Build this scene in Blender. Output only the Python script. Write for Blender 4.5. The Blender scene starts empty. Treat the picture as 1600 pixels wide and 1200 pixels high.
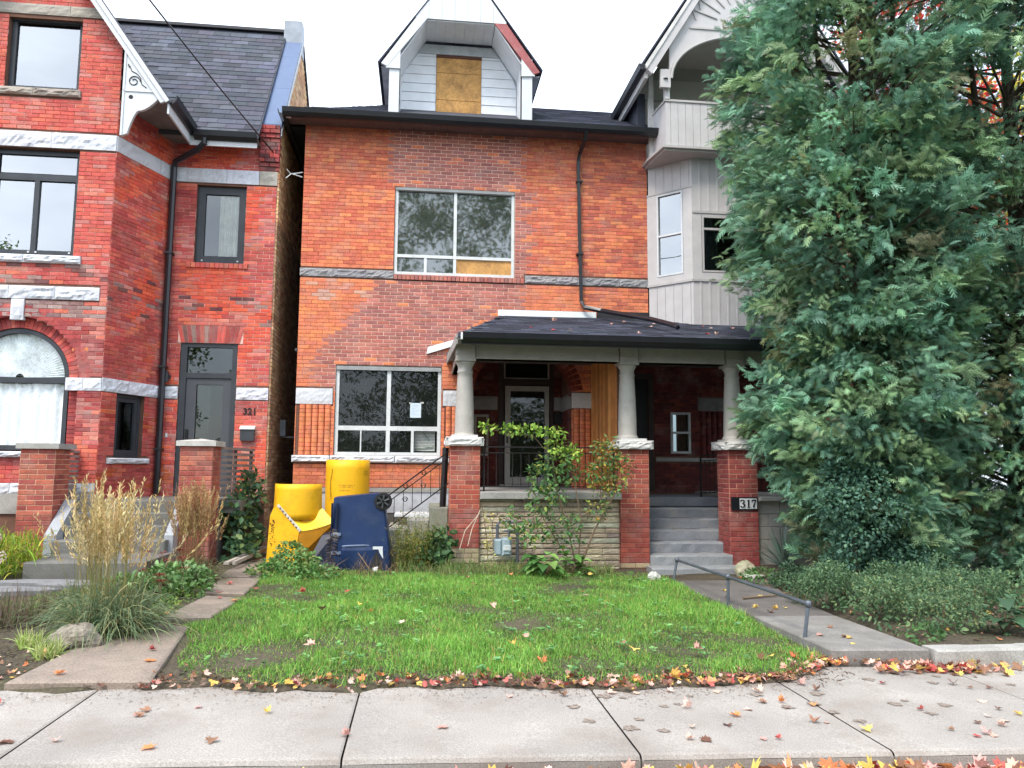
import bpy, math, random
import numpy as np
from mathutils import Vector, Matrix, noise
random.seed(7); rng = np.random.default_rng(7)
SC = bpy.context.scene; COL = SC.collection

# ------------------------------------------------------------------ camera
cam = bpy.data.cameras.new('camera'); camo = bpy.data.objects.new('camera', cam); COL.objects.link(camo)
cam.sensor_fit = 'HORIZONTAL'; cam.sensor_width = 36; cam.lens = 27.295; cam.clip_end = 600; cam.clip_start = .05
yaw, pit, rol = .1152, .1069, -.0073
f = Vector((math.sin(yaw)*math.cos(pit), math.cos(yaw)*math.cos(pit), math.sin(pit)))
r = Vector((math.cos(yaw), -math.sin(yaw), 0)); d = f.cross(r)
r2 = r*math.cos(rol)+d*math.sin(rol); d2 = -r*math.sin(rol)+d*math.cos(rol)
camo.matrix_world = Matrix(((r2.x, -d2.x, -f.x, 2.2195), (r2.y, -d2.y, -f.y, -13.9894), (r2.z, -d2.z, -f.z, 1.65), (0, 0, 0, 1)))
SC.camera = camo
CAM = Vector((2.2195, -13.9894, 1.65))

# ------------------------------------------------------------------ sky, sun, exposure
SUN_EL, SUN_AZ = math.radians(56), math.radians(214)     # soft light from the street side, to the left
w = bpy.data.worlds.new('World'); SC.world = w; w.use_nodes = True
nt = w.node_tree; nt.nodes.clear()
def N(t, typ, **kw):
    n = t.nodes.new(typ)
    for k, v in kw.items(): setattr(n, k, v)
    return n
out = N(nt, 'ShaderNodeOutputWorld'); bg = N(nt, 'ShaderNodeBackground')
sky = N(nt, 'ShaderNodeTexSky', sky_type='NISHITA', sun_disc=False, sun_elevation=SUN_EL, sun_rotation=SUN_AZ, air_density=1.0, dust_density=2.0)
tc = N(nt, 'ShaderNodeTexCoord'); mp = N(nt, 'ShaderNodeMapping'); mp.inputs['Scale'].default_value = (1, 1, 2.2)
ns = N(nt, 'ShaderNodeTexNoise'); ns.inputs['Scale'].default_value = 2.3; ns.inputs['Detail'].default_value = 5; ns.inputs['Roughness'].default_value = .55
rp = N(nt, 'ShaderNodeValToRGB'); rp.color_ramp.elements[0].position = .36; rp.color_ramp.elements[0].color = (.42, .42, .42, 1)
rp.color_ramp.elements[1].position = .56; rp.color_ramp.elements[1].color = (1, 1, 1, 1)
mx = N(nt, 'ShaderNodeMix', data_type='RGBA'); mx.inputs[7].default_value = (10.4, 11.6, 13.2, 1)
L = nt.links.new
L(tc.outputs['Generated'], mp.inputs[0]); L(mp.outputs[0], ns.inputs['Vector']); L(ns.outputs['Fac'], rp.inputs[0])
L(rp.outputs['Color'], mx.inputs[0]); L(sky.outputs[0], mx.inputs[6]); L(mx.outputs[2], bg.inputs[0])
bg.inputs[1].default_value = .1; L(bg.outputs[0], out.inputs[0])
sl = bpy.data.lights.new('sun', 'SUN'); sl.energy = 1.5; sl.angle = math.radians(18); sl.color = (1, .92, .80)
so = bpy.data.objects.new('sun', sl); COL.objects.link(so)
sd = Vector((math.sin(SUN_AZ)*math.cos(SUN_EL), math.cos(SUN_AZ)*math.cos(SUN_EL), math.sin(SUN_EL)))
so.rotation_euler = sd.to_track_quat('Z', 'Y').to_euler(); so.location = sd*60
SC.view_settings.view_transform = 'Standard'; SC.view_settings.look = 'None'; SC.view_settings.gamma = 1
SC.view_settings.use_curve_mapping = False; SC.view_settings.exposure = 1.17
SC.render.engine = 'CYCLES'; SC.cycles.max_bounces = 7; SC.cycles.sample_clamp_indirect = 4; w.cycles.sampling_method = 'MANUAL'; w.cycles.sample_map_resolution = 1024; SC.cycles.transparent_max_bounces = 12
SC.cycles.use_denoising = True; SC.cycles.denoising_prefilter = 'ACCURATE'; SC.cycles.denoising_input_passes = 'RGB_ALBEDO_NORMAL'; SC.cycles.denoising_quality = 'HIGH'

# ------------------------------------------------------------------ materials
def lin(r, g, b):
    g_ = lambda x: ((x/255+.055)/1.055)**2.4 if x > 10 else x/255/12.92
    return (g_(r), g_(g), g_(b))
MATS = {}
def mat(name, col=(.5, .5, .5), rough=.75, src='flat', var=.16, vs=5, fine=.12, fs=60, bump=.15, bs=70, bd=.004, metal=0, spec=.35,
        stain=None, trans=0):
    """procedural: base colour (flat, from the mesh's Col attribute or from the object's colour) broken up by two noises, stains and a bump"""
    if name in MATS: return MATS[name]
    m = bpy.data.materials.new(name); m.use_nodes = True; t = m.node_tree; t.nodes.clear(); L = t.links.new
    o = N(t, 'ShaderNodeOutputMaterial'); b = N(t, 'ShaderNodeBsdfPrincipled')
    b.inputs['Roughness'].default_value = rough; b.inputs['Metallic'].default_value = metal; b.inputs['Specular IOR Level'].default_value = spec
    g = N(t, 'ShaderNodeNewGeometry')
    if src == 'attr': s = N(t, 'ShaderNodeAttribute'); s.attribute_name = 'Col'; c = s.outputs['Color']
    elif src == 'obj': s = N(t, 'ShaderNodeObjectInfo'); c = s.outputs['Color']
    else: s = N(t, 'ShaderNodeRGB'); s.outputs[0].default_value = (*col, 1); c = s.outputs[0]
    for sc, am in ((vs, var), (fs, fine)):
        if am <= 0: continue
        n = N(t, 'ShaderNodeTexNoise'); n.inputs['Scale'].default_value = sc; n.inputs['Detail'].default_value = 3
        L(g.outputs['Position'], n.inputs['Vector'])
        mr = N(t, 'ShaderNodeMapRange'); mr.inputs[1].default_value = .3; mr.inputs[2].default_value = .7
        mr.inputs[3].default_value = 1-am; mr.inputs[4].default_value = 1+am; L(n.outputs['Fac'], mr.inputs[0])
        x = N(t, 'ShaderNodeVectorMath', operation='SCALE'); L(c, x.inputs[0]); L(mr.outputs[0], x.inputs['Scale']); c = x.outputs[0]
    if stain:
        scol, amt, ssc = stain
        n = N(t, 'ShaderNodeTexNoise'); n.inputs['Scale'].default_value = ssc; n.inputs['Detail'].default_value = 6; n.inputs['Roughness'].default_value = .65
        L(g.outputs['Position'], n.inputs['Vector'])
        mr = N(t, 'ShaderNodeMapRange'); mr.inputs[1].default_value = .5; mr.inputs[2].default_value = .72; mr.inputs[3].default_value = 0; mr.inputs[4].default_value = amt
        L(n.outputs['Fac'], mr.inputs[0])
        x = N(t, 'ShaderNodeMix', data_type='RGBA'); L(mr.outputs[0], x.inputs[0]); L(c, x.inputs[6]); x.inputs[7].default_value = (*scol, 1); c = x.outputs[2]
    L(c, b.inputs['Base Color'])
    if bump:
        n = N(t, 'ShaderNodeTexNoise'); n.inputs['Scale'].default_value = bs; n.inputs['Detail'].default_value = 4
        L(g.outputs['Position'], n.inputs['Vector'])
        bp = N(t, 'ShaderNodeBump'); bp.inputs['Strength'].default_value = bump; bp.inputs['Distance'].default_value = bd
        L(n.outputs['Fac'], bp.inputs['Height']); L(bp.outputs[0], b.inputs['Normal'])
    sh = b.outputs[0]
    if trans:
        tl = N(t, 'ShaderNodeBsdfTranslucent'); L(c, tl.inputs['Color'])
        ms = N(t, 'ShaderNodeMixShader'); ms.inputs[0].default_value = trans; L(sh, ms.inputs[1]); L(tl.outputs[0], ms.inputs[2]); sh = ms.outputs[0]
    L(sh, o.inputs[0]); MATS[name] = m
    return m
def glass(name, tint, ior, rough=.0, bumpy=.012, haze=0, haze_col=(.3, .33, .32)):
    """thin window pane: clear where seen square on, mirror-like by its Fresnel reflectance, very slightly wavy"""
    m = bpy.data.materials.new(name); m.use_nodes = True; t = m.node_tree; t.nodes.clear(); L = t.links.new
    o = N(t, 'ShaderNodeOutputMaterial'); tr = N(t, 'ShaderNodeBsdfTransparent'); tr.inputs[0].default_value = (*tint, 1)
    gl = N(t, 'ShaderNodeBsdfGlossy'); gl.inputs['Roughness'].default_value = rough
    fr = N(t, 'ShaderNodeFresnel'); fr.inputs[0].default_value = ior
    g = N(t, 'ShaderNodeNewGeometry'); n = N(t, 'ShaderNodeTexNoise'); n.inputs['Scale'].default_value = 2.2
    L(g.outputs['Position'], n.inputs['Vector'])
    bp = N(t, 'ShaderNodeBump'); bp.inputs['Strength'].default_value = .045; bp.inputs['Distance'].default_value = bumpy; L(n.outputs['Fac'], bp.inputs['Height'])
    L(bp.outputs[0], gl.inputs['Normal'])
    ms = N(t, 'ShaderNodeMixShader'); L(tr.outputs[0], ms.inputs[1])
    if ior < 1.4: ms.inputs[0].default_value = .06      # clear pane: no total reflection on its inner face
    else: L(fr.outputs[0], ms.inputs[0])
    L(gl.outputs[0], ms.inputs[2]); sh = ms.outputs[0]
    if haze:  # pale grey-green haze painted over the pane to lift its dark reflections
        df = N(t, 'ShaderNodeBsdfDiffuse'); df.inputs[0].default_value = (*haze_col, 1); m2 = N(t, 'ShaderNodeMixShader'); m2.inputs[0].default_value = haze
        L(sh, m2.inputs[1]); L(df.outputs[0], m2.inputs[2]); sh = m2.outputs[0]
    L(sh, o.inputs[0])
    return m

M_BRICK = mat('brick_each', src='obj', rough=.85, var=.14, vs=9, fine=.22, fs=55, bump=.5, bs=90, stain=((.42, .34, .30), .35, 2.6))
M_BRICKS = mat('brick_joined', src='attr', rough=.85, var=.14, vs=9, fine=.22, fs=55, bump=.5, bs=90, stain=((.42, .34, .30), .35, 2.6))
M_MORT = mat('mortar', src='attr', rough=.95, var=.15, bump=.4, bs=120)
M_STONE = mat('rock_faced_stone', src='attr', rough=.85, var=.12, vs=4, fine=.14, fs=30, bump=.6, bs=28, bd=.012, stain=((.16, .155, .15), .6, 7))
M_SHIN = mat('shingle_each', src='obj', rough=.9, var=.15, fine=.3, fs=180, bump=.4, bs=220)
M_SHINS = mat('shingle_joined', src='attr', rough=.9, var=.15, fine=.3, fs=180, bump=.4, bs=220)
M_LEAF = mat('leaf', src='attr', rough=.55, var=.18, vs=3, fine=0, bump=0, trans=.28, spec=.35)
M_CEDAR = mat('cedar_leaf', src='attr', rough=.6, var=.2, vs=2.2, fine=0, bump=0, trans=.3, spec=.3)
M_FALL = mat('fallen_leaf_each', src='obj', rough=.6, var=.1, vs=30, fine=.2, fs=90, bump=.2, bs=60, trans=.2)
M_FALLS = mat('fallen_leaf_joined', src='attr', rough=.6, var=.1, vs=30, fine=.2, fs=90, bump=0, trans=.2)
M_BARK = mat('bark', (.10, .075, .055), rough=.95, var=.3, vs=8, bump=.8, bs=30, bd=.02)
M_TWIG = mat('twig', (.16, .11, .07), rough=.9, bump=.2)
M_BLACK = mat('black_metal', (.012, .013, .017), rough=.35, var=.2, fine=.05, bump=.05, spec=.5)
M_IRON = mat('wrought_iron', (.015, .014, .014), rough=.5, bump=.2)
M_GREYF = mat('charcoal_frame', (.045, .05, .058), rough=.45, bump=.03, fine=.05)
M_WHITE = mat('white_paint', (.62, .64, .66), rough=.5, var=.05, fine=.05, bump=.08, bs=30, stain=((.45, .43, .4), .35, 5))
M_ALU = mat('old_white_frame', (.66, .68, .68), rough=.45, var=.06, fine=.06, bump=.05, stain=((.4, .39, .36), .4, 9))
M_BEIGE = mat('greige_paint', (.42, .395, .36), rough=.55, var=.07, fine=.06, bump=.12, bs=25, stain=((.25, .22, .19), .45, 6))
M_TAUPE = mat('taupe_boards', (.50, .48, .48), rough=.6, var=.06, fine=.05, bump=.1, bs=30)
M_TAUPET = mat('taupe_trim', (.44, .42, .41), rough=.55, var=.06, fine=.05, bump=.08)
M_CONC = mat('concrete', (.36, .345, .32), rough=.9, var=.16, vs=2.5, fine=.22, fs=70, bump=.5, bs=80, stain=((.19, .175, .16), .55, 3))
M_WALK = mat('sidewalk_concrete', (.325, .295, .268), rough=.9, var=.15, vs=1.3, fine=.26, fs=110, bump=.5, bs=140, stain=((.23, .185, .155), .65, 1.9))
M_DCONC = mat('dark_concrete', (.135, .12, .11), rough=.92, var=.22, vs=3, fine=.22, fs=60, bump=.5, bs=60, stain=((.10, .095, .08), .6, 3))
M_STEP = mat('grey_painted_step', (.22, .235, .265), rough=.8, var=.14, vs=4, fine=.14, fs=60, bump=.5, bs=45, bd=.008, stain=((.30, .27, .22), .6, 4))
M_DARK = mat('dark_room', (.03, .03, .034), rough=.9, bump=0)
M_GLASS = glass('pane_glass', (.62, .68, .68), 1.75)
M_GLASSD = glass('old_hazed_pane', (.45, .5, .5), 1.5, .02, .02, .03)
M_GLASSB = glass('bright_pane', (.75, .8, .82), 4.5)

# ------------------------------------------------------------------ mesh helpers
class Frame:
    """wall frame: u along the wall, d outwards, z up"""
    def __init__(s, o, u, n): s.o = Vector((o[0], o[1], 0)); s.u = Vector((u[0], u[1], 0)).normalized(); s.n = Vector((n[0], n[1], 0)).normalized()
    def __call__(s, u, z, d=0): p = s.o+s.u*u+s.n*d; return (p.x, p.y, z)
    def ang(s): return math.atan2(s.u.y, s.u.x)
class MB:
    def __init__(s): s.v = []; s.f = []; s.c = []; s.col = (1, 1, 1)
    def add(s, vs, fs, col=None):
        b = len(s.v); s.v += [tuple(v) for v in vs]; s.f += [tuple(i+b for i in q) for q in fs]; s.c += [col or s.col]*len(vs); return s
    def hexa(s, p, col=None):        # p: bottom 4 (ccw from above) then top 4
        return s.add(p, [(3, 2, 1, 0), (4, 5, 6, 7), (0, 1, 5, 4), (1, 2, 6, 5), (2, 3, 7, 6), (3, 0, 4, 7)], col)
    def box(s, x0, x1, y0, y1, z0, z1, col=None):
        return s.hexa([(x0, y0, z0), (x1, y0, z0), (x1, y1, z0), (x0, y1, z0), (x0, y0, z1), (x1, y0, z1), (x1, y1, z1), (x0, y1, z1)], col)
    def fbox(s, F, u0, u1, z0, z1, d0, d1, col=None):    # d1 > d0 : d1 is the outer face
        return s.hexa([F(u0, z0, d1), F(u1, z0, d1), F(u1, z0, d0), F(u0, z0, d0), F(u0, z1, d1), F(u1, z1, d1), F(u1, z1, d0), F(u0, z1, d0)], col)
    def bev(s, x0, x1, y0, y1, z0, z1, b, col=None):     # box with a chamfered front (-y) and top rim
        p = [(x0, y1, z0), (x1, y1, z0), (x1, y1, z1), (x0, y1, z1), (x0, y0+b, z0), (x1, y0+b, z0), (x1, y0+b, z1), (x0, y0+b, z1),
             (x0+b, y0, z0+b), (x1-b, y0, z0+b), (x1-b, y0, z1-b), (x0+b, y0, z1-b)]
        return s.add(p, [(0, 3, 2, 1), (0, 1, 5, 4), (1, 2, 6, 5), (2, 3, 7, 6), (3, 0, 4, 7), (4, 5, 9, 8), (5, 6, 10, 9), (6, 7, 11, 10), (7, 4, 8, 11), (8, 9, 10, 11)], col)
    def prism(s, pts, vec, col=None):                    # closed polygon pts (3-D, planar) pushed along vec
        n = len(pts); v = [Vector(p) for p in pts]; e = Vector(vec)
        return s.add([*v, *[p+e for p in v]], [tuple(range(n-1, -1, -1)), tuple(range(n, 2*n))]+[(i, (i+1) % n, (i+1) % n+n, i+n) for i in range(n)], col)
    def tube(s, pts, rad, n=8, col=None, cap=True):
        P = [Vector(p) for p in pts]; rr = rad if isinstance(rad, (list, tuple)) else [rad]*len(P); b = len(s.v); up = None
        for i, p in enumerate(P):
            t = (P[min(i+1, len(P)-1)]-P[max(i-1, 0)]).normalized()
            if up is None: up = t.orthogonal().normalized()
            up = (up-t*up.dot(t)); up = up.normalized() if up.length > 1e-6 else t.orthogonal().normalized()
            q = t.cross(up)
            for k in range(n):
                a = 2*math.pi*k/n; s.v.append(tuple(p+(up*math.cos(a)+q*math.sin(a))*rr[i])); s.c.append(col or s.col)
        for i in range(len(P)-1):
            for k in range(n): s.f.append((b+i*n+k, b+i*n+(k+1) % n, b+(i+1)*n+(k+1) % n, b+(i+1)*n+k))
        if cap: s.f.append(tuple(b+k for k in range(n-1, -1, -1))); s.f.append(tuple(b+(len(P)-1)*n+k for k in range(n)))
        return s
    def lathe(s, prof, c, n=24, col=None, a0=0, a1=2*math.pi):
        b = len(s.v); full = abs(a1-a0-2*math.pi) < 1e-6; m = n if full else n+1
        for (rd, z) in prof:
            for k in range(m):
                a = a0+(a1-a0)*k/n; s.v.append((c[0]+rd*math.cos(a), c[1]+rd*math.sin(a), c[2]+z)); s.c.append(col or s.col)
        for i in range(len(prof)-1):
            for k in range(n):
                k2 = (k+1) % m; s.f.append((b+i*m+k, b+i*m+k2, b+(i+1)*m+k2, b+(i+1)*m+k))
        return s
    def build(s, name, m, parent=None, smooth=False, **props):
        me = bpy.data.meshes.new(name); off = origin_of(parent)
        me.from_pydata([(a-off[0], b-off[1], c-off[2]) for a, b, c in s.v], [], s.f); me.update()
        a = me.color_attributes.new('Col', 'FLOAT_COLOR', 'POINT'); a.data.foreach_set('color', [x for c in s.c for x in (*c[:3], 1)])
        if smooth: me.polygons.foreach_set('use_smooth', [True]*len(me.polygons))
        return link(name, me, m, parent, **props)
ORG = {}
def origin_of(p): return ORG.get(p.name, (0, 0, 0)) if p is not None else (0, 0, 0)
def link(name, me, m, parent=None, **props):
    o = bpy.data.objects.new(name, me); COL.objects.link(o)
    if m is not None:
        if len(me.materials) == 0: me.materials.append(m)
    if parent is not None: o.parent = parent; ORG[o.name] = origin_of(parent)
    for k, v in props.items(): o[k] = v
    return o
def thing(name, label, cat, loc, group=None):
    o = bpy.data.objects.new(name, None); COL.objects.link(o); o.location = loc; o.empty_display_size = .2
    o['label'] = label; o['category'] = cat
    if group: o['group'] = group
    ORG[o.name] = tuple(loc); return o
def jit(c, a=.12):
    k = 1+random.uniform(-a, a); return tuple(max(0, x*k*(1+random.uniform(-a*.35, a*.35))) for x in c)
def mixc(a, b, t): return tuple(x*(1-t)+y*t for x, y in zip(a, b))

# shared unit meshes --------------------------------------------------------
def unit_brick(k, wb=.205, hb=.06):
    cx, cz = .004/wb, .004/hb; R = lambda a: random.uniform(-a, a)
    p = [(-.5, .03, -.5), (.5, .03, -.5), (.5, .03, .5), (-.5, .03, .5), (-.5, .004, -.5), (.5, .004, -.5), (.5, .004, .5), (-.5, .004, .5),
         (-.5+cx+abs(R(.006)), R(.0015), -.5+cz+abs(R(.02))), (.5-cx-abs(R(.006)), R(.0015), -.5+cz+abs(R(.02))), (.5-cx-abs(R(.006)), R(.0015), .5-cz-abs(R(.02))), (-.5+cx+abs(R(.006)), R(.0015), .5-cz-abs(R(.02)))]
    fs = [(0, 1, 5, 4), (1, 2, 6, 5), (2, 3, 7, 6), (3, 0, 4, 7), (4, 5, 9, 8), (5, 6, 10, 9), (6, 7, 11, 10), (7, 4, 8, 11), (8, 9, 10, 11)]
    return p, fs
UB = []
for k in range(6):
    p, fs = unit_brick(k); me = bpy.data.meshes.new('brick'); me.from_pydata(p, [], fs); me.materials.append(M_BRICK); UB.append((me, p, fs))

class Masonry:
    """collects the bricks of one thing; the 300 that show largest become objects, the others one joined part"""
    def __init__(s): s.b = []; s.m = MB()
    def wall(s, F, u0, u1, z0, z1, holes=(), colf=None, course=.068, blen=.215, seed=0, weight=1., clip=None, bond=.5, proud=.006, back=True):
        rd = random.Random(seed); nz = max(1, round((z1-z0)/course)); ch = (z1-z0)/nz
        for k in range(nz):
            za, zb = z0+k*ch, z0+(k+1)*ch; zm = (za+zb)/2
            iv = [(u0, u1)]
            if clip: iv = clip(zm)
            for h in holes:
                hv = h(zm)
                if hv is None: continue
                nv = []
                for a, b in iv:
                    if hv[1] <= a or hv[0] >= b: nv.append((a, b)); continue
                    if hv[0] > a+.012: nv.append((a, hv[0]))
                    if hv[1] < b-.012: nv.append((hv[1], b))
                iv = nv
            ph = (k % 2)*bond*blen+rd.uniform(-.012, .012)
            for a, b in iv:
                e = math.floor((a-u0-ph)/blen)*blen+u0+ph
                while e < b-1e-6:
                    ea, eb = max(a, e), min(b, e+blen)
                    if 0 < a-e and eb-ea < .05 and eb < b: ea = a; eb2 = min(b, e+2*blen); eb = eb2; e += blen
                    elif b-(e+blen) < .05 and b > e+blen: eb = b; e += blen
                    e += blen
                    if eb-ea < .015: continue
                    col, jt, mc = colf((ea+eb)/2, zm, rd)
                    s.b.append((F, ea+jt/2, eb-jt/2, za+jt/2, zb-jt/2, col, proud+rd.uniform(-.0015, .0025), weight((ea+eb)/2, zm) if callable(weight) else weight))
                    s.m.add([F(ea, za, -.001), F(eb, za, -.001), F(eb, zb, -.001), F(ea, zb, -.001)], [(0, 1, 2, 3)], mc)
    def single(s, F, u0, u1, z0, z1, col, d=.006, weight=1.): s.b.append((F, u0, u1, z0, z1, col, d, weight))
    def finish(s, parent, limit=300, mortar=True):
        def size(q):
            F, a, b, za, zb, col, dd, wt = q; p = Vector(F((a+b)/2, (za+zb)/2)); v = CAM-p
            return wt*(b-a)*(zb-za)*abs(v.normalized().dot(F.n))/v.length_squared
        s.b.sort(key=size, reverse=True); off = origin_of(parent); J = MB()
        for i, (F, a, b, za, zb, col, dd, wt) in enumerate(s.b):
            if i < limit:
                o = bpy.data.objects.new('brick', UB[i % 6][0]); COL.objects.link(o); o.parent = parent
                p = F((a+b)/2, (za+zb)/2, dd); o.location = (p[0]-off[0], p[1]-off[1], p[2]-off[2])
                o.rotation_euler = (0, 0, F.ang()); o.scale = (b-a, -1 if F.u.x*F.n.y-F.u.y*F.n.x > 0 else 1, zb-za); o.color = (*col, 1)
            else:
                _, p, fs = UB[i % 6]; um, zm = (a+b)/2, (za+zb)/2
                J.add([F(um+x*(b-a), zm+z*(zb-za), dd-y) for x, y, z in p], fs, col)
        if J.v: J.build('brickwork', M_BRICKS, parent, kind='stuff')
        if mortar and s.m.v: s.m.build('mortar', M_MORT, parent, kind='stuff')

def rect(u0, u1, z0, z1): return lambda z: (u0, u1) if z0 < z < z1 else None
def arch(uc, rad, zs, z0):
    def h(z):
        if z < z0 or z > zs+rad: return None
        if z < zs: return (uc-rad, uc+rad)
        q = math.sqrt(max(0, rad*rad-(z-zs)**2)); return (uc-q, uc+q)
    return h
def core(mb, F, u0, u1, z0, z1, holes, d0, d1, col=(.2, .1, .07)):
    """solid wall behind the bricks, cut round rectangular holes (u0,u1,z0,z1)"""
    us = sorted({u0, u1, *[min(max(h[i], u0), u1) for h in holes for i in (0, 1)]}); zs = sorted({z0, z1, *[min(max(h[i], z0), z1) for h in holes for i in (2, 3)]})
    for i in range(len(us)-1):
        run = None
        for j in range(len(zs)-1):
            um, zm = (us[i]+us[i+1])/2, (zs[j]+zs[j+1])/2
            inside = any(h[0] < um < h[1] and h[2] < zm < h[3] for h in holes)
            if not inside:
                run = (run[0], zs[j+1]) if run else (zs[j], zs[j+1])
            if (inside or j == len(zs)-2) and run:
                mb.fbox(F, us[i], us[i+1], run[0], run[1], d0, d1, col); run = None
def rock(parent, F, u0, u1, z0, z1, d, col, name='stone_block', amp=.018, m=None, back=-.05):
    """one rock-faced block"""
    nu = max(4, int((u1-u0)/.045)); nz = 5; mb = MB(); g = .003; sd = random.uniform(0, 99)
    vs = []; fs = []
    for j in range(nz+1):
        for i in range(nu+1):
            e = 0 if i in (0, nu) or j in (0, nz) else d*.5+amp*(1.5*noise.noise(Vector((i*.31, j*.55, sd)))+.8*noise.noise(Vector((i*.9, j*1.2, sd+7)))+random.uniform(-.35, .35))
            vs.append(F(u0+g+(u1-u0-2*g)*i/nu, z0+g+(z1-z0-2*g)*j/nz, (d*.62 if e == 0 else d+e-d*.5)))
    for j in range(nz):
        for i in range(nu): q = j*(nu+1)+i; fs.append((q, q+1, q+nu+2, q+nu+1))
    mb.add(vs, fs, col)
    mb.fbox(F, u0+g, u1-g, z0+g, z1-g, back, d*.6, col)
    return mb.build(name, m or M_STONE, parent)
def band(parent, F, u0, u1, z0, z1, d, col, lens=(.45, .95), name='stone_block', amp=.018, seed=1):
    rd = random.Random(seed); u = u0
    while u < u1-.01:
        e = min(u1, u+rd.uniform(*lens)); e = u1 if u1-e < .2 else e
        rock(parent, F, u, e, z0, z1, d, jit(col, .08), name, amp); u = e
def bar(mb, F, u0, u1, z0, z1, d0, d1): mb.fbox(F, u0, u1, z0, z1, d0, d1)
def window(parent, F, u0, u1, z0, z1, d, fw, m, panes, vbars=(), hbars=(), dep=.06, gl=None, name='window', extra=None):
    """frame with bars (one mesh) and its panes as sub-parts"""
    mb = MB()
    mb.fbox(F, u0, u1, z0, z0+fw, d-dep, d); mb.fbox(F, u0, u1, z1-fw, z1, d-dep, d)
    mb.fbox(F, u0, u0+fw, z0+fw, z1-fw, d-dep, d); mb.fbox(F, u1-fw, u1, z0+fw, z1-fw, d-dep, d)
    for (uu, ww, a, b) in vbars: mb.fbox(F, uu-ww/2, uu+ww/2, a, b, d-dep+.005, d-.004)
    for (zz, ww, a, b) in hbars: mb.fbox(F, a, b, zz-ww/2, zz+ww/2, d-dep+.002, d-.002)
    if extra: extra(mb)
    w = mb.build(name, m, parent)
    for (a, b, c, e) in panes:
        MB().fbox(F, a, b, c, e, d-dep*.75, d-dep*.75+.004).build('pane', gl or M_GLASS, w)
    return w
def foliage(name, parent, m, P, D, Nn, S, C, tv, tf, **props):
    """many copies of one small template (x along D, y sideways, z along the normal), one mesh"""
    P, D, Nn, S, C = (np.asarray(a, float) for a in (P, D, Nn, S, C)); D = D/np.maximum(np.linalg.norm(D, axis=1, keepdims=True), 1e-9)
    B = np.cross(Nn, D); B /= np.maximum(np.linalg.norm(B, axis=1, keepdims=True), 1e-9); Q = np.cross(D, B)
    if S.ndim == 1: S = np.stack([S, S], 1)
    tv = np.asarray(tv, float); K = len(tv); n = len(P); off = np.array(origin_of(parent))
    V = (P-off)[:, None, :]+S[:, None, 0:1]*tv[None, :, 0:1]*D[:, None, :]+S[:, None, 1:2]*tv[None, :, 1:2]*B[:, None, :]+S[:, None, 0:1]*tv[None, :, 2:3]*Q[:, None, :]
    F = np.asarray(tf); fv = F.shape[1]; I = (np.arange(n)[:, None, None]*K+F[None]).reshape(-1)
    me = bpy.data.meshes.new(name); me.vertices.add(n*K); me.vertices.foreach_set('co', V.reshape(-1).astype(np.float32))
    nf = n*len(F); me.loops.add(nf*fv); me.loops.foreach_set('vertex_index', I.astype(np.int32)); me.polygons.add(nf)
    me.polygons.foreach_set('loop_start', np.arange(0, nf*fv, fv, dtype=np.int32)); me.polygons.foreach_set('loop_total', np.full(nf, fv, dtype=np.int32))
    me.update(calc_edges=True)
    a = me.color_attributes.new('Col', 'FLOAT_COLOR', 'POINT'); cc = np.ones((n, K, 4), np.float32); cc[:, :, :3] = C[:, None, :]; a.data.foreach_set('color', cc.reshape(-1))
    return link(name, me, m, parent, **props)
T_LEAF = ([(0, 0, 0), (.3, .28, .05), (.3, -.28, .05), (.62, .24, .03), (.62, -.24, .03), (1, 0, -.08), (.3, 0, 0), (.62, 0, 0)],
          [(0, 6, 1, 1), (0, 2, 6, 6)])
T_LEAF = ([(0, 0, 0), (.35, .27, .06), (.4, 0, 0), (.35, -.27, .06), (1, 0, -.1), (.72, .2, .02), (.72, -.2, .02)],
          [(0, 2, 1), (0, 3, 2), (1, 2, 5), (2, 4, 5), (3, 6, 2), (2, 6, 4)])
T_DIA = ([(0, 0, 0), (.5, .25, .05), (1, 0, -.05), (.5, -.25, .05)], [(0, 3, 2, 1)])
T_BLADE = ([(0, -.5, 0), (0, .5, 0), (.4, .42, .03), (.4, -.42, .03), (.75, .25, -.06), (.75, -.25, -.06), (1, 0, -.2), (1, .02, -.2)],
           [(0, 1, 2, 3), (3, 2, 4, 5), (5, 4, 7, 6)])
def rnd_dirs(n, up=0.):
    v = rng.normal(size=(n, 3)); v[:, 2] += up; return v/np.linalg.norm(v, axis=1, keepdims=True)

def side_z(x): return .10-.02*(x-2.2)
def ground(x, y):
    zs = side_z(x)+.02; zh = .125-.012*(x-5.5); t = min(1, max(0, (y+8.35)/6.05)); z = zs+(zh-zs)*t
    xw = 6.52+.136*(y+7.7)
    if x > xw: k = min(1, (x-xw)/.08)*min(1, max(0, (y+7.66)/.08)); z = z*(1-k)+max(z, .16)*k
    elif x > 5.68: z = min(z, .08)
    return z

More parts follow.
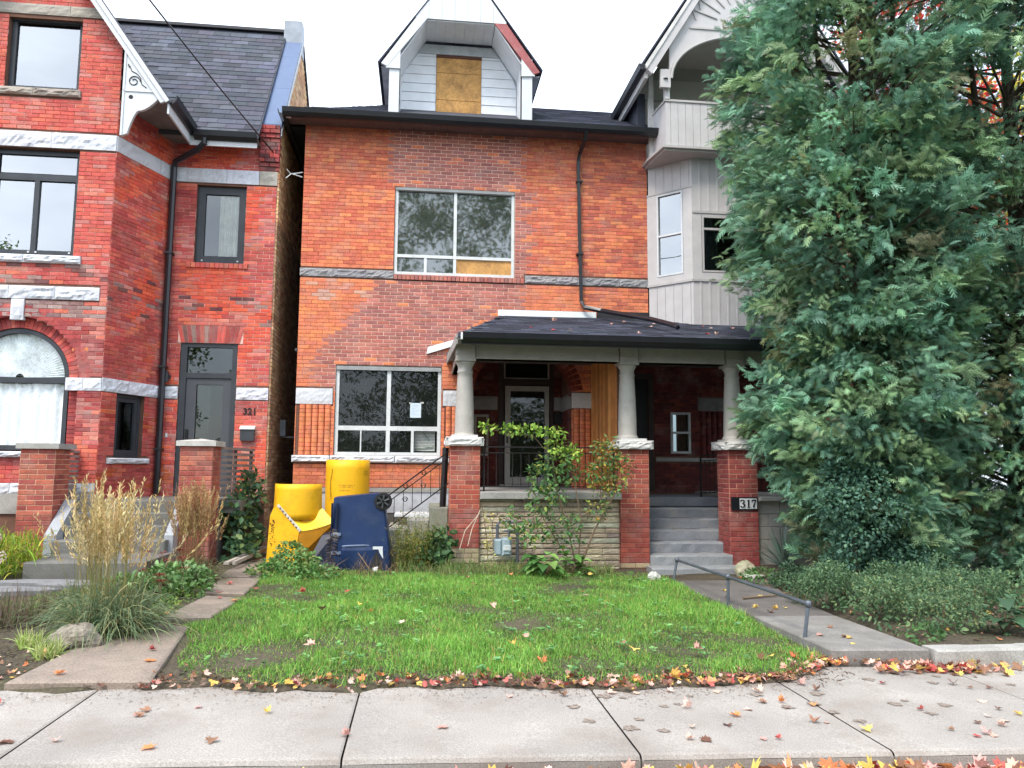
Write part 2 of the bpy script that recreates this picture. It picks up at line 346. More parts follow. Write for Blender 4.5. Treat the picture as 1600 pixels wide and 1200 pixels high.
# ================================================================== the ground, street and walks
def grid(name, m, x0, x1, y0, y1, nx, ny, zf, mask=None, **props):
    mb = MB(); vs = [(x0+(x1-x0)*i/nx, y0+(y1-y0)*j/ny) for j in range(ny+1) for i in range(nx+1)]
    fs = [(j*(nx+1)+i, j*(nx+1)+i+1, (j+1)*(nx+1)+i+1, (j+1)*(nx+1)+i) for j in range(ny) for i in range(nx)]
    if mask: fs = [q for q in fs if mask(sum(vs[k][0] for k in q)/4, sum(vs[k][1] for k in q)/4)]
    mb.add([(x, y, zf(x, y)) for x, y in vs], fs); return mb.build(name, m, None, True, **props)
M_SOIL = mat('soil', (.075, .06, .047), rough=.97, var=.3, vs=3, fine=.4, fs=40, bump=.9, bs=45, bd=.02, stain=((.13, .11, .07), .6, 5))
M_TURF = mat('turf_soil', (.085, .068, .046), rough=.97, var=.3, vs=2, fine=.4, fs=40, bump=.8, bs=60, bd=.02, stain=((.06, .07, .025), .6, 2.5))
M_ASPH = mat('asphalt', (.05, .05, .053), rough=.9, var=.15, fine=.35, fs=160, bump=.6, bs=200)
grid('ground', M_SOIL, -160, 160, -160, 160, 8, 8, lambda x, y: -.02*(x-2.2)-.32 if abs(x) < 200 else 0, kind='structure')
edge = lambda x: (-8.33+.67*min(1, max(0, (x-4.5)/1.15))**1.6 if x < 5.65 else -7.62)+(.05*math.sin(x*3.1)+.035*math.sin(x*9.7)+.02*math.sin(x*23+1))*(x < 5.4)
mb = MB(); xs_ = [-14+.11*i for i in range(346)]; ts_ = [0, .002, .006]+[.012+.988*(k/110)**1.15 for k in range(111)]
for tt in ts_:
    for x in xs_: y = edge(x)+(12-edge(x))*tt; mb.v.append((x, y, ground(x, y)+.010*math.sin(x*5.1+math.sin(y*3.7))*math.sin(y*4.3)-(.022 if tt == 0 else .008 if tt < .003 else 0))); mb.c.append((1, 1, 1))
n_ = len(xs_); mb.f = [(j*n_+i, j*n_+i+1, (j+1)*n_+i+1, (j+1)*n_+i) for j in range(len(ts_)-1) for i in range(n_-1)]
mb.build('yard', M_TURF, None, True, kind='structure')
grid('road', M_ASPH, -60, 60, -18.5, -9.60, 24, 4, lambda x, y: side_z(x)-.11-.03*(0 if y < -10 else (y+10)), kind='structure')
side = bpy.data.objects.new('sidewalk', None); COL.objects.link(side); side['kind'] = 'structure'; ORG['sidewalk'] = (0, 0, 0)
JX = [-30, -20, -12, -8.05, -6.42, -4.79, -3.16, -1.53, .09, 1.83, 3.46, 4.95, 6.58, 8.2, 9.85, 11.5, 15, 22, 34]
for a, b in zip(JX, JX[1:]):
    g = .0055; n = 7; mb = MB(); xs = [a+g, a+g+.012]+[a+g+(b-a-2*g)*k/n for k in range(1, n)]+[b-g-.012, b-g]; ys = [-9.62, -9.605, -9.585, -9.44, -8.5, -7.74, -7.72]
    zz = lambda x, y: side_z(x)+random.uniform(-.0015, .0015)-(.006 if x in (xs[0], xs[-1]) else 0)-(.028 if y == -9.62 else .008 if y == -9.605 else 0)
    vs = [(x, y, zz(x, y)) for y in ys for x in xs]; m_ = len(xs)
    fs = [(j*m_+i, j*m_+i+1, (j+1)*m_+i+1, (j+1)*m_+i) for j in range(len(ys)-1) for i in range(m_-1)]
    mb.add(vs, fs); k = len(mb.v)
    mb.add([(a+g, -9.62, side_z(a)-.3), (b-g, -9.62, side_z(b)-.3), (b-g, -9.62, side_z(b)-.03), (a+g, -9.62, side_z(a)-.03),
            (a+g, -7.72, side_z(a)-.3), (a+g, -7.72, side_z(a)-.01), (b-g, -7.72, side_z(b)-.3), (b-g, -7.72, side_z(b)-.01)],
           [(0, 1, 2, 3), (0, 3, 5, 4), (1, 6, 7, 2)])
    mb.build('slab', M_WALK, side)
MB().box(-30, 34, -9.55, -7.8, -.7, -.62).build('slab_bed', M_SOIL, side)
# raised walk to 317 and the low kerb that holds its garden
walk = bpy.data.objects.new('garden_walk', None); COL.objects.link(walk); walk['kind'] = 'structure'; ORG['garden_walk'] = (0, 0, 0)
def walkslab(p, z0, z1, m=M_DCONC):
    mb = MB(); n = len(p); q = [Vector((x, y, 0)) for x, y in p]; c = sum(q, Vector())/n
    ins = [c+(v-c)*(1-.02/max(.1, (v-c).length)) for v in q]; zt = lambda v: z0+(z1-z0)*min(1, max(0, (v.y+7.65)/4.2))
    vs = [(v.x, v.y, -.2) for v in q]+[(v.x, v.y, zt(v)-.012) for v in q]+[(v.x, v.y, zt(v)) for v in ins]
    fs = [(i, (i+1) % n, n+(i+1) % n, n+i) for i in range(n)]+[(n+i, n+(i+1) % n, 2*n+(i+1) % n, 2*n+i) for i in range(n)]+[tuple(range(2*n, 3*n))]
    return mb.add(vs, fs).build('walk_slab', m, walk)
walkslab([(5.66, -7.64), (6.50, -7.70), (6.56, -6.1), (5.69, -6.06)], .152, .10, mat('walk_end', (.22, .205, .19), rough=.9, var=.15, fine=.2, bump=.5, stain=((.16, .15, .13), .6, 3)))
walkslab([(5.69, -6.045), (6.56, -6.085), (6.72, -4.7), (5.70, -4.66)], .152, .10)
walkslab([(5.70, -4.645), (6.72, -4.685), (7.1, -3.3), (5.45, -3.3)], .152, .10)
kb = bpy.data.objects.new('garden_kerb', None); COL.objects.link(kb); kb['kind'] = 'structure'; ORG['garden_kerb'] = (0, 0, 0)
for a, b in ((6.53, 8.35), (8.36, 10.3), (10.31, 12.6)):
    mb = MB(); zt = .155-.012*(a-6.5); mb.bev(a, b, -7.74+random.uniform(-.01, .01), -7.56, -.25, zt, .018); mb.build('kerb_stone', M_CONC, kb)
# stepping slabs beside the lawn (the side path to the alley) and flagstones towards the stoop
pth = bpy.data.objects.new('side_path', None); COL.objects.link(pth); pth['kind'] = 'structure'; ORG['side_path'] = (0, 0, 0)
M_SLAB = mat('path_slab', (.24, .19, .155), rough=.93, var=.2, vs=2.5, fine=.25, fs=70, bump=.6, bs=60, stain=((.13, .115, .09), .7, 3.5))
for p in ([(-.50, -8.30), (.42, -8.28), (.16, -6.5), (-.12, -6.35), (-.44, -6.45)], [(-.20, -6.12), (.24, -6.05), (.30, -5.0), (-.12, -4.85)],
          [(-.24, -4.65), (.26, -4.7), (.22, -3.55), (-.28, -3.5)], [(-.36, -3.36), (.16, -3.38), (.05, -2.1), (-.42, -2.1)], [(-.42, -2.0), (.0, -2.0), (0, -.2), (-.42, -.2)]):
    mb = MB(); n = len(p); vs = []
    for x, y in p: vs.append((x, y, ground(x, y)-.1))
    for x, y in p: vs.append((x, y, ground(x, y)+.022))
    cx, cy = sum(x for x, y in p)/n, sum(y for x, y in p)/n
    for x, y in p: vs.append((x+(cx-x)*.05, y+(cy-y)*.03, ground(x, y)+.034))
    mb.add(vs, [(i, (i+1) % n, n+(i+1) % n, n+i) for i in range(n)]+[(n+i, n+(i+1) % n, 2*n+(i+1) % n, 2*n+i) for i in range(n)]+[tuple(range(2*n, 3*n))]).build('path_slab', M_SLAB, pth)
M_FLAG = mat('flagstone', (.20, .20, .205), rough=.85, var=.15, fine=.15, bump=.5, bs=30)
for cx, cy, rx, ry in ((-2.35, -4.55, .55, .22), (-2.2, -3.95, .6, .18), (-2.75, -5.0, .6, .25), (-1.9, -4.15, .35, .14)):
    mb = MB(); n = 9; pr = [(cx+rx*math.cos(2*math.pi*k/n)*random.uniform(.8, 1.1), cy+ry*math.sin(2*math.pi*k/n)*random.uniform(.8, 1.1)) for k in range(n)]
    mb.prism([(x, y, ground(x, y)-.06) for x, y in pr], (0, 0, .105)).build('flagstone', M_FLAG, pth)

# ================================================================== house in the middle
F0 = Frame((0, 0), (1, 0), (0, -1))
H = thing('brick_house', 'orange brick house with mauve brick patches and a boarded up white dormer, in the middle', 'house', (3.2, 0, .1))
ORANGE = [lin(*c) for c in ((217, 128, 92), (220, 131, 91), (214, 124, 91), (223, 136, 91), (211, 122, 91), (217, 127, 90), (203, 118, 93))]
PATCH = [lin(*c) for c in ((180, 112, 100), (174, 106, 95), (186, 118, 105), (166, 104, 97), (158, 98, 92), (182, 108, 94))]
M_O, M_P, M_T = lin(150, 88, 66), lin(226, 188, 170), lin(216, 164, 136)
def in_patch(x, z):
    if 1.53 < x < 4.07 and 6.76 < z: return True
    if 3.8 < x < 4.09+(.1 if int(z/.068) % 2 else 0) and 5.1 < z < 6.8: return True
    if 2.95 < z < 5.05:
        l = 1.35 if z > 4.9 else .90+(z-4.3)*.75 if z > 4.3 else .5+(z-3.9) if z > 3.9 else .26+(z-3.5)*.6 if z > 3.5 else .26
        rt = 4.06 if z > 4.55 else 3.55 if z > 4.3 else 2.62+(z-3.75)*1.2 if z > 3.75 else 2.62
        return l < x < rt
    return False
def col319(x, z, rd):
    if in_patch(x, z):
        if rd.random() < .06: return jit(rd.choice(ORANGE), .1), .011, M_P
        return jit(rd.choice(PATCH), .12), .0115, M_P
    c = rd.choice(ORANGE)
    if z > 5.3 and rd.random() < .5: c = mixc(c, lin(192, 92, 76), .6)
    if x > 5.1 and rd.random() < .35: c = mixc(c, lin(160, 82, 76), .6)
    if 4.62 < z < 5.0 and .2 < x < 1.2 and rd.random() < .5: c = mixc(c, (.5, .42, .37), rd.uniform(.2, .6))
    if z < 1.5: c = mixc(c, lin(176, 92, 66), .4)
    if z > 7.55: c = mixc(c, lin(140, 84, 72), .25)
    t = M_T if (x > 4.3 and rd.random() < .6) else M_O
    return jit(c, .07), (.0075 if t is M_T else .0042), t
vis = lambda x, z: .15 if (x > 2.8 and z < 3.55) or (x > 3. and z < 4.5) else 1.
HOLES0 = [rect(.68, 2.56, 1.84, 3.44), rect(1.65, 3.87, 5.02, 6.78), rect(3.86, 4.06, 5.02, 5.135), rect(-.1, 1.66, 5.03, 5.19), rect(4.04, 6.5, 5.03, 5.19),
          rect(-.1, .65, 2.73, 3.02), rect(2.58, 3.12, 2.73, 3.02), rect(4.93, 5.36, 2.73, 3.02), rect(.02, .62, 1.84, 2.73), rect(2.62, 3.06, 1.84, 2.73), rect(4.98, 5.3, 1.84, 2.73),
          rect(-.1, 2.76, 1.71, 1.84), arch(4.025, .915, 2.95, .9), rect(5.36, 6.5, .9, 4.02)]
B0 = Masonry(); B0.wall(F0, 0, 6.41, 1.28, 7.86, HOLES0, col319, seed=3, weight=vis)
for k in range(32): B0.single(F0, 1.66+k*.0748, 1.66+k*.0748+.066, 5.03, 5.128, jit(random.choice(PATCH), .12), .03)          # rowlock sill of the upper window
for k in range(31):                                                                                                        # ring of the entrance arch
    a = math.pi*(k+.5)/31; c = jit(lin(120, 52, 44), .2)
    for rr in (.95, 1.07):
        q = MB(); w_ = .042
        p = [(rr-.055, -w_), (rr+.055, -w_*1.05), (rr+.055, w_*1.05), (rr-.055, w_)]
        pts = [(4.025+math.cos(a)*x-math.sin(a)*y, -.006, 2.95+math.sin(a)*x+math.cos(a)*y) for x, y in p]
        if pts[0][2] > 3.02: q.prism([pts[0], pts[3], pts[2], pts[1]], (0, -.012, 0), c).build('arch_brick', M_BRICKS, H)
B0.finish(H)
mb = MB(); core(mb, F0, 0, 6.41, .1, 7.9, [(.68, 2.56, 1.84, 3.44), (1.65, 3.87, 5.02, 6.78), (3.11, 4.94, .1, 3.9), (5.36, 6.5, .1, 4.02)], -.3, -.004)
mb.box(0, .3, .3, 9, .1, 7.9); mb.box(6.2, 6.41, .3, 9, 4.0, 7.9); mb.box(0, 6.41, 9, 9.2, .1, 7.9)
mb.build('wall_core', mat('inner_brick', (.16, .08, .055), rough=.95), H)
MB().box(.31, 6.19, 1.25, 1.35, 4.1, 7.8).box(.31, 2.9, 1.25, 1.35, .1, 4.1).box(.31, 6.19, .31, 1.25, 4.02, 4.1).build('inner_wall', M_DARK, H)
# stone trims
GREY, WHT = lin(150, 148, 150), lin(205, 206, 210)
band(H, F0, -.01, 1.655, 5.04, 5.19, .02, GREY, (.3, .6), seed=2); band(H, F0, 4.06, 6.41, 5.04, 5.19, .02, GREY, (.5, .9), seed=4)
M_LIME = mat('painted_stone', src='attr', rough=.7, var=.06, vs=3, fine=.08, fs=30, bump=.4, bs=30, bd=.01, stain=((.3, .3, .31), .2, 6))
for a, b in ((0, .64), (2.585, 3.11), (4.94, 5.36)): rock(H, F0, a, b, 2.735, 3.02, .022, WHT, amp=.006, m=M_LIME)
for a, b in ((-.03, .62), (.625, 1.75), (1.755, 2.78)): rock(H, F0, a, b, 1.71, 1.838, .085, WHT, amp=.02, m=M_LIME, name='sill_stone')
# reeded pilasters: little stacked round-fronted bricks
def reeds(par, F, u0, u1, z0, z1, nc, colf, d=.0, mt=None):
    wd = (u1-u0)/nc; nz = round((z1-z0)/.072); ch = (z1-z0)/nz
    for i in range(nc):
        for k in range(nz):
            mb = MB(); a, b = u0+i*wd+.004, u0+(i+1)*wd-.004; za, zb = z0+k*ch+.003, z0+(k+1)*ch-.003; vs = []; n = 6
            for z in (za, zb):
                for j in range(n+1):
                    t = math.pi*j/n; vs.append(F((a+b)/2-math.cos(t)*(b-a)/2, z, d+math.sin(t)*(b-a)*.36))
            fs = [(j, j+1, n+2+j, n+1+j) for j in range(n)]+[tuple(range(n, -1, -1)), tuple(range(n+1, 2*n+2))]
            mb.add(vs, fs, jit(colf(), .12)).build('reed_brick', M_BRICKS, par)
    MB().fbox(F, u0, u1, z0, z1, -.004, .004, lin(110, 52, 36)).build('reed_backing', M_MORT, par)
oc = lambda: random.choice(ORANGE[:4])
reeds(H, F0, .07, .62, 1.84, 2.73, 5, oc); B_ = MB()
reeds(H, F0, 2.64, 3.06, 1.84, 2.73, 4, oc); reeds(H, F0, 4.98, 5.3, 1.28, 2.73, 3, oc)
# ledge and rendered foundation under the lower brickwork
MB().fbox(F0, 0, 3.1, 1.2, 1.275, -.1, .03, ).build('ledge', M_CONC, H)
MB().fbox(F0, 0, 3.1, .84, 1.2, -.1, .012).build('render_panel', mat('grey_white_render', (.5, .51, .55), rough=.85, var=.1, stain=((.3, .3, .32), .6, 4)), H)
MB().fbox(F0, 0, 3.1, .0, .84, -.1, .0).build('foundation', M_DCONC, H)
# windows -------------------------------------------------------------
def W1():
    d = -.035; w = window(H, F0, .685, 2.555, 1.84, 3.435, d, .06, M_ALU,
      [(.745, 1.585, 2.37, 3.36), (1.655, 2.495, 2.37, 3.36), (.745, 1.13, 1.905, 2.28), (1.16, 1.585, 1.905, 2.28), (1.655, 2.03, 1.905, 2.28)],
      [(1.62, .07, 1.9, 3.375), (1.145, .022, 1.9, 2.29), (2.055, .05, 1.9, 2.29)], [(2.325, .08, .745, 2.495)], gl=M_GLASSD)
    MB().fbox(F0, .69, 2.55, 3.36, 3.43, d, d+.035).build('lintel', mat('grey_lintel', (.30, .31, .31), rough=.7), w)
    bl = MB()
    for k in range(13): bl.fbox(F0, 2.09, 2.46, 1.93+k*.027, 1.95+k*.027, d-.12, d-.115)
    bl.build('blind', mat('blind_slats', (.5, .53, .5), rough=.6), w)
    bl = MB()
    bl.hexa([F0(2.22, 2.28, d-.1), F0(2.24, 2.28, d-.1), F0(2.24, 2.28, d-.105), F0(2.22, 2.28, d-.105), F0(2.35, 2.12, d-.1), F0(2.37, 2.12, d-.1), F0(2.37, 2.12, d-.105), F0(2.35, 2.12, d-.105)])
    bl.hexa([F0(2.1, 1.96, d-.1), F0(2.1, 1.95, d-.1), F0(2.1, 1.95, d-.105), F0(2.1, 1.96, d-.105), F0(2.44, 2.02, d-.1), F0(2.44, 2.0, d-.1), F0(2.44, 2.0, d-.105), F0(2.44, 2.02, d-.105)])
    bl.build('loose_slat', mat('bent_slat', (.2, .25, .22), rough=.6), w)
W1()
t = MB().fbox(F0, 2.005, 2.20, 2.525, 2.79, -.075, -.0735, (.62, .72, .8))
pn = t.build('paper_notice', mat('paper', src='attr', rough=.8, var=.03, fine=.03, bump=0)); pn['label'] = 'pale blue sheet of paper taped inside the lower window'; pn['category'] = 'notice'
ln = MB()
for k in range(7): ln.fbox(F0, 2.03, 2.17-.03*(k % 3), 2.745-k*.028, 2.749-k*.028, -.0735, -.0728, (.35, .42, .5))
ln.build('print_line', mat('paper', src='attr'), pn)
MB().fbox(F0, 1.985, 2.02, 2.775, 2.80, -.0734, -.0722, (.5, .5, .46)).fbox(F0, 2.185, 2.245, 2.78, 2.81, -.0734, -.0722, (.5, .5, .46)).build('tape', mat('paper', src='attr'), pn)
M_PLY = mat('plywood', (.56, .30, .10), rough=.75, var=.22, vs=4, fine=.2, fs=35, bump=.15, bs=25, stain=((.20, .10, .045), .75, 5))
d = -.03
w2 = window(H, F0, 1.655, 3.865, 5.135, 6.775, d, .055, M_ALU, [(1.71, 2.735, 5.52, 6.71), (2.79, 3.81, 5.52, 6.71), (1.71, 2.2, 5.19, 5.455), (2.25, 2.735, 5.19, 5.455)],
   [(2.762, .055, 5.18, 6.72), (2.225, .05, 5.18, 5.47)], [(5.488, .055, 1.71, 3.81)], gl=glass('upper_pane', (.5, .56, .55), 2.5, .025, .02, .10))
MB().fbox(F0, 1.66, 3.86, 6.72, 6.77, d, d+.03).build('lintel', mat('grey_lintel', (.3, .3, .3)), w2)
MB().fbox(F0, 2.79, 3.81, 5.19, 5.46, d-.05, d-.03).build('plywood_sheet', M_PLY, w2)
MB().fbox(F0, 2.79, 3.81, 5.52, 5.62, d-.14, d-.12).build('plywood_edge', M_PLY, w2)
# recessed entry behind the arch ------------------------------------------
F1 = Frame((0, 1.1), (1, 0), (0, -1))
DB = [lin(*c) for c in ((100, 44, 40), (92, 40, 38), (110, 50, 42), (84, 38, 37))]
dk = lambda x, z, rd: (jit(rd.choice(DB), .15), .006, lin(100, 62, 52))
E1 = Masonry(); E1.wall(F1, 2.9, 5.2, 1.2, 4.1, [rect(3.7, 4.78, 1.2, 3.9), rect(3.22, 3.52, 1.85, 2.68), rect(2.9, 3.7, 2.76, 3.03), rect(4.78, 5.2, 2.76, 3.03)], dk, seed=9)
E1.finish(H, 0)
FL = Frame((3.105, 0), (0, 1), (1, 0)); FR = Frame((4.945, 0), (0, 1), (-1, 0))
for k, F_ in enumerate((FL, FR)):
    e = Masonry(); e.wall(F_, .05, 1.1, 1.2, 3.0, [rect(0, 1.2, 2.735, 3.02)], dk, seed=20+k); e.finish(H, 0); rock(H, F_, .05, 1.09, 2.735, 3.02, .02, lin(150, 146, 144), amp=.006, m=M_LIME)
mb = MB().box(2.7, 3.7, 1.104, 1.3, .9, 4.1).box(4.78, 5.35, 1.104, 1.3, .9, 4.1).box(3.7, 4.78, 1.104, 1.3, 3.9, 4.1).box(2.7, 3.1, .3, 1.1, .9, 4.1).box(4.95, 5.35, .3, 1.1, .9, 4.1).box(3.1, 4.95, .3, 1.3, 3.9, 4.1)
mb.build('entry_wall', mat('inner_brick'), H)
av = MB()                                                                          # vault over the entry: wedge pieces between the core and the arch ring
for k in range(24):
    a0, a1 = math.pi*k/24, math.pi*(k+1)/24; p = [(4.025+math.cos(a)*.905, 2.95+math.sin(a)*.905) for a in (a0, a1)]
    av.prism([(p[0][0], .004, p[0][1]), (p[0][0], .004, 3.98), (p[1][0], .004, 3.98), (p[1][0], .004, p[1][1])], (0, .3, 0), lin(105, 48, 40))
av.build('arch_vault', M_BRICKS, H)
for a, b in ((2.95, 3.68), (4.80, 5.15)): rock(H, F1, a, b, 2.765, 3.03, .02, lin(150, 146, 144), amp=.01, m=M_LIME)
M_DTRIM = mat('dark_brown_trim', (.045, .028, .025), rough=.6)
mb = MB().fbox(F1, 3.70, 3.80, 1.2, 3.9, -.1, .02).fbox(F1, 4.72, 4.79, 1.2, 3.9, -.1, .02).fbox(F1, 3.8, 4.72, 3.26, 3.38, -.1, .02).fbox(F1, 3.8, 4.72, 3.8, 3.9, -.1, .02)
mb.build('door_frame', M_DTRIM, H)
window(H, F1, 3.81, 4.70, 3.385, 3.79, 0, .022, M_BEIGE, [(3.83, 4.68, 3.405, 3.77)], name='transom', gl=M_GLASSD)
MB().box(3.8, 4.72, 1.22, 1.24, 1.2, 3.9).build('front_door', mat('dark_red_door', (.06, .018, .016), rough=.5), H)
sd_ = MB().fbox(F1, 3.83, 3.935, 1.33, 3.24, -.02, .03).fbox(F1, 4.615, 4.70, 1.33, 3.24, -.02, .03).fbox(F1, 3.935, 4.615, 3.14, 3.24, -.02, .03).fbox(F1, 3.935, 4.615, 1.33, 1.46, -.02, .03).build('storm_door', M_BEIGE, H)
MB().fbox(F1, 3.935, 4.615, 1.46, 3.14, 0, .006).build('pane', M_GLASSD, sd_); MB().fbox(F1, 3.862, 3.885, 2.12, 2.26, .03, .06).build('handle', M_IRON, sd_)
MB().fbox(F1, 3.72, 4.78, 1.2, 1.325, -.05, .3).build('threshold', M_CONC, H)
window(H, F1, 3.23, 3.51, 1.86, 2.67, .0, .045, M_BEIGE, [(3.275, 3.465, 1.905, 2.625)], name='side_window', gl=M_GLASSD)
mbx = MB().fbox(F1, 4.80, 5.12, 2.49, 2.72, .002, .14).build('mailbox', M_IRON, H)
for u in (4.86, 4.95, 5.04): MB().tube([F1(u, 2.49, .1), F1(u, 2.40, .1), F1(u+.01, 2.38, .13)], .006, 5).build('hook', M_IRON, mbx)
# roof ---------------------------------------------------------------------
UT = []
for k in range(4):
    me = bpy.data.meshes.new('shingle'); e = lambda: random.uniform(-.02, .02)
    me.from_pydata([(-.49, 0, .002), (.49, 0, .002), (.49, 1.25, .001), (-.49, 1.25, .001), (-.49, e(), .013), (.49, e(), .013), (.49, 1.25, .002), (-.49, 1.25, .002)], [],
                   [(4, 5, 6, 7), (0, 1, 5, 4), (1, 2, 6, 5), (3, 0, 4, 7)]); me.materials.append(M_SHIN); UT.append(me)
def shingles(par, O, U, V, lu, lv, cols, limit=300, mask=None, tw=.3, th=.14, seed=0):
    O, U, V = Vector(O), Vector(U).normalized(), Vector(V).normalized(); Nn = U.cross(V); rot = Matrix((U, V, Nn)).transposed().to_euler(); off = Vector(origin_of(par)); rd = random.Random(seed)
    J = MB(); cnt = 0; nv = int(lv/th)
    for j in range(nv):
        sh = (j % 3)*tw/3+rd.uniform(-.03, .03); i = -1
        while i*tw+sh < lu:
            a, b = max(0, i*tw+sh), min(lu, (i+1)*tw+sh); i += 1
            if b-a < .04 or (mask and not mask((a+b)/2, (j+.5)*th)): continue
            c = jit(rd.choice(cols), .18); p = O+U*((a+b)/2)+V*(j*th)
            if cnt < limit:
                o = bpy.data.objects.new('shingle', UT[cnt % 4]); COL.objects.link(o); o.parent = par; ORG[o.name] = tuple(off)
                o.location = p-off; o.rotation_euler = rot; o.scale = (b-a, th, 1); o.color = (*c, 1)
            else:
                m_ = UT[cnt % 4]; J.add([tuple(p+U*(v.co.x*(b-a))+V*(v.co.y*th)+Nn*v.co.z) for v in m_.vertices], [tuple(q.vertices) for q in m_.polygons], c)
            cnt += 1
    if J.v: J.build('shingle_field', M_SHINS, par, kind='stuff')
SLATE = [lin(*c) for c in ((80, 82, 92), (74, 76, 85), (88, 90, 101), (68, 70, 78), (83, 85, 96))]
DKSL = [lin(*c) for c in ((70, 73, 86), (62, 65, 77), (80, 83, 97), (57, 59, 70))]
mb = MB(); A, Bp, Cp, Dp, Ep = (-.32, -.47, 7.93), (6.5, -.47, 7.93), (6.5, 2.75, 9.79), (2.9, 2.75, 9.79), (-.32, 6, 7.93)
mb.add([A, Bp, Cp, Dp, Ep, (6.5, 6, 7.93)], [(0, 1, 2, 3), (0, 3, 4), (3, 2, 5, 4)], SLATE[1]); roof = mb.build('roof', M_SHINS, H)
sl_ = math.hypot(3.22, 1.86)
shingles(roof, (-.32, -.47, 7.935), (1, 0, 0), (0, 3.22, 1.86), 6.82, sl_, DKSL, 0, lambda u, v: u > v*3.22/sl_ and not (1.85 < u < 4.45 and .45 < v < 2.6), seed=5)
MB().prism([(-.33, -.46, 7.80), (-.33, -.5, 7.80), (-.33, -.56, 7.85), (-.33, -.58, 7.93), (-.33, -.56, 7.93), (-.33, -.545, 7.86), (-.33, -.46, 7.86)], (6.84, 0, 0)).prism(
  [(-.30, -.46, 7.80), (-.34, -.46, 7.80), (-.41, -.46, 7.85), (-.43, -.46, 7.93), (-.41, -.46, 7.93), (-.39, -.46, 7.86), (-.30, -.46, 7.86)], (0, 7, 0)).build('gutter', M_BLACK, H)
MB().box(-.30, 6.45, -.46, -.44, 7.80, 7.935).box(-.30, -.28, -.44, 6, 7.80, 7.935).build('fascia', mat('dark_fascia', (.03, .03, .034), rough=.5), H)
M_SOFF = mat('brown_soffit', (.14, .095, .09), rough=.6, bump=.05)
for k in range(54): MB().box(-.28+k*.1245, -.28+k*.1245+.121, -.438, -.008, 7.855, 7.865).build('soffit_panel', M_SOFF, H)
MB().box(-.28, 6.44, -.44, .1, 7.866, 7.88).box(-.28, 0, -.44, 6, 7.866, 7.88).build('soffit_board', M_DARK, H)
MB().box(-.3, -.2, -.45, -.38, 7.80, 7.87).build('eave_return', M_WHITE, H)
# downpipe
pts = [(5.13, -.5, 7.84), (5.12, -.42, 7.7), (5.08, -.12, 7.55), (5.06, -.075, 7.4), (5.08, -.075, 6), (5.11, -.075, 4.72), (5.16, -.12, 4.60), (5.45, -.25, 4.52), (6.0, -1.5, 4.14), (6.18, -2.2, 3.91), (6.2, -2.3, 3.86)]
MB().tube(pts, .043, 4).build('downpipe', M_BLACK, H, False)
for z in (7.0, 5.6): MB().fbox(F0, 5.02, 5.14, z, z+.03, 0, .125).build('bracket', M_BLACK, H)
MB().tube([(-.02, -.05, 6.85), (-.2, -.12, 6.88), (-.3, -.1, 6.8)], .012, 5).tube([(-.02, -.02, 6.95), (-.22, -.1, 6.88), (-.28, -.15, 6.95)], .01, 5).build('cable_bracket', M_ALU, H)
# dormer ---------------------------------------------------------------------
dm = MB(); fy, by = -.1, .65
out_ = [(1.49, 8.0), (1.49, 9.23), (1.30, 9.10), (1.96, 10.04), (2.81, 11.27), (3.67, 10.04), (4.35, 9.14), (4.17, 9.25), (4.17, 8.0)]
Vx = lambda x, z, y=fy: (x, y, z)
def board(x0, z0, x1, z1, x2, z2, x3, z3, y0, y1, name, m, par): return MB().prism([Vx(x0, z0, y0), Vx(x1, z1, y0), Vx(x2, z2, y0), Vx(x3, z3, y0)], (0, y1-y0, 0)).build(name, m, par)
dorm = MB().box(1.52, 1.67, .0, 2.6, 8.0, 9.3).box(3.98, 4.14, .0, 2.6, 8.0, 9.3).box(1.67, 3.98, .69, .72, 8.0, 9.25).build('dormer', mat('dormer_side', (.55, .57, .62), rough=.7), H)
MB().prism([Vx(1.5, 9.3, .0), Vx(2.81, 11.2, .0), Vx(4.16, 9.3, .0), Vx(3.96, 9.3, .0), Vx(3.45, 10.05, .0), Vx(2.14, 10.05, .0), Vx(1.68, 9.3, .0)], (0, .7, 0)).box(1.66, 3.97, .66, .70, 8.1, 9.95).build('dormer_core', mat('dormer_side'), dorm)
board(1.49, 8.05, 1.69, 8.05, 1.69, 9.36, 1.49, 9.36, fy, .0, 'corner_post', M_WHITE, dorm); board(3.96, 8.1, 4.17, 8.1, 4.17, 9.36, 3.96, 9.36, fy, .0, 'corner_post', M_WHITE, dorm)
for k in range(7):                                                                     # the gable boards above the opening
    x0, x1 = 1.96+k*.244, 1.96+(k+1)*.244-.004; top = lambda x: 10.045+min(x-1.96, 3.67-x)*1.447; xm = [x0]+([2.815] if x0 < 2.815 < x1 else [])+[x1]
    MB().prism([(x0, fy-.03, 10.02), (x1, fy-.03, 10.02)]+[(x, fy-.03, max(10.03, top(x))) for x in reversed(xm)], (0, .08, 0)).build('gable_board', M_WHITE, dorm)
M_RED = mat('faded_red_board', (.33, .10, .10), rough=.7, var=.2, stain=((.45, .28, .27), .5, 6))
board(1.34, 9.08, 1.45, 9.03, 2.17, 10.015, 1.96, 10.015, fy-.035, fy+.03, 'bargeboard', M_WHITE, dorm); o = board(3.67, 10.015, 3.44, 10.015, 4.19, 9.05, 4.31, 9.10, fy-.035, fy+.03, 'bargeboard', M_RED, dorm); o['label'] = 'faded red bargeboard'
MB().prism([(1.42, fy-.03, 9.0), (1.69, fy-.03, 9.0), (1.69, fy-.03, 9.36), (1.5, fy-.03, 9.14)], (0, .05, 0)).prism([(3.96, fy-.03, 9.0), (4.22, fy-.03, 9.02), (4.17, fy-.03, 9.14), (3.96, fy-.03, 9.36)], (0, .05, 0)).build('eave_return', M_WHITE, dorm)
rf = MB()
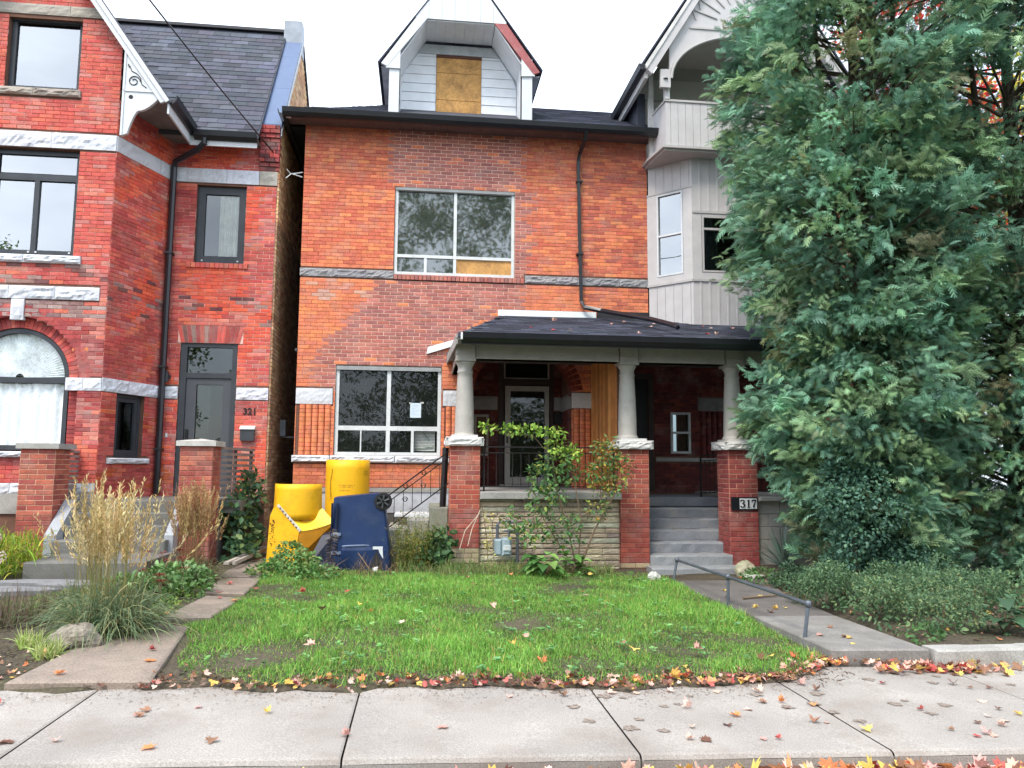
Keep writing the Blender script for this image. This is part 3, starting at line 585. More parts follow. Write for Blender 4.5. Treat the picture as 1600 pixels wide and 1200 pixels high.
for sgn, e in ((1, (1.29, 9.08)), (-1, (4.355, 9.12))):
    rf.prism([(e[0], -.145, e[1]), (2.815, -.145, 11.29), (2.815, -.145, 11.315), (e[0]-.015*sgn, -.145, e[1]+.02)], (0, 3.5, 0), DKSL[0])
rf.build('dormer_roof', M_SHINS, dorm)
for sgn, e in ((1, 1.50), (-1, 4.16)): MB().box(min(e, e-.16*sgn), max(e, e-.16*sgn), -.02, 2.6, 9.05, 9.08).build('eave_soffit', mat('dormer_side'), dorm)
M_SID = mat('white_siding', (.80, .82, .85), rough=.55, var=.05, fine=.04, bump=.06)
xs = lambda z: 0 if z < 9.22 else (z-9.22)*.66
for k in range(9):
    z0, z1 = 8.2+k*.186, 8.2+(k+1)*.186-.004; z1 = min(z1, 9.93)
    if z1 <= z0: break
    for (a, b, s) in ((1.66+xs(z1), 2.36, 1), (3.26, 3.95-xs(z1), -1)):
        if b-a > .03:
            a0 = 1.66+xs(z0) if s == 1 else a; b0 = 3.95-xs(z0) if s == -1 else b
            MB().add([(a0, by-.022, z0), (b0, by-.022, z0), (b, by-.008, z1), (a, by-.008, z1), (a0, by+.01, z0), (b0, by+.01, z0), (b, by+.01, z1), (a, by+.01, z1)],
                     [(0, 1, 2, 3), (0, 4, 5, 1), (3, 2, 6, 7), (0, 3, 7, 4), (1, 5, 6, 2)]).build('siding_board', M_SID, dorm)
MB().prism([(2.0, by-.04, 9.74), (3.6, by-.04, 9.74), (3.46, by-.04, 9.93), (2.12, by-.04, 9.93)], (0, .03, 0)).build('frieze_board', mat('grey_frieze', (.45, .47, .49), rough=.6), dorm)
for z0, z1, dd in ((8.2, 8.80, .03), (8.81, 9.36, .03), (9.365, 9.50, .035), (9.505, 9.68, .015)): MB().box(2.37, 3.25, by-dd, by, z0, z1).build('plywood_sheet', M_PLY, dorm)
MB().box(2.36, 3.26, by-.03, by, 9.68, 9.735).build('window_head', mat('brown_head', (.12, .05, .035)), dorm)
for k in range(7): MB().box(2.15+k*.186, 2.15+k*.186+.182, fy, by-.02, 10.0, 10.012).build('soffit_board', M_SID, dorm)
for k in range(5):
    ya, yb = fy+.0+k*.146, fy+k*.146+.142
    for p, q in (((1.69, 9.25), (2.15, 9.99)), ((3.96, 9.25), (3.455, 9.99))):
        s = -.012 if p[0] < 3 else .012
        MB().hexa([(p[0], ya, p[1]), (p[0]+s, ya, p[1]), (p[0]+s, yb, p[1]), (p[0], yb, p[1]), (q[0], ya, q[1]), (q[0]+s, ya, q[1]), (q[0]+s, yb, q[1]), (q[0], yb, q[1])]).build('soffit_board', M_SID, dorm)
        MB().box(min(p[0], p[0]+s), max(p[0], p[0]+s), ya, yb, 8.1, 9.25).build('reveal_board', M_SID, dorm)
MB().box(1.4, 4.3, -.32, -.08, 8.02, 8.06).build('roof_apron', mat('dark_fascia'), dorm)

# ================================================================== the porch shared by the two right-hand houses
P = thing('porch', 'front porch with three cream columns on red brick piers under a dark shingled roof', 'porch', (5.2, -1.1, .15))
PIER = [lin(*c) for c in ((158, 78, 64), (166, 84, 68), (150, 72, 62), (144, 68, 62), (170, 90, 72))]
PIER3 = [lin(*c) for c in ((140, 66, 64), (148, 72, 70), (132, 62, 62), (152, 78, 72))]
M_JP = lin(205, 165, 140)
def pier(par, x0, x1, y0, y1, z0, z1, cols, base=0, basecol=None, jt=.009, jc=M_JP, seed=0, course=.0735, dark=0, lim=140, cap=None):
    pr = bpy.data.objects.new('pier', None); COL.objects.link(pr); pr.parent = par; ORG[pr.name] = origin_of(par)
    B = Masonry()
    def cf(x, z, rd):
        if z < z0+base: return jit(basecol, .12), jt, lin(120, 110, 95)
        c = jit(rd.choice(cols), .14); jj = jc
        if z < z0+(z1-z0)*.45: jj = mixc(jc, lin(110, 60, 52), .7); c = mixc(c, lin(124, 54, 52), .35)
        return c, jt, jj
    for F_, ln, off in ((Frame((x0, y0), (1, 0), (0, -1)), x1-x0, 0), (Frame((x0, y0), (0, 1), (-1, 0)), y1-y0, .5), (Frame((x1, y0), (0, 1), (1, 0)), y1-y0, .5), (Frame((x0, y1), (1, 0), (0, 1)), x1-x0, 0)):
        B.wall(F_, 0, ln, z0, z1, (), cf, course=course, blen=ln/2-.0001 if ln < .5 else .22, seed=seed+int(off*2), weight=.1 if F_.n.y > .5 else 1, proud=.005)
    B.finish(pr, lim); MB().box(x0+.004, x1-.004, y0+.004, y1-.004, z0-.2, z1, (.2, .1, .08)).build('pier_core', mat('inner_brick'), pr)
    if cap: cap(pr)
    return pr
def stonecap(x0, x1, y0, y1, z0, z1):
    def f_(pr):
        c = lin(200, 198, 196)
        for F_, ln in ((Frame((x0, y0), (1, 0), (0, -1)), x1-x0), (Frame((x0, y0), (0, 1), (-1, 0)), y1-y0), (Frame((x1, y0), (0, 1), (1, 0)), y1-y0)):
            rock(pr, F_, .012, ln-.012, z0, z1-.012, .03, c, 'cap_stone', .014, M_LIME)
        MB().bev(x0-.015, x1+.015, y0-.015, y1+.015, z1-.02, z1, .008, c).box(x0+.07, x1-.07, y0+.07, y1-.07, z1, z1+.035, c).build('cap_slab', M_LIME, pr)
    return f_
pier(P, 2.655, 3.10, -2.25, -1.80, .23, 1.965, PIER, .22, lin(172, 158, 128), seed=31, cap=stonecap(2.60, 3.135, -2.30, -1.75, 1.965, 2.10))
pier(P, 5.27, 5.715, -2.25, -1.80, .14, 1.94, PIER, .08, lin(172, 150, 118), seed=41, cap=stonecap(5.215, 5.765, -2.30, -1.75, 1.94, 2.075))
pier(P, 7.0, 7.465, -2.25, -1.78, .08, 1.945, PIER3, .0, seed=51, cap=stonecap(6.94, 7.53, -2.31, -1.72, 1.945, 2.08))
for cx in (2.87, 5.44, 7.17):
    c = (cx, -2.03, 2.10); b = 0
    prof = [(.0, 0), (.165, .0), (.17, .02), (.165, .045), (.15, .055), (.148, .07)]+[(.146-.032*(k/10)**1.7, .09+.90*k/10) for k in range(11)]+[(.122, 1.0), (.122, 1.02), (.112, 1.03), (.112, 1.09), (.125, 1.115), (.145, 1.145), (.15, 1.17), (0, 1.17)]
    MB().lathe(prof, c, 28).box(cx-.185, cx+.185, -2.215, -1.845, 2.076, 2.105).build('column', M_BEIGE, P, True).data.polygons.foreach_set('use_smooth', [True]*(28*(len(prof)-1))+[False]*6)
    e = MB().box(cx-.155, cx+.155, -2.195, -1.87, 3.27, 3.315).box(cx-.145, cx+.145, -2.185, -1.88, 3.315, 3.60).box(cx-.155, cx+.155, -2.195, -1.87, 3.375, 3.39); e.build('column_block', M_BEIGE, P)
for a, b in ((3.02, 5.28), (5.60, 7.01), (7.33, 9.5)):
    MB().box(a, b, -2.15, -1.91, 3.31, 3.60).box(a, b, -2.17, -1.90, 3.31, 3.345).box(a, b, -2.16, -1.91, 3.345, 3.36).build('beam', M_BEIGE, P)
for x in (2.75,): MB().box(x, x+.24, -1.87, -.01, 3.31, 3.60).box(x-.02, x+.25, -1.87, -.01, 3.31, 3.345).build('side_beam', M_BEIGE, P)
# roof: front slope, hipped left end
mb = MB(); e0, e1, t0, t1, w0 = (2.72, -2.72, 3.60), (9.4, -2.72, 3.60), (3.6, -.004, 4.40), (9.4, -.004, 4.42), (2.64, -.004, 3.68)
lo = lambda p: (p[0], p[1], p[2]-.05)
mb.add([e0, e1, t1, t0, w0, lo(e0), lo(e1), lo(t1), lo(t0), lo(w0)], [(0, 1, 2, 3), (0, 3, 4), (8, 7, 6, 5), (9, 8, 5), (5, 6, 1, 0), (6, 7, 2, 1), (9, 5, 0, 4)], DKSL[0]); pr = mb.build('roof', M_SHINS, P)
lv = math.hypot(2.716, .82)
shingles(pr, (2.72, -2.72, 3.603), (1, 0, 0), (0, 2.716, .82), 6.6, lv, DKSL, 300, lambda u, v: u > v*.88/lv+.1 and u < 5.7, seed=12)
mb = MB(); mb.prism([(2.78, -2.72, 3.47), (2.78, -2.75, 3.47), (2.78, -2.81, 3.53), (2.78, -2.83, 3.61), (2.78, -2.81, 3.61), (2.78, -2.79, 3.54), (2.78, -2.72, 3.54)], (6.6, 0, 0)); mb.build('gutter', M_BLACK, P)
MB().box(2.76, 2.785, -2.83, -2.72, 3.5, 3.60).build('gutter_end', M_ALU, P)
MB().box(2.76, 9.4, -2.715, -2.69, 3.45, 3.60).box(2.76, 9.4, -2.69, -2.19, 3.565, 3.59).build('fascia', mat('dark_fascia'), P)
MB().hexa([(2.70, -2.7, 3.45), (2.72, -2.7, 3.45), (2.66, -.01, 3.5), (2.64, -.01, 3.5), (2.70, -2.7, 3.6), (2.72, -2.7, 3.6), (2.66, -.01, 3.65), (2.64, -.01, 3.65)]).hexa(
    [(2.70, -2.7, 3.52), (2.78, -2.7, 3.52), (2.78, -.01, 3.55), (2.66, -.01, 3.55), (2.70, -2.7, 3.54), (2.78, -2.7, 3.54), (2.78, -.01, 3.57), (2.66, -.01, 3.57)]).build('end_fascia', mat('weathered_board', (.36, .35, .33), rough=.8, stain=((.18, .17, .15), .7, 8)), P)
M_FLASH = mat('pale_flashing', (.62, .66, .68), rough=.4, var=.06, bump=.05)
MB().hexa([(3.57, -.05, 4.41), (5.40, -.05, 4.42), (5.40, -.006, 4.42), (3.57, -.006, 4.41), (3.57, -.02, 4.53), (5.40, -.02, 4.535), (5.40, -.006, 4.535), (3.57, -.006, 4.53)]).build('flashing', M_FLASH, P)
MB().box(5.42, 6.40, -.05, -.006, 4.40, 4.55).build('dark_flashing', mat('dark_fascia'), P)
MB().hexa([(2.28, -.06, 3.67), (2.80, -.06, 3.84), (2.80, -.006, 3.84), (2.28, -.006, 3.67), (2.30, -.03, 3.80), (2.82, -.03, 3.96), (2.82, -.006, 3.96), (2.30, -.006, 3.80)]).build('flashing', M_FLASH, P)
for k in range(20): MB().box(2.76+k*.27, 2.76+k*.27+.266, -2.18, .0, 3.54, 3.552).build('ceiling_board', mat('ceiling_paint', (.10, .09, .08), rough=.7), P)
MB().box(8.15, 9.4, -2.18, .55, 3.54, 3.552).build('ceiling_board', mat('ceiling_paint'), P)
# floors, walls under them, partition between the two entries
MB().bev(3.105, 5.27, -2.32, 1.08, 1.17, 1.285, .012).build('floor_slab', M_CONC, P); MB().bev(5.38, 7.40, -.88, .6, 1.0, 1.157, .012).build('floor_slab', M_STEP, P); MB().bev(7.41, 7.465, -1.77, .6, 1.02, 1.18, .012).build('floor_slab', M_CONC, P)
MB().bev(7.47, 9.6, -2.30, .6, 1.15, 1.225, .012).build('floor_slab', M_CONC, P)
MB().box(3.11, 5.26, -2.17, -.02, .0, 1.17).box(7.48, 9.6, -2.12, -.02, -.1, 1.14).box(5.4, 7.39, -.70, .6, -.1, .99).box(7.40, 7.46, -1.76, .6, -.1, 1.01).box(5.38, 5.72, -1.79, -.72, -.1, 1.0).build('porch_base', M_DCONC, P)
sw = bpy.data.objects.new('stone_wall', None); COL.objects.link(sw); sw.parent = P; ORG[sw.name] = origin_of(P)
M_ST = mat('sandstone', src='attr', rough=.85, var=.16, vs=6, fine=.16, fs=40, bump=.6, bs=35, bd=.01, stain=((.17, .155, .12), .5, 5))
STC = [lin(*c) for c in ((196, 182, 154), (186, 170, 144), (202, 188, 160), (176, 160, 140), (190, 168, 146), (166, 146, 134), (196, 190, 166))]
z = .08; k = 0
while z < 1.15:
    h = min(random.choice((.07, .078, .085, .092)), 1.168-z); x = 3.108
    while x < 5.26:
        e = min(5.266, x+random.uniform(.22, .62)); e = 5.266 if 5.266-e < .12 else e
        rock(sw, Frame((0, -2.17), (1, 0), (0, -1)), x, e, z, z+h-.006, .022+random.uniform(-.006, .008), jit(random.choice(STC), .1), 'stone', .006, M_ST); x = e
    z += h
bw = bpy.data.objects.new('block_wall', None); COL.objects.link(bw); bw.parent = P; ORG[bw.name] = origin_of(P)
for j in range(6):
    for i in range(6):
        a = 7.47+i*.405-(j % 2)*.2; b = a+.40; a = max(a, 7.47)
        if b-a > .05: MB().bev(a, min(b, 9.6), -2.15, -2.12, 1.148-(j+1)*.198, 1.148-j*.198-.005, .006).build('block', mat('beige_block', (.40, .37, .34), rough=.9, var=.1, vs=2, fine=.1, bump=.3, stain=((.28, .25, .22), .5, 4)), bw)
M_PLK = mat('cedar_plank', src='attr', rough=.65, var=.18, vs=4, fine=.2, fs=45, bump=.25, bs=30)
pt = MB().box(5.325, 5.37, -1.84, -.01, 1.285, 3.54).build('partition', mat('inner_brick'), P)
for k in range(22):
    y = -1.84+k*.083; c = jit(lin(*random.choice(((206, 140, 80), (194, 126, 72), (216, 154, 92), (184, 118, 70)))), .12)
    MB().box(5.305+random.uniform(0, .006), 5.324, y, y+.078, 1.29, 3.535, c).build('plank', M_PLK, pt)
# front steps of 317
S = thing('front_steps', 'worn grey painted concrete steps climbing between two brick porch piers', 'steps', (6.1, -2.9, .1))
tops = [(.992, -1.15, 5.725, 7.34), (.832, -1.42, 5.725, 7.34), (.672, -1.70, 5.725, 7.30), (.502, -1.98, 5.725, 6.99), (.336, -2.27, 5.72, 7.02), (.178, -2.52, 5.66, 7.09)]
for i, (z, y, a, b) in enumerate(tops):
    mb = MB(); n = 10; v = [];
    for k in range(n+1):
        x = a+(b-a)*k/n; v.append((x, y+random.uniform(-.008, .008), z-.165-(.2 if i == 5 else 0)))
    for k in range(n+1): v.append((a+(b-a)*k/n, y+random.uniform(-.008, .008)-.008, z-.03))
    for k in range(n+1): v.append((a+(b-a)*k/n, y+random.uniform(-.004, .016), z+random.uniform(-.008, .003)-(.03 if (i in (1, 2) and k in (4, 5, 6)) else 0)))
    for k in range(n+1): v.append((a+(b-a)*k/n, y+.45, z))
    fs = [(r*(n+1)+k, r*(n+1)+k+1, (r+1)*(n+1)+k+1, (r+1)*(n+1)+k) for r in range(3) for k in range(n)]
    m = len(v); v += [(a, y+.45, z-.165), (b, y+.45, z-.165)]
    fs += [(0, n+1, 2*n+2, 3*n+3, m), (n, m+1, 4*n+3, 3*n+2, 2*n+1)]
    mb.add(v, fs).build('step', M_STEP if i < 4 else mat('grey_step_bare', (.27, .28, .295), rough=.85, var=.14, vs=4, fine=.14, fs=60, bump=.5, bs=45, stain=((.2, .19, .17), .6, 4)), S)

# ================================================================== house 317
Q = thing('bay_house', 'taupe boarded bay house with an arched balcony under a steep gable, number 317', 'house', (8, .3, .1))
FA, FB, FC = Frame((6.41, 0), (.7071, -.7071), (-.7071, -.7071)), Frame((7.06, -.65), (1, 0), (0, -1)), Frame((8.94, -.65), (.7071, .7071), (.7071, -.7071))
def boards(par, F, u0, u1, z0, z1, wd=.135, ph=0, name='board', m=None, batten=False):
    u = u0-ph
    while u < u1-.004:
        a, b = max(u0, u+.003), min(u1, u+wd-.003)
        if b-a > .01:
            mb = MB().fbox(F, a, b, z0, z1, -.03, 0)
            mb.build(name, m or M_TAUPE, par)
            if batten and b < u1-.02: MB().fbox(F, b-.012, b+.018, z0, z1, 0, .014).build('batten', M_TAUPE, par)
        u += wd
boards(Q, FA, .02, .92, 4.05, 5.03, .17); boards(Q, FB, .0, 1.88, 4.05, 5.03, .17, .03, batten=True); boards(Q, FC, 0, .92, 4.05, 5.03, .17)
boards(Q, FA, .02, .92, 6.83, 7.42, .17); boards(Q, FB, .0, 1.88, 6.36, 7.42, .17, .02, batten=True); boards(Q, FC, 0, .92, 6.83, 7.42, .17)
for F_, ln in ((FA, .92), (FB, 1.88), (FC, .92)):
    MB().fbox(F_, 0, ln, 5.033, 5.075, -.03, .025).build('trim', M_TAUPET, Q)
MB().fbox(FB, 0, 1.88, 6.31, 6.355, -.03, .02).build('trim', M_TAUPET, Q); MB().fbox(FA, 0, .92, 6.80, 6.828, -.03, .015).build('trim', M_TAUPET, Q); MB().fbox(FC, 0, .92, 6.80, 6.828, -.03, .015).build('trim', M_TAUPET, Q)
def casing(F_, ln, zt, u0, u1, z0, z1):
    mb = MB().fbox(F_, 0.0, u0, 5.077, zt, -.03, .006).fbox(F_, u1, ln, 5.077, zt, -.03, .006).fbox(F_, u0, u1, 5.077, z0, -.03, .006)
    if zt > z1: mb.fbox(F_, u0, u1, z1, zt, -.03, .006)
    mb.build('casing', M_TAUPE, Q)
casing(FA, .92, 6.798, .2, .74, 5.20, 6.785); casing(FB, 1.88, 6.308, .17, 1.71, 5.2, 6.27); casing(FC, .92, 6.798, .2, .74, 5.20, 6.785)
for F_ in (FA, FC): window(Q, F_, .205, .735, 5.205, 6.78, .014, .03, M_WHITE, [(.235, .705, 5.235, 5.965), (.235, .705, 6.0, 6.75)], hbars=[(5.98, .035, .235, .705)], gl=M_GLASSB)
window(Q, FB, .18, 1.70, 5.21, 6.265, .012, .035, M_TAUPET, [(.215, .925, 5.245, 6.0), (.215, .925, 6.04, 6.23), (.955, 1.665, 5.245, 6.0), (.955, 1.665, 6.04, 6.23)], [(.94, .03, 5.24, 6.23)], [(6.02, .04, .215, 1.665)])
MB().add([FA(0, 4.1, -.05), FB(.02, 4.1, -.1), FB(1.86, 4.1, -.1), FC(.92, 4.1, -.05), FA(0, 7.3, -.3), FB(.02, 7.3, -.3), FB(1.86, 7.3, -.3), FC(.92, 7.3, -.3)], [(4, 5, 6, 7)]).box(6.6, 9.4, .9, 1., 3.9, 7.6).box(6.45, 9.6, -.02, .9, 7.33, 7.4).box(6.45, 9.55, .0, .9, 4.0, 4.06).build('inner_wall', M_DARK, Q)
for u in (.3, 1.45):
    cu = MB(); n = 22; vs = [FB(u-.12+.34*k/n, z, -.12+.02*math.sin(k*1.3)) for z in (5.2, 6.3) for k in range(n+1)]; cu.add(vs, [(k, k+1, n+2+k, n+1+k) for k in range(n)]).build('curtain', mat('dim_curtain', (.35, .36, .38), rough=.9), Q)
# balcony
def slabp(pts, z0, z1): return MB().prism([(x, y, z0) for x, y in pts], (0, 0, z1-z0))
slabp([(6.32, .0), (6.32, -.30), (6.42, -1.0), (9.6, -1.0), (9.7, -.3), (9.7, 0)], 7.385, 7.43).build('balcony_floor', M_TAUPET, Q)
slabp([(6.38, .0), (6.38, -.28), (6.47, -.945), (9.55, -.945), (9.64, -.28), (9.64, 0)], 7.345, 7.384).build('balcony_moulding', M_TAUPET, Q)
FR_ = Frame((6.51, -.9), (1, 0), (0, -1)); FS_ = Frame((6.44, -.12), (.07, -.78), (-.78, -.07)); FT_ = Frame((9.56, -.12), (-.07, -.78), (.78, -.07))
boards(Q, FR_, 0, 2.98, 7.43, 8.29, .14, .05, 'rail_board'); boards(Q, FS_, .02, .78, 7.43, 8.29, .26, 0, 'rail_board', M_TAUPE); boards(Q, FT_, .02, .78, 7.43, 8.29, .26, 0, 'rail_board')
MB().fbox(FR_, -.02, 3.0, 8.29, 8.33, -.05, .02).build('rail_cap', M_TAUPET, Q); [MB().fbox(q, 0, .79, 8.29, 8.33, -.05, .02).build('rail_cap', M_TAUPET, Q) for q in (FS_, FT_)]
M_POST = mat('pale_post', (.58, .56, .54), rough=.55, bump=.08)
for x, y in ((6.49, -.93), (9.41, -.93), (6.38, -.30), (9.56, -.30)): MB().box(x, x+.09, y, y+.09, 7.43 if y > -.5 else 8.33, 9.2 if y > -.5 else 8.9).build('balcony_post', M_POST, Q)
gy = -1.0; GX, EZ, SL = 8.0, 8.90, 1.61; APZ = EZ+1.88*SL
rk = lambda x: EZ+(1.88-abs(x-GX))*SL
n = 28; a_, b_ = 1.44, .92; mbp = MB(); vs = []; fs = []
for k in range(n+1):
    t = math.pi*k/n; x = GX-a_*math.cos(t); zb = 8.68+b_*math.sin(t); zt = rk(x)-.18 if 0 < k < n else max(zb+.02, rk(x)-.18); vs += [(x, gy, zb), (x, gy, max(zt, zb+.02)), (x, gy+.05, zb), (x, gy+.05, max(zt, zb+.02))]
for k in range(n): q = 4*k; fs += [(q, q+4, q+5, q+1), (q+2, q, q+4, q+6)[::-1], (q+3, q+7, q+6, q+2)]
mbp.add(vs, fs).build('arch_panel', M_TAUPE, Q)
mb = MB(); ring = []
for k in range(n+1): t = math.pi*k/n; ring.append((GX-(a_-.03)*math.cos(t), gy-.012, 8.68+(b_-.03)*math.sin(t)))
MB().tube(ring, .028, 6).build('arch_moulding', M_TAUPET, Q)
for k in range(11):                                                                       # sunburst ribs above the arch
    t = math.radians(18+14.4*k); c0 = Vector((GX, gy-.012, 9.72)); dv = Vector((math.cos(t), 0, math.sin(t))); r1 = .55
    r2 = min(1.6, next((q/100 for q in range(60, 200) if rk(c0.x+dv.x*q/100)-.30 < c0.z+dv.z*q/100), 1.6))
    if r2 > r1+.1:
        MB().tube([c0+dv*r1, c0+dv*r2], .014, 4).build('sunburst_rib', M_TAUPET, Q); sd2 = Vector((-dv.z, 0, dv.x)); MB().tube([c0+dv*r2, c0+dv*(r2-.12)+sd2*.17], .014, 4).build('sunburst_rib', M_TAUPET, Q)
MB().box(6.95, 9.05, gy-.02, gy, 9.665, 9.70).build('trim', M_TAUPET, Q)
for s in (-1, 1):
    X = lambda q: GX+s*q
    MB().prism([(X(1.93), gy-.1, EZ-.08), (X(0), gy-.1, APZ), (X(0), gy-.1, APZ-.30), (X(1.80), gy-.1, EZ-.20)], (0, .10, 0)).build('bargeboard', M_TAUPE, Q)
    MB().prism([(X(1.93), gy-.125, EZ-.05), (X(0), gy-.125, APZ+.03), (X(0), gy-.125, APZ-.06), (X(1.90), gy-.125, EZ-.12)], (0, .03, 0)).build('rake_moulding', M_POST, Q)
    MB().prism([(X(1.62), gy-.02, 8.50), (X(1.43), gy-.02, 8.50), (X(1.43), gy-.02, 8.84), (X(1.62), gy-.02, 8.84)], (0, .06, 0)).build('corner_block', M_TAUPE, Q)
    MB().lathe([(.045, 0), (.0, 0)], (X(1.525), gy-.022, 8.66), 14).build('drill_hole', M_DARK, Q).rotation_euler = (0, 0, 0)
    MB().prism([(X(1.98), gy-.12, EZ-.05), (X(0), gy-.12, APZ+.05), (X(0), gy-.12, APZ+.10), (X(1.98), gy-.12, EZ)], (0, 5.5, 0), DKSL[0]).build('roof_slope', M_SHINS, Q)
    MB().prism([(X(1.9), gy-.06, EZ-.12), (X(2.0), gy-.06, EZ-.10), (X(2.03), gy-.06, EZ+.0), (X(1.9), gy-.06, EZ+.0)], (0, 2.1, 0)).build('gutter', M_BLACK, Q)
    MB().box(min(X(1.9), X(1.84)), max(X(1.9), X(1.84)), gy, 1.2, EZ-.24, EZ-.08).build('eave_fascia', M_POST, Q)
    MB().box(min(X(1.75), X(1.60)), max(X(1.75), X(1.60)), .02, 4.0, 7.6, EZ-.02).build('dormer_cheek', mat('dark_slate_cheek', (.05, .055, .075), rough=.7, bump=.6, bs=20), Q)
M_BAL = mat('pale_balcony_paint', (.66, .63, .61), rough=.7, var=.05, bump=.05)
MB().prism([(6.30, .45, 7.43), (9.7, .45, 7.43), (9.7, .45, 9.0), (9.42, .45, 9.42), (6.58, .45, 9.42), (6.30, .45, 9.0)], (0, .05, 0)).build('balcony_wall', M_BAL, Q); MB().box(6.76, 9.24, -.95, .5, 9.72, 9.75).build('balcony_ceiling', M_BAL, Q)
MB().prism([(6.6, .5, 9.38), (9.4, .5, 9.38), (8.4, .5, 11.0), (7.6, .5, 11.0)], (0, .05, 0)).build('gable_wall', M_TAUPE, Q)
MB().box(6.33, 9.7, .42, .449, 8.95, 8.98).build('trim', M_TAUPET, Q)
MB().box(6.85, 6.93, .4, .449, 7.43, 8.62).box(7.9, 7.98, .4, .449, 7.43, 8.62).box(6.93, 7.9, .4, .449, 8.54, 8.62).build('balcony_door_frame', M_TAUPET, Q); MB().box(6.94, 7.89, .43, .448, 7.43, 8.53).build('balcony_door', M_DARK, Q)
# 317's ground floor inside the porch
F6 = Frame((0, .6), (1, 0), (0, -1)); E3 = Masonry()
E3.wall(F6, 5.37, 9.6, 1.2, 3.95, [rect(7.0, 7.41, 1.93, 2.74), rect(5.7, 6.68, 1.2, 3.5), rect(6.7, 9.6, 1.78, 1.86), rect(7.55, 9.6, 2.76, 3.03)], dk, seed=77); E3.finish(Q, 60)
mb = MB(); core(mb, F6, 5.37, 9.6, .9, 4.05, [(7.0, 7.41, 1.93, 2.74)], -.3, -.004); mb.build('wall_core', mat('inner_brick'), Q)
window(Q, F6, 7.005, 7.405, 1.935, 2.735, .02, .045, mat('dim_white_frame', (.5, .5, .5), rough=.6), [(7.05, 7.36, 1.98, 2.32), (7.05, 7.36, 2.36, 2.69)], hbars=[(2.34, .04, 7.05, 7.36)], gl=M_GLASSD)
MB().fbox(F6, 6.7, 9.5, 1.785, 1.855, -.02, .03).build('sill_course', M_CONC, Q); rock(Q, F6, 7.56, 8.3, 2.765, 3.025, .02, lin(120, 116, 114), amp=.01, m=M_LIME)
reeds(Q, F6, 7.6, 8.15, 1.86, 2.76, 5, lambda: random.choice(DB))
MB().fbox(F6, 5.72, 5.82, 1.215, 3.48, -.02, .03).fbox(F6, 6.56, 6.66, 1.215, 3.48, -.02, .03).fbox(F6, 5.82, 6.56, 3.38, 3.48, -.02, .03).build('door_frame', M_DTRIM, Q); MB().fbox(F6, 5.83, 6.55, 1.22, 3.37, -.02, .0).build('front_door', mat('near_black_door', (.02, .02, .025), rough=.4), Q)
E4 = Masonry(); F7 = Frame((9.6, 0), (1, 0), (0, -1)); E4.wall(F7, 0, 3.2, 1.2, 8.6, [rect(.9, 2.2, 5.2, 6.8)], lambda x, z, rd: (jit(rd.choice(PIER), .14), .006, M_O), seed=6, course=.07, weight=.2); E4.finish(Q, 0)
mb = MB(); core(mb, F7, 0, 3.2, .0, 8.7, [(.9, 2.2, 5.2, 6.8)], -.3, -.004); mb.box(12.5, 12.8, .3, 8, 0, 8.7).box(9.6, 12.8, 7.9, 8, 0, 8.7); mb.build('wall_core', mat('inner_brick'), Q)
window(Q, F7, .92, 2.18, 5.22, 6.78, -.03, .06, M_GREYF, [(.98, 2.12, 5.28, 6.72)]); MB().box(10.3, 12, .5, .52, 5, 7).build('inner_wall', M_DARK, Q)
MB().prism([(9.3, -.4, 8.68), (9.3, 3.6, 10.9), (9.3, 3.6, 10.85), (9.3, -.4, 8.60)], (3.7, 0, 0), DKSL[1]).build('roof_slope', M_SHINS, Q)

# ================================================================== house 321
Z = thing('gabled_house', 'red brick house with white stone bands, a bay and a steep gable, number 321', 'house', (-2.9, .2, .2))
RED = [lin(*c) for c in ((200, 92, 82), (194, 86, 78), (206, 102, 86), (188, 80, 76), (210, 110, 86), (197, 92, 84))]
DKR = [lin(*c) for c in ((160, 70, 68), (168, 74, 70), (150, 68, 68))]; BRI = [lin(*c) for c in ((212, 90, 68), (218, 100, 72), (206, 84, 66))]
PUR = [lin(*c) for c in ((110, 64, 66), (126, 80, 76), (150, 116, 108))]
M_R, M_PINK = lin(150, 74, 64), lin(226, 184, 170)
FD, FG = Frame((-2.25, -.1), (1, 0), (0, -1)), Frame((-2.73, -1.35), (.48, 1.25), (1.25, -.48)); FF = Frame((-5.33, -1.35), (1, 0), (0, -1))
def noise2(x, z): return math.sin(x*3.1+1.3*math.sin(z*2.3))*math.sin(z*2.7+1.7*math.sin(x*1.9))
def c_door(u, z, rd):
    n = noise2(u, z); c = rd.choice(RED); j, mc = .0045, M_R
    if 4.25 < z < 5.2 and .25 < u < 1.35 and n > -.5: c = rd.choice(BRI)
    elif n > .35: c = rd.choice(BRI)
    elif n < -.4: c = mixc(c, rd.choice(DKR), .6)
    if -.1 < n < .25 and rd.random() < .5: c = mixc(c, (.52, .40, .36), rd.uniform(.1, .4))
    if 4.0 < z < 4.6 and rd.random() < .16: c = rd.choice(PUR)
    if rd.random() < .4 or (u > 1.35 and rd.random() < .7): j, mc = .0085, M_PINK
    if z < 1.9 and rd.random() < .3: c = lin(188, 92, 56)
    return jit(c, .14), j, mc
def c_bay(u, z, rd):
    n = noise2(u+4, z*1.1); c = rd.choice(RED); j, mc = .0045, M_R
    if n > .3: c = rd.choice(BRI)
    elif n < -.35: c = mixc(c, rd.choice(DKR), .6)
    if .0 < n < .25 and rd.random() < .5: c = mixc(c, (.52, .40, .36), rd.uniform(.1, .35))
    if 3.95 < z < 4.75 and rd.random() < .13: c = rd.choice(PUR)
    if z < 2.8 and n > 0: c = rd.choice((lin(192, 92, 56), lin(172, 64, 56), lin(180, 78, 60)))
    if rd.random() < .22: j, mc = .008, M_PINK
    return jit(c, .15), j, mc
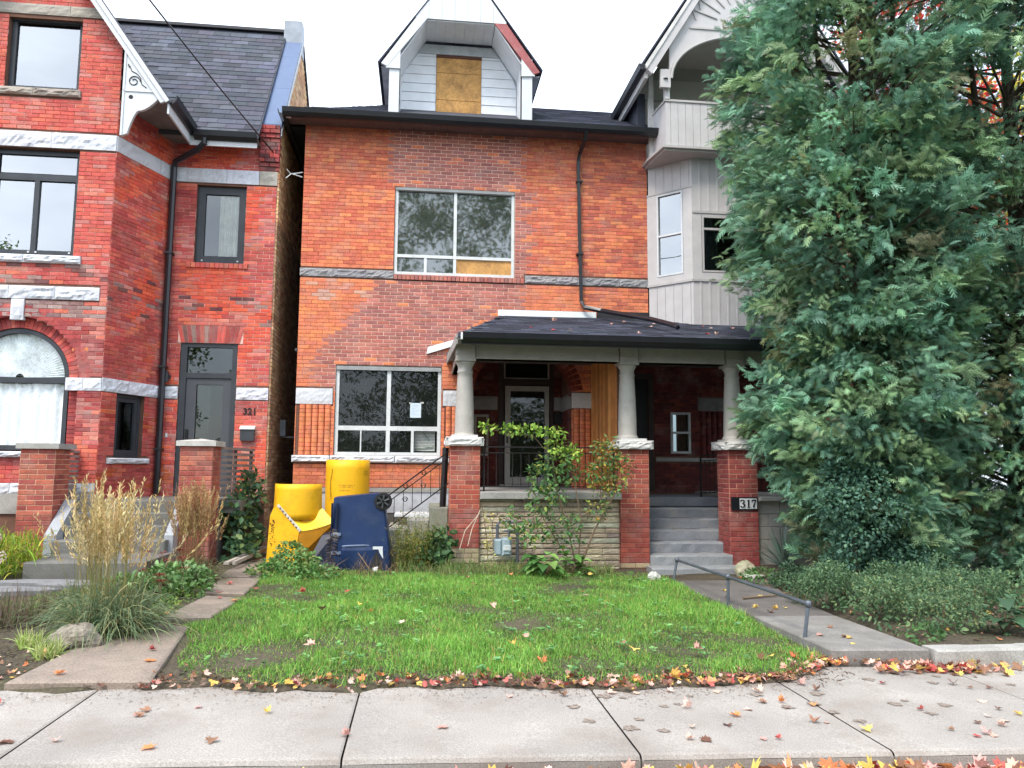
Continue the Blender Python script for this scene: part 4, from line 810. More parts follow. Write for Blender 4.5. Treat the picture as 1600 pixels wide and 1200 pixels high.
def c_front(u, z, rd):
    x = u-5.33; n = noise2(x, z); c = rd.choice(RED); j, mc = .005, M_R; q = math.hypot(x+4.03, z-2.98)
    if z < 3.95 and q < 1.35: c = rd.choice(DKR)
    elif x > -3.1 and z < 4.2 and z > 2.98: c = rd.choice((lin(206, 108, 88), lin(196, 96, 80)))
    elif z > 4.9: c = mixc(c, lin(196, 92, 80), .35)
    if 3.9 < z < 4.2 and rd.random() < .6: c = mixc(rd.choice(PUR), (.45, .36, .34), rd.uniform(.2, .6))
    if 4.41 < z < 4.75 and rd.random() < .2: c = rd.choice(PUR)
    if rd.random() < .015: c = lin(224, 126, 52)
    if rd.random() < .25: j, mc = .0085, M_PINK
    if n > .2 and rd.random() < .4: c = mixc(c, (.52, .40, .36), rd.uniform(.1, .35))
    return jit(c, .11), j, mc
XB = lambda a, b, z0, z1: rect(a+5.33, b+5.33, z0, z1)
B1 = Masonry(); C = .0655
B1.wall(FD, 0, 1.80, 1.0, 7.4, [rect(.29, 1.25, 1.0, 3.76), rect(.43, 1.28, 5.19, 6.6), rect(.31, 1.37, 5.09, 5.19), rect(-.1, 1.9, 6.635, 6.905), rect(-.1, 1.9, 2.775, 3.0), rect(.24, 1.33, 3.76, 4.08)], c_door, C, seed=61)
B1.wall(FG, 0, 1.34, 1.0, 7.5, [rect(.33, .96, 1.76, 2.78), rect(-.1, 1.5, 6.635, 6.905), rect(-.1, 1.5, 2.775, 3.0), rect(.18, 1.12, 1.655, 1.76)], c_bay, C, seed=62)
def gclip(z): hw = 1.3 if z < 8.3 else max(0, (10.3-z)/1.43); hw = min(1.3, hw); return [(1.3-hw, 1.3+hw)] if hw > .05 else []
B1.wall(FF, 0, 2.6, .9, 9.95, [arch(1.30, .95, 2.98, 1.84), XB(-4.60, -3.28, 4.90, 6.63), XB(-4.49, -3.37, 7.62, 8.85), XB(-5.4, -2.6, 6.635, 6.905), XB(-3.27, -2.6, 2.775, 2.985), XB(-5.4, -4.8, 2.775, 2.985),
   XB(-4.75, -3.15, 4.76, 4.90), XB(-5.3, -2.84, 4.19, 4.41), XB(-4.12, -3.93, 3.93, 4.19), XB(-4.75, -3.32, 7.49, 7.62), XB(-5, -3.02, 8.85, 9.05), XB(-5.1, -3.2, 1.74, 1.84), XB(-5.4, -2.6, 1.2, 1.36)],
   c_front, C, seed=63, clip=gclip, weight=lambda u, z: 1 if u > .65 else .05)
for k in range(15):                                                                       # splayed flat arch over the door
    t = (k-7)/7; w_ = .033
    mb = MB(); c = jit(random.choice(PUR+DKR+RED[:2]), .12); x0, x1 = .785+t*.46, .785+t*.53
    mb.prism([FD(x0-w_*.88, 3.765, .001), FD(x0+w_*.88, 3.765, .001), FD(x1+w_, 4.07, .001), FD(x1-w_, 4.07, .001)], Vector(FD.n)*.008, c); mb.build('arch_brick', M_BRICKS, Z)
B1.m.add([FD(.24, 3.76, -.001), FD(1.33, 3.76, -.001), FD(1.33, 4.08, -.001), FD(.24, 4.08, -.001)], [(0, 1, 2, 3)], M_PINK)
for k in range(13): B1.single(FD, .315+k*.0805, .315+k*.0805+.074, 5.095, 5.185, jit(random.choice(RED), .1), .035)
for j in range(11):                                                                       # corbelled corner under the parapet
    z = 6.91+j*.075; dd = (.02, .05, .09, .09, .06, .06, .06, .06, .09, .12, .12)[j]
    for a, b in ((1.49, 1.66), (1.67, 1.83)) if j % 2 else ((1.49, 1.58), (1.59, 1.76), (1.77, 1.83)): B1.single(FD, a, b, z, z+.068, jit(random.choice(DKR+PUR[:1]), .15), dd)
    B1.single(Frame((-.42, -.1-dd), (0, 1), (1, 0)), 0, .2, z, z+.068, jit(random.choice(DKR), .15), .006)
MB().fbox(FD, 1.49, 1.83, 6.91, 7.73, -.3, .015, lin(130, 100, 92)).build('corbel_core', M_MORT, Z)
for ring, (ra, rb), n, dd in ((0, (.965, 1.125), 46, .006), (1, (.775, .935), 40, -.10)):   # two rings of the window arch
    for k in range(n):
        t = math.pi*(k+.5)/n; h = math.pi/n*.5*(ra+rb)/2*.94
        if ring == 0 and abs(t-math.pi/2) < .09: continue
        p = [(ra, -h*.9), (rb, -h*1.05), (rb, h*1.05), (ra, h*.9)]; c = jit(random.choice(DKR if ring == 0 else DKR+RED[1:4]), .14)
        pts = [FF(1.30+math.cos(t)*x-math.sin(t)*y, 2.98+math.sin(t)*x+math.cos(t)*y, dd) for x, y in p]
        MB().prism(list(reversed(pts)), (0, .06, 0), c).build('arch_brick', M_BRICKS, Z)
for k in range(17):
    for x in (.36, 2.09):                                                              # jamb bricks of the recessed ring
        MB().fbox(FF, x-.0, x+.15, 1.86+k*.0655, 1.86+(k+1)*.0655-.006, -.16, -.10, jit(random.choice(DKR), .14)).build('jamb_brick', M_BRICKS, Z)
B1.finish(Z)
mb = MB()
core(mb, FD, -.02, 1.80, .0, 7.75, [(.29, 1.25, .9, 3.76), (.43, 1.28, 5.19, 6.6)], -.3, -.004); core(mb, FG, -.0, 1.34, .0, 7.5, [(.33, .96, 1.76, 2.78)], -.25, -.004)
core(mb, FF, 0, 2.6, .0, 7.9, [(.35, 2.25, 1.84, 3.95), (.73, 2.05, 4.90, 6.63), (.84, 1.96, 7.62, 7.9)], -.3, -.004)
for k in range(16):
    z0, z1 = 7.9+k*.15, 7.9+(k+1)*.15; hw = (10.32-z1)/1.43; hw = min(hw, 1.3)
    if hw < .05: break
    if z1 < 8.9: mb.fbox(FF, 1.3-hw, .84, z0, z1, -.3, -.004, (.2, .1, .07)); mb.fbox(FF, 1.96, 1.3+hw, z0, z1, -.3, -.004, (.2, .1, .07))
    else: mb.fbox(FF, 1.3-hw, 1.3+hw, z0, z1, -.3, -.004, (.2, .1, .07))
mb.box(-5.33, -5.03, -1.05, 6, 0, 7.5); mb.build('wall_core', mat('inner_brick'), Z)
av = MB()
for k in range(24):
    a0, a1 = math.pi*k/24, math.pi*(k+1)/24; p = [(1.30+math.cos(a)*.945, 2.98+math.sin(a)*.945) for a in (a0, a1)]; zt = 3.96
    av.prism([FF(p[0][0], p[0][1], -.005), FF(p[0][0], zt, -.005), FF(p[1][0], zt, -.005), FF(p[1][0], p[1][1], -.005)], (0, .25, 0), DKR[0])
av.build('arch_vault', M_BRICKS, Z)
MB().box(-5.0, -.75, .9, 1.0, .2, 7.4).box(-5.0, -2.6, .9, 1, 7.4, 9).box(-5, -.75, .22, .9, 4.3, 4.4).box(-5, -.75, .22, .9, 7.1, 7.2).build('inner_wall', M_DARK, Z)
# its alley wall, brick for brick along the passage
FS = Frame((-.42, -.1), (0, 1), (1, 0)); BS = Masonry(); OLD = [lin(*c) for c in ((234, 184, 136), (222, 168, 122), (240, 194, 146), (208, 156, 116), (244, 204, 156))]
topz = lambda y: 7.75+1.45*(y+.1) if y < 1.72 else 10.4-1.0*(y-1.72)*.9
def sclip(z):
    if z < 7.7: return [(0, 6.5)]
    a = (z-7.75)/1.45; b = 1.82+(10.4-z)/.9; return [(max(0, a), min(6.5, b))] if b > a else []
BS.wall(FS, 0, 6.5, .2, 10.3, (), lambda u, z, rd: (jit(rd.choice(OLD) if z > 6 else mixc(rd.choice(OLD), lin(84, 62, 56), .5), .18), .009, lin(150, 120, 104)), .072, .22, seed=64, clip=sclip); BS.finish(Z, 0)  # paler high up: open-sky brightness above the passage put into the brick colour
MB().prism([(-.425, -.09, .0), (-.425, -.09, 7.7), (-.425, 1.72, 10.35), (-.425, 6.5, 6.2), (-.425, 6.5, 0)], (-.2, 0, 0)).build('side_wall_core', mat('inner_brick'), Z)
# stone
W2_ = lin(208, 210, 216)
def bl(F_, u0, u1, z0, z1, d=.025, c=W2_, lens=(.5, .95), seed=1, amp=.018):
    rd = random.Random(seed); u = u0
    while u < u1-.01:
        e = min(u1, u+rd.uniform(*lens)); e = u1 if u1-e < .25 else e; rock(Z, F_, u, e, z0, z1, d, jit(c, .05), amp=amp, m=M_LIME); u = e
bl(FD, .0, 1.49, 6.64, 6.90, seed=2); bl(FD, 1.495, 1.81, 6.64, 6.90, c=lin(190, 182, 170), seed=3); bl(FG, 0, 1.34, 6.64, 6.90, seed=4, lens=(.9, 1.4), amp=.008); bl(FF, 0, 2.6, 6.64, 6.90, seed=5)
bl(FD, .0, .285, 2.78, 2.995, seed=6); bl(FD, 1.255, 1.80, 2.78, 2.995, seed=7); bl(FG, 0, 1.34, 2.78, 2.995, lens=(.5, .8), seed=8); bl(FF, 2.07, 2.6, 2.78, 2.982, lens=(.22, .3), seed=9); bl(FF, 0, .53, 2.78, 2.982, seed=9)
bl(FF, .58, 2.18, 4.765, 4.895, .075, seed=10); bl(FF, .05, 2.49, 4.195, 4.405, .04, lens=(.4, .7), seed=11); rock(Z, FF, 1.205, 1.40, 3.86, 4.19, .05, W2_, 'keystone', .012, M_LIME)
bl(FF, .58, 2.01, 7.49, 7.615, .06, c=lin(160, 150, 138), seed=12); bl(FF, .3, 2.31, 8.86, 9.04, .02, c=lin(168, 160, 148), lens=(1.2, 2.2), seed=13, amp=.006); bl(FF, .2, 2.13, 1.745, 1.84, .07, seed=14); bl(FG, .19, 1.11, 1.66, 1.755, .07, lens=(1.2, 1.3), seed=15)
bl(FF, 0, 2.6, 1.2, 1.36, .03, seed=16); MB().fbox(FF, -.02, 2.63, .9, 1.2, -.1, .03).build('plinth', M_CONC, Z)
# windows, door
M_GB = glass('upper_bright_pane', (.72, .78, .8), 5)
def hinges(us, F_, z, d):
    def ex(mb):
        for u in us: mb.fbox(F_, u-.012, u+.012, z-.012, z+.012, d, d+.01)
    return ex
window(Z, FF, .845, 1.955, 7.625, 8.845, -.10, .075, M_GREYF, [(.93, 1.87, 7.71, 8.74)], [], [], gl=M_GB, extra=lambda mb: mb.fbox(FF, .86, 1.94, 8.78, 8.845, -.1, -.06))
w = window(Z, FF, .735, 2.045, 4.905, 6.625, -.10, .07, M_GREYF, [(.83, 1.36, 5.01, 6.12), (1.43, 1.95, 5.01, 6.12), (.82, 1.97, 6.26, 6.55)], [(1.395, .075, 4.97, 6.2)], [(6.2, .075, .8, 1.98), (4.985, .03, .8, 1.98), (6.15, .03, .8, 1.98)], gl=M_GB)
for u in (.85, 1.34, 1.45, 1.95): MB().fbox(FF, u-.014, u+.014, 4.955, 4.98, -.1, -.088).build('latch', M_WHITE, w)
def curtain(par, F_, u0, u1, z0, z1, d, folds, m, amp=.03, seed=0):
    rd = random.Random(seed); n = folds*6; mb = MB(); ph = [rd.uniform(0, 6) for _ in range(4)]
    fn = lambda t, zz: amp*(math.sin(t*folds*6.28+ph[0])+.5*math.sin(t*folds*3.1+ph[1]+zz*.4))
    rows = 6; vs = [F_(u0+(u1-u0)*k/n, z0+(z1-z0)*j/rows, d+fn(k/n, j)) for j in range(rows+1) for k in range(n+1)]
    mb.add(vs, [(j*(n+1)+k, j*(n+1)+k+1, (j+1)*(n+1)+k+1, (j+1)*(n+1)+k) for j in range(rows) for k in range(n)]); return mb.build('curtain', m, par, True)
M_CUR = mat('white_curtain', (.9, .92, .93), rough=.9, var=.04, fine=.03, bump=0)
curtain(w, FF, 1.5, 1.99, 4.95, 6.1, -.22, 7, M_CUR, .02)
aw = MB(); n = 24                                                                          # arched ground floor window
for k in range(n):
    a0, a1 = math.pi*k/n, math.pi*(k+1)/n
    for ra, rb, d0, d1 in ((.70, .765, -.2, -.12),):
        q = [(1.30+math.cos(a)*rr_, 2.98+math.sin(a)*rr_) for a in (a0, a1) for rr_ in (ra, rb)]
        aw.prism([FF(*q[0], d1), FF(*q[1], d1), FF(*q[3], d1), FF(*q[2], d1)][::-1], (0, d1-d0, 0))
aw.fbox(FF, .535, .60, 1.86, 2.98, -.2, -.12).fbox(FF, 2.0, 2.065, 1.86, 2.98, -.2, -.12).fbox(FF, .6, 2.0, 1.86, 1.93, -.2, -.12).fbox(FF, .6, 2.0, 2.90, 2.985, -.2, -.12)
aw = aw.build('arched_window', M_GREYF, Z)
MB().fbox(FF, .6, 2.0, 1.93, 2.90, -.17, -.165).build('pane', glass('clear_pane', (.985, .995, 1), 1.3), aw)
MB().prism([FF(1.30+math.cos(math.pi*k/20)*.70, 2.985+math.sin(math.pi*k/20)*.70, -.17) for k in range(21)][::-1], (0, .004, 0)).build('pane', glass('clear_pane2', (.985, .995, 1), 1.3), aw)
curtain(aw, FF, .61, 1.99, 1.935, 2.89, -.205, 10, M_CUR, .02, 3)
fan = MB(); n = 96                                                                        # pleated fan blind
vs = [FF(1.30+.06*math.cos(math.pi*k/n), 2.99+.06*math.sin(math.pi*k/n), -.21) for k in range(n+1)]+[FF(1.30+.70*math.cos(math.pi*k/n), 2.99+.70*math.sin(math.pi*k/n), -.20+(.018 if k % 2 else -.018)) for k in range(n+1)]
fan.add(vs, [(k, k+1, n+2+k, n+1+k) for k in range(n)]).build('fan_blind', mat('pleated_blind', (.85, .88, .88), rough=.8, bump=0), aw)
wn = window(Z, FG, .335, .955, 1.765, 2.775, -.07, .055, M_GREYF, [(.46, .83, 1.885, 2.655)], [(.43, .06, 1.82, 2.72), (.86, .06, 1.82, 2.72)], [(2.685, .06, .39, .9), (1.85, .06, .39, .9)])
MB().fbox(FG, .74, .78, 1.87, 2.62, -.18, -.16).fbox(FG, .46, .9, 1.87, 2.66, -.26, -.25).build('blind', mat('grey_blind', (.3, .31, .33), rough=.8), wn)
w = window(Z, FD, .435, 1.275, 5.195, 6.59, -.07, .085, M_GREYF, [(.56, 1.15, 5.33, 6.46)], [(.54, .05, 5.28, 6.5), (1.17, .05, 5.28, 6.5)], [(5.305, .05, .52, 1.19), (6.485, .05, .52, 1.19)], gl=glass('hall_pane', (.95, .97, .96), 1.8))
for u in (.55, 1.16): MB().fbox(FD, u-.014, u+.014, 5.235, 5.26, -.07, -.058).build('latch', M_WHITE, w)
curtain(w, FD, .80, 1.2, 5.25, 6.5, -.15, 5, mat('cream_curtain', (.75, .72, .62), rough=.9), .025, 5)
mb = MB().fbox(FD, .295, .40, 1.12, 3.755, -.1, -.02).fbox(FD, 1.16, 1.245, 1.12, 3.755, -.1, -.02).fbox(FD, .40, 1.16, 3.69, 3.755, -.1, -.02).fbox(FD, .40, 1.16, 3.15, 3.24, -.1, -.02).fbox(FD, .3, 1.24, 1.12, 1.17, -.1, .02)
df = mb.build('door_frame', M_GREYF, Z); MB().fbox(FD, .40, 1.16, 3.24, 3.69, -.07, -.065).build('transom_pane', M_GLASS, df)
dr = MB().fbox(FD, .405, .575, 1.175, 3.145, -.10, -.045).fbox(FD, 1.02, 1.155, 1.175, 3.145, -.10, -.045).fbox(FD, .575, 1.02, 3.04, 3.145, -.10, -.045).fbox(FD, .575, 1.02, 1.175, 1.40, -.10, -.045)
dr = dr.build('front_door', mat('slate_door', (.075, .08, .09), rough=.45, var=.05, bump=.03), Z); MB().fbox(FD, .575, 1.02, 1.40, 3.04, -.085, -.08).build('pane', M_GLASS, dr)
MB().fbox(FD, .59, .80, 1.42, 3.02, -.14, -.12).build('blind', mat('grey_green_blind', (.28, .31, .28), rough=.8), dr)
MB().fbox(FD, .425, .475, 2.10, 2.26, -.045, -.02).tube([FD(.45, 2.0, -.045), FD(.45, 2.0, -.0), FD(.45, 1.7, 0), FD(.45, 1.7, -.045)], .012, 6).build('handle', M_IRON, dr)
mbx = MB().fbox(FD, 1.37, 1.60, 2.07, 2.265, .0, .09).build('mailbox', M_GREYF, Z); MB().hexa([FD(1.36, 2.268, .11), FD(1.61, 2.268, .11), FD(1.61, 2.268, 0), FD(1.36, 2.268, 0), FD(1.36, 2.30, .1), FD(1.61, 2.30, .1), FD(1.61, 2.335, 0), FD(1.36, 2.335, 0)]).build('lid', M_ALU, mbx)
def text(s, F_, u, z, d, size, m, par, name, font=None):
    cu = bpy.data.curves.new('txt', 'FONT'); cu.body = s; cu.size = size; cu.extrude = .006; cu.offset = .002; o = bpy.data.objects.new('txt', cu); COL.objects.link(o)
    dg = bpy.context.evaluated_depsgraph_get(); me = bpy.data.meshes.new_from_object(o.evaluated_get(dg)); bpy.data.objects.remove(o)
    off = origin_of(par); M = Matrix(((F_.u.x, 0, F_.n.x, F_(u, z, d)[0]-off[0]), (F_.u.y, 0, F_.n.y, F_(u, z, d)[1]-off[1]), (0, 1, 0, z-off[2]), (0, 0, 0, 1))); me.transform(M); me.materials.clear(); return link(name, me, m, par)
for i, ch in enumerate('321'): text(ch, FD, 1.385+i*.078, 2.53, .012, .155, M_IRON, Z, 'house_number')
lp = MB().fbox(FD, .065, .135, 3.06, 3.25, .04, .10).fbox(FD, .09, .16, 3.12, 3.19, 0, .04).build('wall_lamp', M_GREYF, Z)
MB().fbox(FD, .12, .155, 2.12, 2.19, 0, .02).build('door_bell', M_WHITE, Z)
# eaves, roofs, bargeboard
MB().box(-1.88, -.75, -.47, -.44, 7.18, 7.36).build('fascia', M_WHITE, Z); MB().box(-2.4, -.75, -.44, -.1, 7.34, 7.36).build('eave_soffit', mat('eave_board', (.2, .19, .19), rough=.8), Z)
gp = [(0, .0, 7.27), (0, -.03, 7.27), (0, -.09, 7.33), (0, -.11, 7.42), (0, -.085, 7.42), (0, -.07, 7.35), (0, 0, 7.34)]
MB().prism([(-1.80, -.47+y, z) for _, y, z in gp], (1.06, 0, 0)).build('gutter', M_BLACK, Z)
MB().prism([(-1.86-y, -1.62, z+.09) for _, y, z in gp][::-1], (0, 1.12, 0)).build('gutter', M_BLACK, Z); MB().box(-1.90, -1.87, -1.62, -.45, 7.2, 7.42).build('fascia', M_WHITE, Z)
mr_ = MB().prism([(-6.5, -.50, 7.40), (-6.5, 1.72, 10.57), (-6.5, 1.72, 10.50), (-6.5, -.50, 7.33)], (5.78, 0, 0), SLATE[1]).prism([(-6.5, 1.72, 10.57), (-6.5, 6.5, 6.3), (-6.5, 6.5, 6.22), (-6.5, 1.72, 10.50)], (5.78, 0, 0), SLATE[1]).build('roof', M_SHINS, Z)
lv = math.hypot(2.22, 3.17)
shingles(mr_, (-4.6, -.50, 7.403), (1, 0, 0), (0, 2.22, 3.17), 3.86, lv, SLATE, 300, lambda u, v: -4.6+u > -1.80-v/lv*2.22, seed=9, tw=.32, th=.155)
MB().box(-6.5, -.74, 1.62, 1.82, 10.55, 10.61).build('ridge_cap', mat('dark_fascia'), Z)
for s in (1, -1):
    X = lambda q: -4.03+s*q
    MB().prism([(X(2.20), -1.66, 7.38), (X(0), -1.66, 10.53), (X(0), -1.66, 10.46), (X(2.15), -1.66, 7.36)], (0, 3.0, 0), SLATE[0]).build('gable_roof', M_SHINS, Z)
    MB().prism([(X(2.13), -1.65, 7.40), (X(0), -1.65, 10.45), (X(0), -1.65, 10.24), (X(2.03), -1.65, 7.36)], (0, .05, 0)).build('bargeboard', M_WHITE, Z)
    MB().prism([(X(2.17), -1.68, 7.40), (X(0), -1.68, 10.50), (X(0), -1.68, 10.38), (X(2.12), -1.68, 7.36)], (0, .03, 0)).build('rake_moulding', M_WHITE, Z)
    MB().box(min(X(1.47), X(2.1)), max(X(1.47), X(2.1)), -1.6, -.45, 7.42, 7.45).build('eave_soffit', mat('eave_board'), Z)
    br = [(X(1.455), 6.80)]+[(X(1.455), 8.20), (X(1.98), 7.50), (X(1.99), 7.44)]+[(X(1.99-.30*k/6), 7.44-.20*math.sin(k/6*1.57)-.02*k/6) for k in range(1, 7)]+[(X(1.69-.15*k/6), 7.22-.38*(k/6)**1.6) for k in range(1, 7)]
    bk = MB().prism([(x, -1.62, z) for x, z in br][::s], (0, .06, 0)).build('gable_bracket', M_WHITE, Z)
    MB().box(min(X(1.455), X(1.95)), max(X(1.455), X(1.95)), -1.635, -1.62, 7.53, 7.55).box(min(X(1.44), X(1.47)), max(X(1.44), X(1.47)), -1.635, -1.56, 6.8, 8.2).build('bracket_moulding', M_WHITE, bk)
    sp = [(X(1.605+.095*(1-k/30)*math.cos(k*.42)), -1.626, 7.70+.095*(1-k/30)*math.sin(k*.42)) for k in range(22)]
    MB().tube(sp, .008, 4).tube([(X(1.53), -1.626, 7.95), (X(1.56), -1.626, 7.87), (X(1.64), -1.626, 7.83), (X(1.70), -1.626, 7.76), (X(1.72), -1.626, 7.66), (X(1.80), -1.626, 7.60)], .007, 4).tube([(X(1.505), -1.626, 7.98), (X(1.52), -1.626, 7.93)], .010, 4).build('carved_scroll', M_DARK, bk)
    MB().add([(X(1.57+.035*math.cos(k*.63)), -1.6225, 7.44+.035*math.sin(k*.63)) for k in range(10)], [tuple(range(10))[::-s]]).build('drill_hole', M_DARK, bk)
M_CAP = mat('blue_grey_metal_cap', (.085, .13, .24), rough=.35, var=.06, bump=.03, spec=.5)
tz = lambda y: 7.80+1.45*(y+.1)
for a, b in ((-.16, .55), (.555, 1.25), (1.255, 1.62)):
    MB().hexa([(-.76, a, tz(a)-.2), (-.40, a, tz(a)-.2), (-.40, b, tz(b)-.2), (-.76, b, tz(b)-.2), (-.76, a, tz(a)+.06), (-.40, a, tz(a)+.06), (-.40, b, tz(b)+.06), (-.76, b, tz(b)+.06)]).build('parapet_cap', M_CAP, Z)
MB().box(-.76, -.40, 1.60, 1.95, 10.1, 10.80).build('parapet_cap', mat('grey_metal_cap', (.3, .33, .37), rough=.4), Z); MB().box(-.74, -.44, -.16, 1.9, 7.6, 7.75).build('parapet_base', mat('inner_brick'), Z)
MB().hexa([(-.405, -.17, 7.55), (-.385, -.17, 7.55), (-.385, 1.62, 10.14), (-.405, 1.62, 10.14), (-.405, -.17, 7.66), (-.385, -.17, 7.66), (-.385, 1.62, 10.25), (-.405, 1.62, 10.25)]).build('parapet_edge', M_WHITE, Z)
MB().hexa([(-.46, 1.9, 10.3), (-.385, 1.9, 10.3), (-.385, 6.4, 6.3), (-.46, 6.4, 6.3), (-.46, 1.9, 10.42), (-.385, 1.9, 10.42), (-.385, 6.4, 6.42), (-.46, 6.4, 6.42)]).build('rear_coping', mat('dark_fascia'), Z)
MB().tube([(-1.62, -.53, 7.28), (-1.62, -.53, 7.2), (-1.75, -.45, 7.1), (-2.17, -.25, 6.95), (-2.2, -.2, 6.85), (-2.2, -.2, 3), (-2.2, -.2, 1.16)], .052, 8).build('downpipe', M_BLACK, Z)
for z in (5.3, 3.3, 1.9): MB().box(-2.26, -2.14, -.26, -.11, z, z+.03).build('bracket', M_BLACK, Z)
MB().box(-.41, -.31, .9, 1.02, 2.2, 2.5).box(-.42, -.02, 1.0, 1.02, 2.17, 2.19).build('alley_meter_box', mat('box_grey', (.25, .29, .33), rough=.6), Z)
# stoop of 321 ------------------------------------------------------------
T = thing('stoop', 'concrete entry stoop with two capped red brick piers and wood slat rails, number 321', 'stoop', (-2.1, -2.2, .3))
LP = [lin(*c) for c in ((166, 90, 74), (156, 80, 68), (172, 98, 78), (148, 76, 68))]
def flatcap(x0, x1, y0, y1, z0, peak, m):
    return lambda pr: MB().add([(x0, y0, z0), (x1, y0, z0), (x1, y1, z0), (x0, y1, z0), (x0, y0, z0+.075), (x1, y0, z0+.075), (x1, y1, z0+.075), (x0, y1, z0+.075), ((x0+x1)/2, (y0+y1)/2, z0+.075+peak)],
        [(3, 2, 1, 0), (0, 1, 5, 4), (1, 2, 6, 5), (2, 3, 7, 6), (3, 0, 4, 7), (4, 5, 8), (5, 6, 8), (6, 7, 8), (7, 4, 8)]).build('pier_cap', m, pr)
pier(T, -3.45, -2.98, -2.15, -1.68, .19, 1.865, LP, seed=71, jc=lin(214, 178, 150), cap=flatcap(-3.50, -2.92, -2.2, -1.62, 1.866, .01, M_CONC))
pier(T, -1.27, -.81, -2.15, -1.69, .19, 1.925, LP, seed=75, jc=lin(176, 130, 112), cap=flatcap(-1.32, -.76, -2.2, -1.64, 1.926, .04, mat('pale_cap', (.48, .46, .43), rough=.85, stain=((.3, .28, .25), .6, 6))))
M_SC = mat('stoop_concrete', (.15, .146, .135), rough=.92, var=.2, vs=3, fine=.2, bump=.6, bs=50, stain=((.14, .135, .115), .7, 2.5))
MB().bev(-2.975, -1.27, -1.80, -.12, .93, 1.12, .012).build('landing', M_SC, T); MB().box(-2.9, -.8, -1.66, -.12, .2, .93).box(-1.265, -.5, -1.66, -.12, .93, 1.118).build('stoop_base', M_SC, T)
for z, y, a, b in ((.95, -1.93, -2.80, -1.36), (.775, -2.16, -2.80, -1.36), (.60, -2.52, -2.80, -1.30), (.43, -3.55, -2.66, -1.2)): MB().bev(a, b, y, -1.6, .1, z, .015).build('step', M_SC, T)
M_CHK = mat('pale_cheek', (.33, .34, .36), rough=.85, var=.12, stain=((.25, .25, .25), .6, 5))
for a, b in ((-2.96, -2.80), (-1.36, -1.24)): MB().hexa([(a, -2.38, .2), (b, -2.38, .2), (b, -1.81, .2), (a, -1.81, .2), (a, -2.38, .66), (b, -2.38, .66), (b, -1.81, 1.13), (a, -1.81, 1.13)]).build('cheek_wall', M_CHK, T)
M_SLAT = mat('weathered_slat', (.26, .20, .18), rough=.8, var=.2, fine=.2, fs=40, bump=.3, bs=30)
for nm, p0, p1, z0, z1, n in (('slat_rail', (-3.0, -1.65), (-2.95, -.95), 1.20, 1.86, 10), ('slat_rail', (-.83, -1.68), (-.58, -.35), 1.14, 1.93, 10)):
    F_ = Frame(p0, (p1[0]-p0[0], p1[1]-p0[1]), (p1[1]-p0[1], p0[0]-p1[0])); ln = math.hypot(p1[0]-p0[0], p1[1]-p0[1])
    rl = MB().fbox(F_, .02, .07, z0-.1, z1-.03, -.07, -.03).fbox(F_, ln-.07, ln-.02, z0-.1, z1-.03, -.07, -.03).fbox(F_, ln*.5-.02, ln*.5+.03, z0-.1, z1-.03, -.07, -.03).build(nm, mat('dark_post', (.09, .075, .07), rough=.8), T)
    for k in range(n): zz = z0+(z1-z0)*k/(n-1); MB().fbox(F_, 0, ln, zz-.042, zz, -.03 if k < n-1 else -.09, -.005).build('slat', M_SLAT, rl)

# ================================================================== things standing about
def obj1(name, label, cat, mb, m, smooth=False, group=None):
    o = mb.build(name, m, None, smooth); o['label'] = label; o['category'] = cat
    if group: o['group'] = group
    return o
# overhead cable
a, b = Vector((-.52, -.13, 7.24)), Vector((-3.45, -9.0, 9.9))
obj1('overhead_cable', 'thin black overhead cable slanting down across the left roof', 'cable', MB().tube([a+(b-a)*k/16-Vector((0, 0, .25*math.sin(math.pi*k/16))) for k in range(17)], .013, 6), M_BLACK)
# number plaque
pq = thing('number_plaque', 'black board with white 317 number tiles fixed to the right brick pier', 'house number', (7.23, -2.26, 1.02))
FP = Frame((0, -2.262), (1, 0), (0, -1)); MB().fbox(FP, 7.02, 7.44, 1.015, 1.215, -.01, .022).build('plaque_board', M_BLACK, pq)
for i, ch in enumerate('317'):
    u = 7.15+i*.094; MB().fbox(FP, u, u+.09, 1.035, 1.195, .022, .028).build('tile', M_WHITE, pq)
M_DIG = mat('digit_black', (.006, .006, .007), rough=.4, bump=0)
def digit(u, z, polys): 
    mb = MB()
    for pl in polys: mb.tube([FP(u+x*.062, z+y*.115, .029) for x, y, r in pl], [.004+r*.010 for x, y, r in pl], 6)
    mb.build('digit', M_DIG, pq)
digit(7.164, 1.057, [[(.0, .82, .9), (.1, .95, .5), (.45, 1, .3), (.85, .9, .8), (.9, .72, 1), (.6, .55, .3), (.35, .52, .1)], [(.5, .53, .2), (.9, .42, .9), (1, .24, 1.1), (.8, .06, .6), (.4, 0, .3), (.05, .08, .6), (.02, .2, .9)]])
digit(7.258, 1.057, [[(.55, 0, 1), (.55, 1, 1)], [(.2, 0, .2), (.9, 0, .2)], [(.55, 1, .6), (.2, .86, .1)]])
digit(7.352, 1.057, [[(.02, .96, .7), (.95, .96, .7)], [(.95, .98, .3), (.62, .55, .6), (.4, .25, .9), (.34, 0, 1.1)], [(.02, 1, .3), (.0, .74, .3)]])
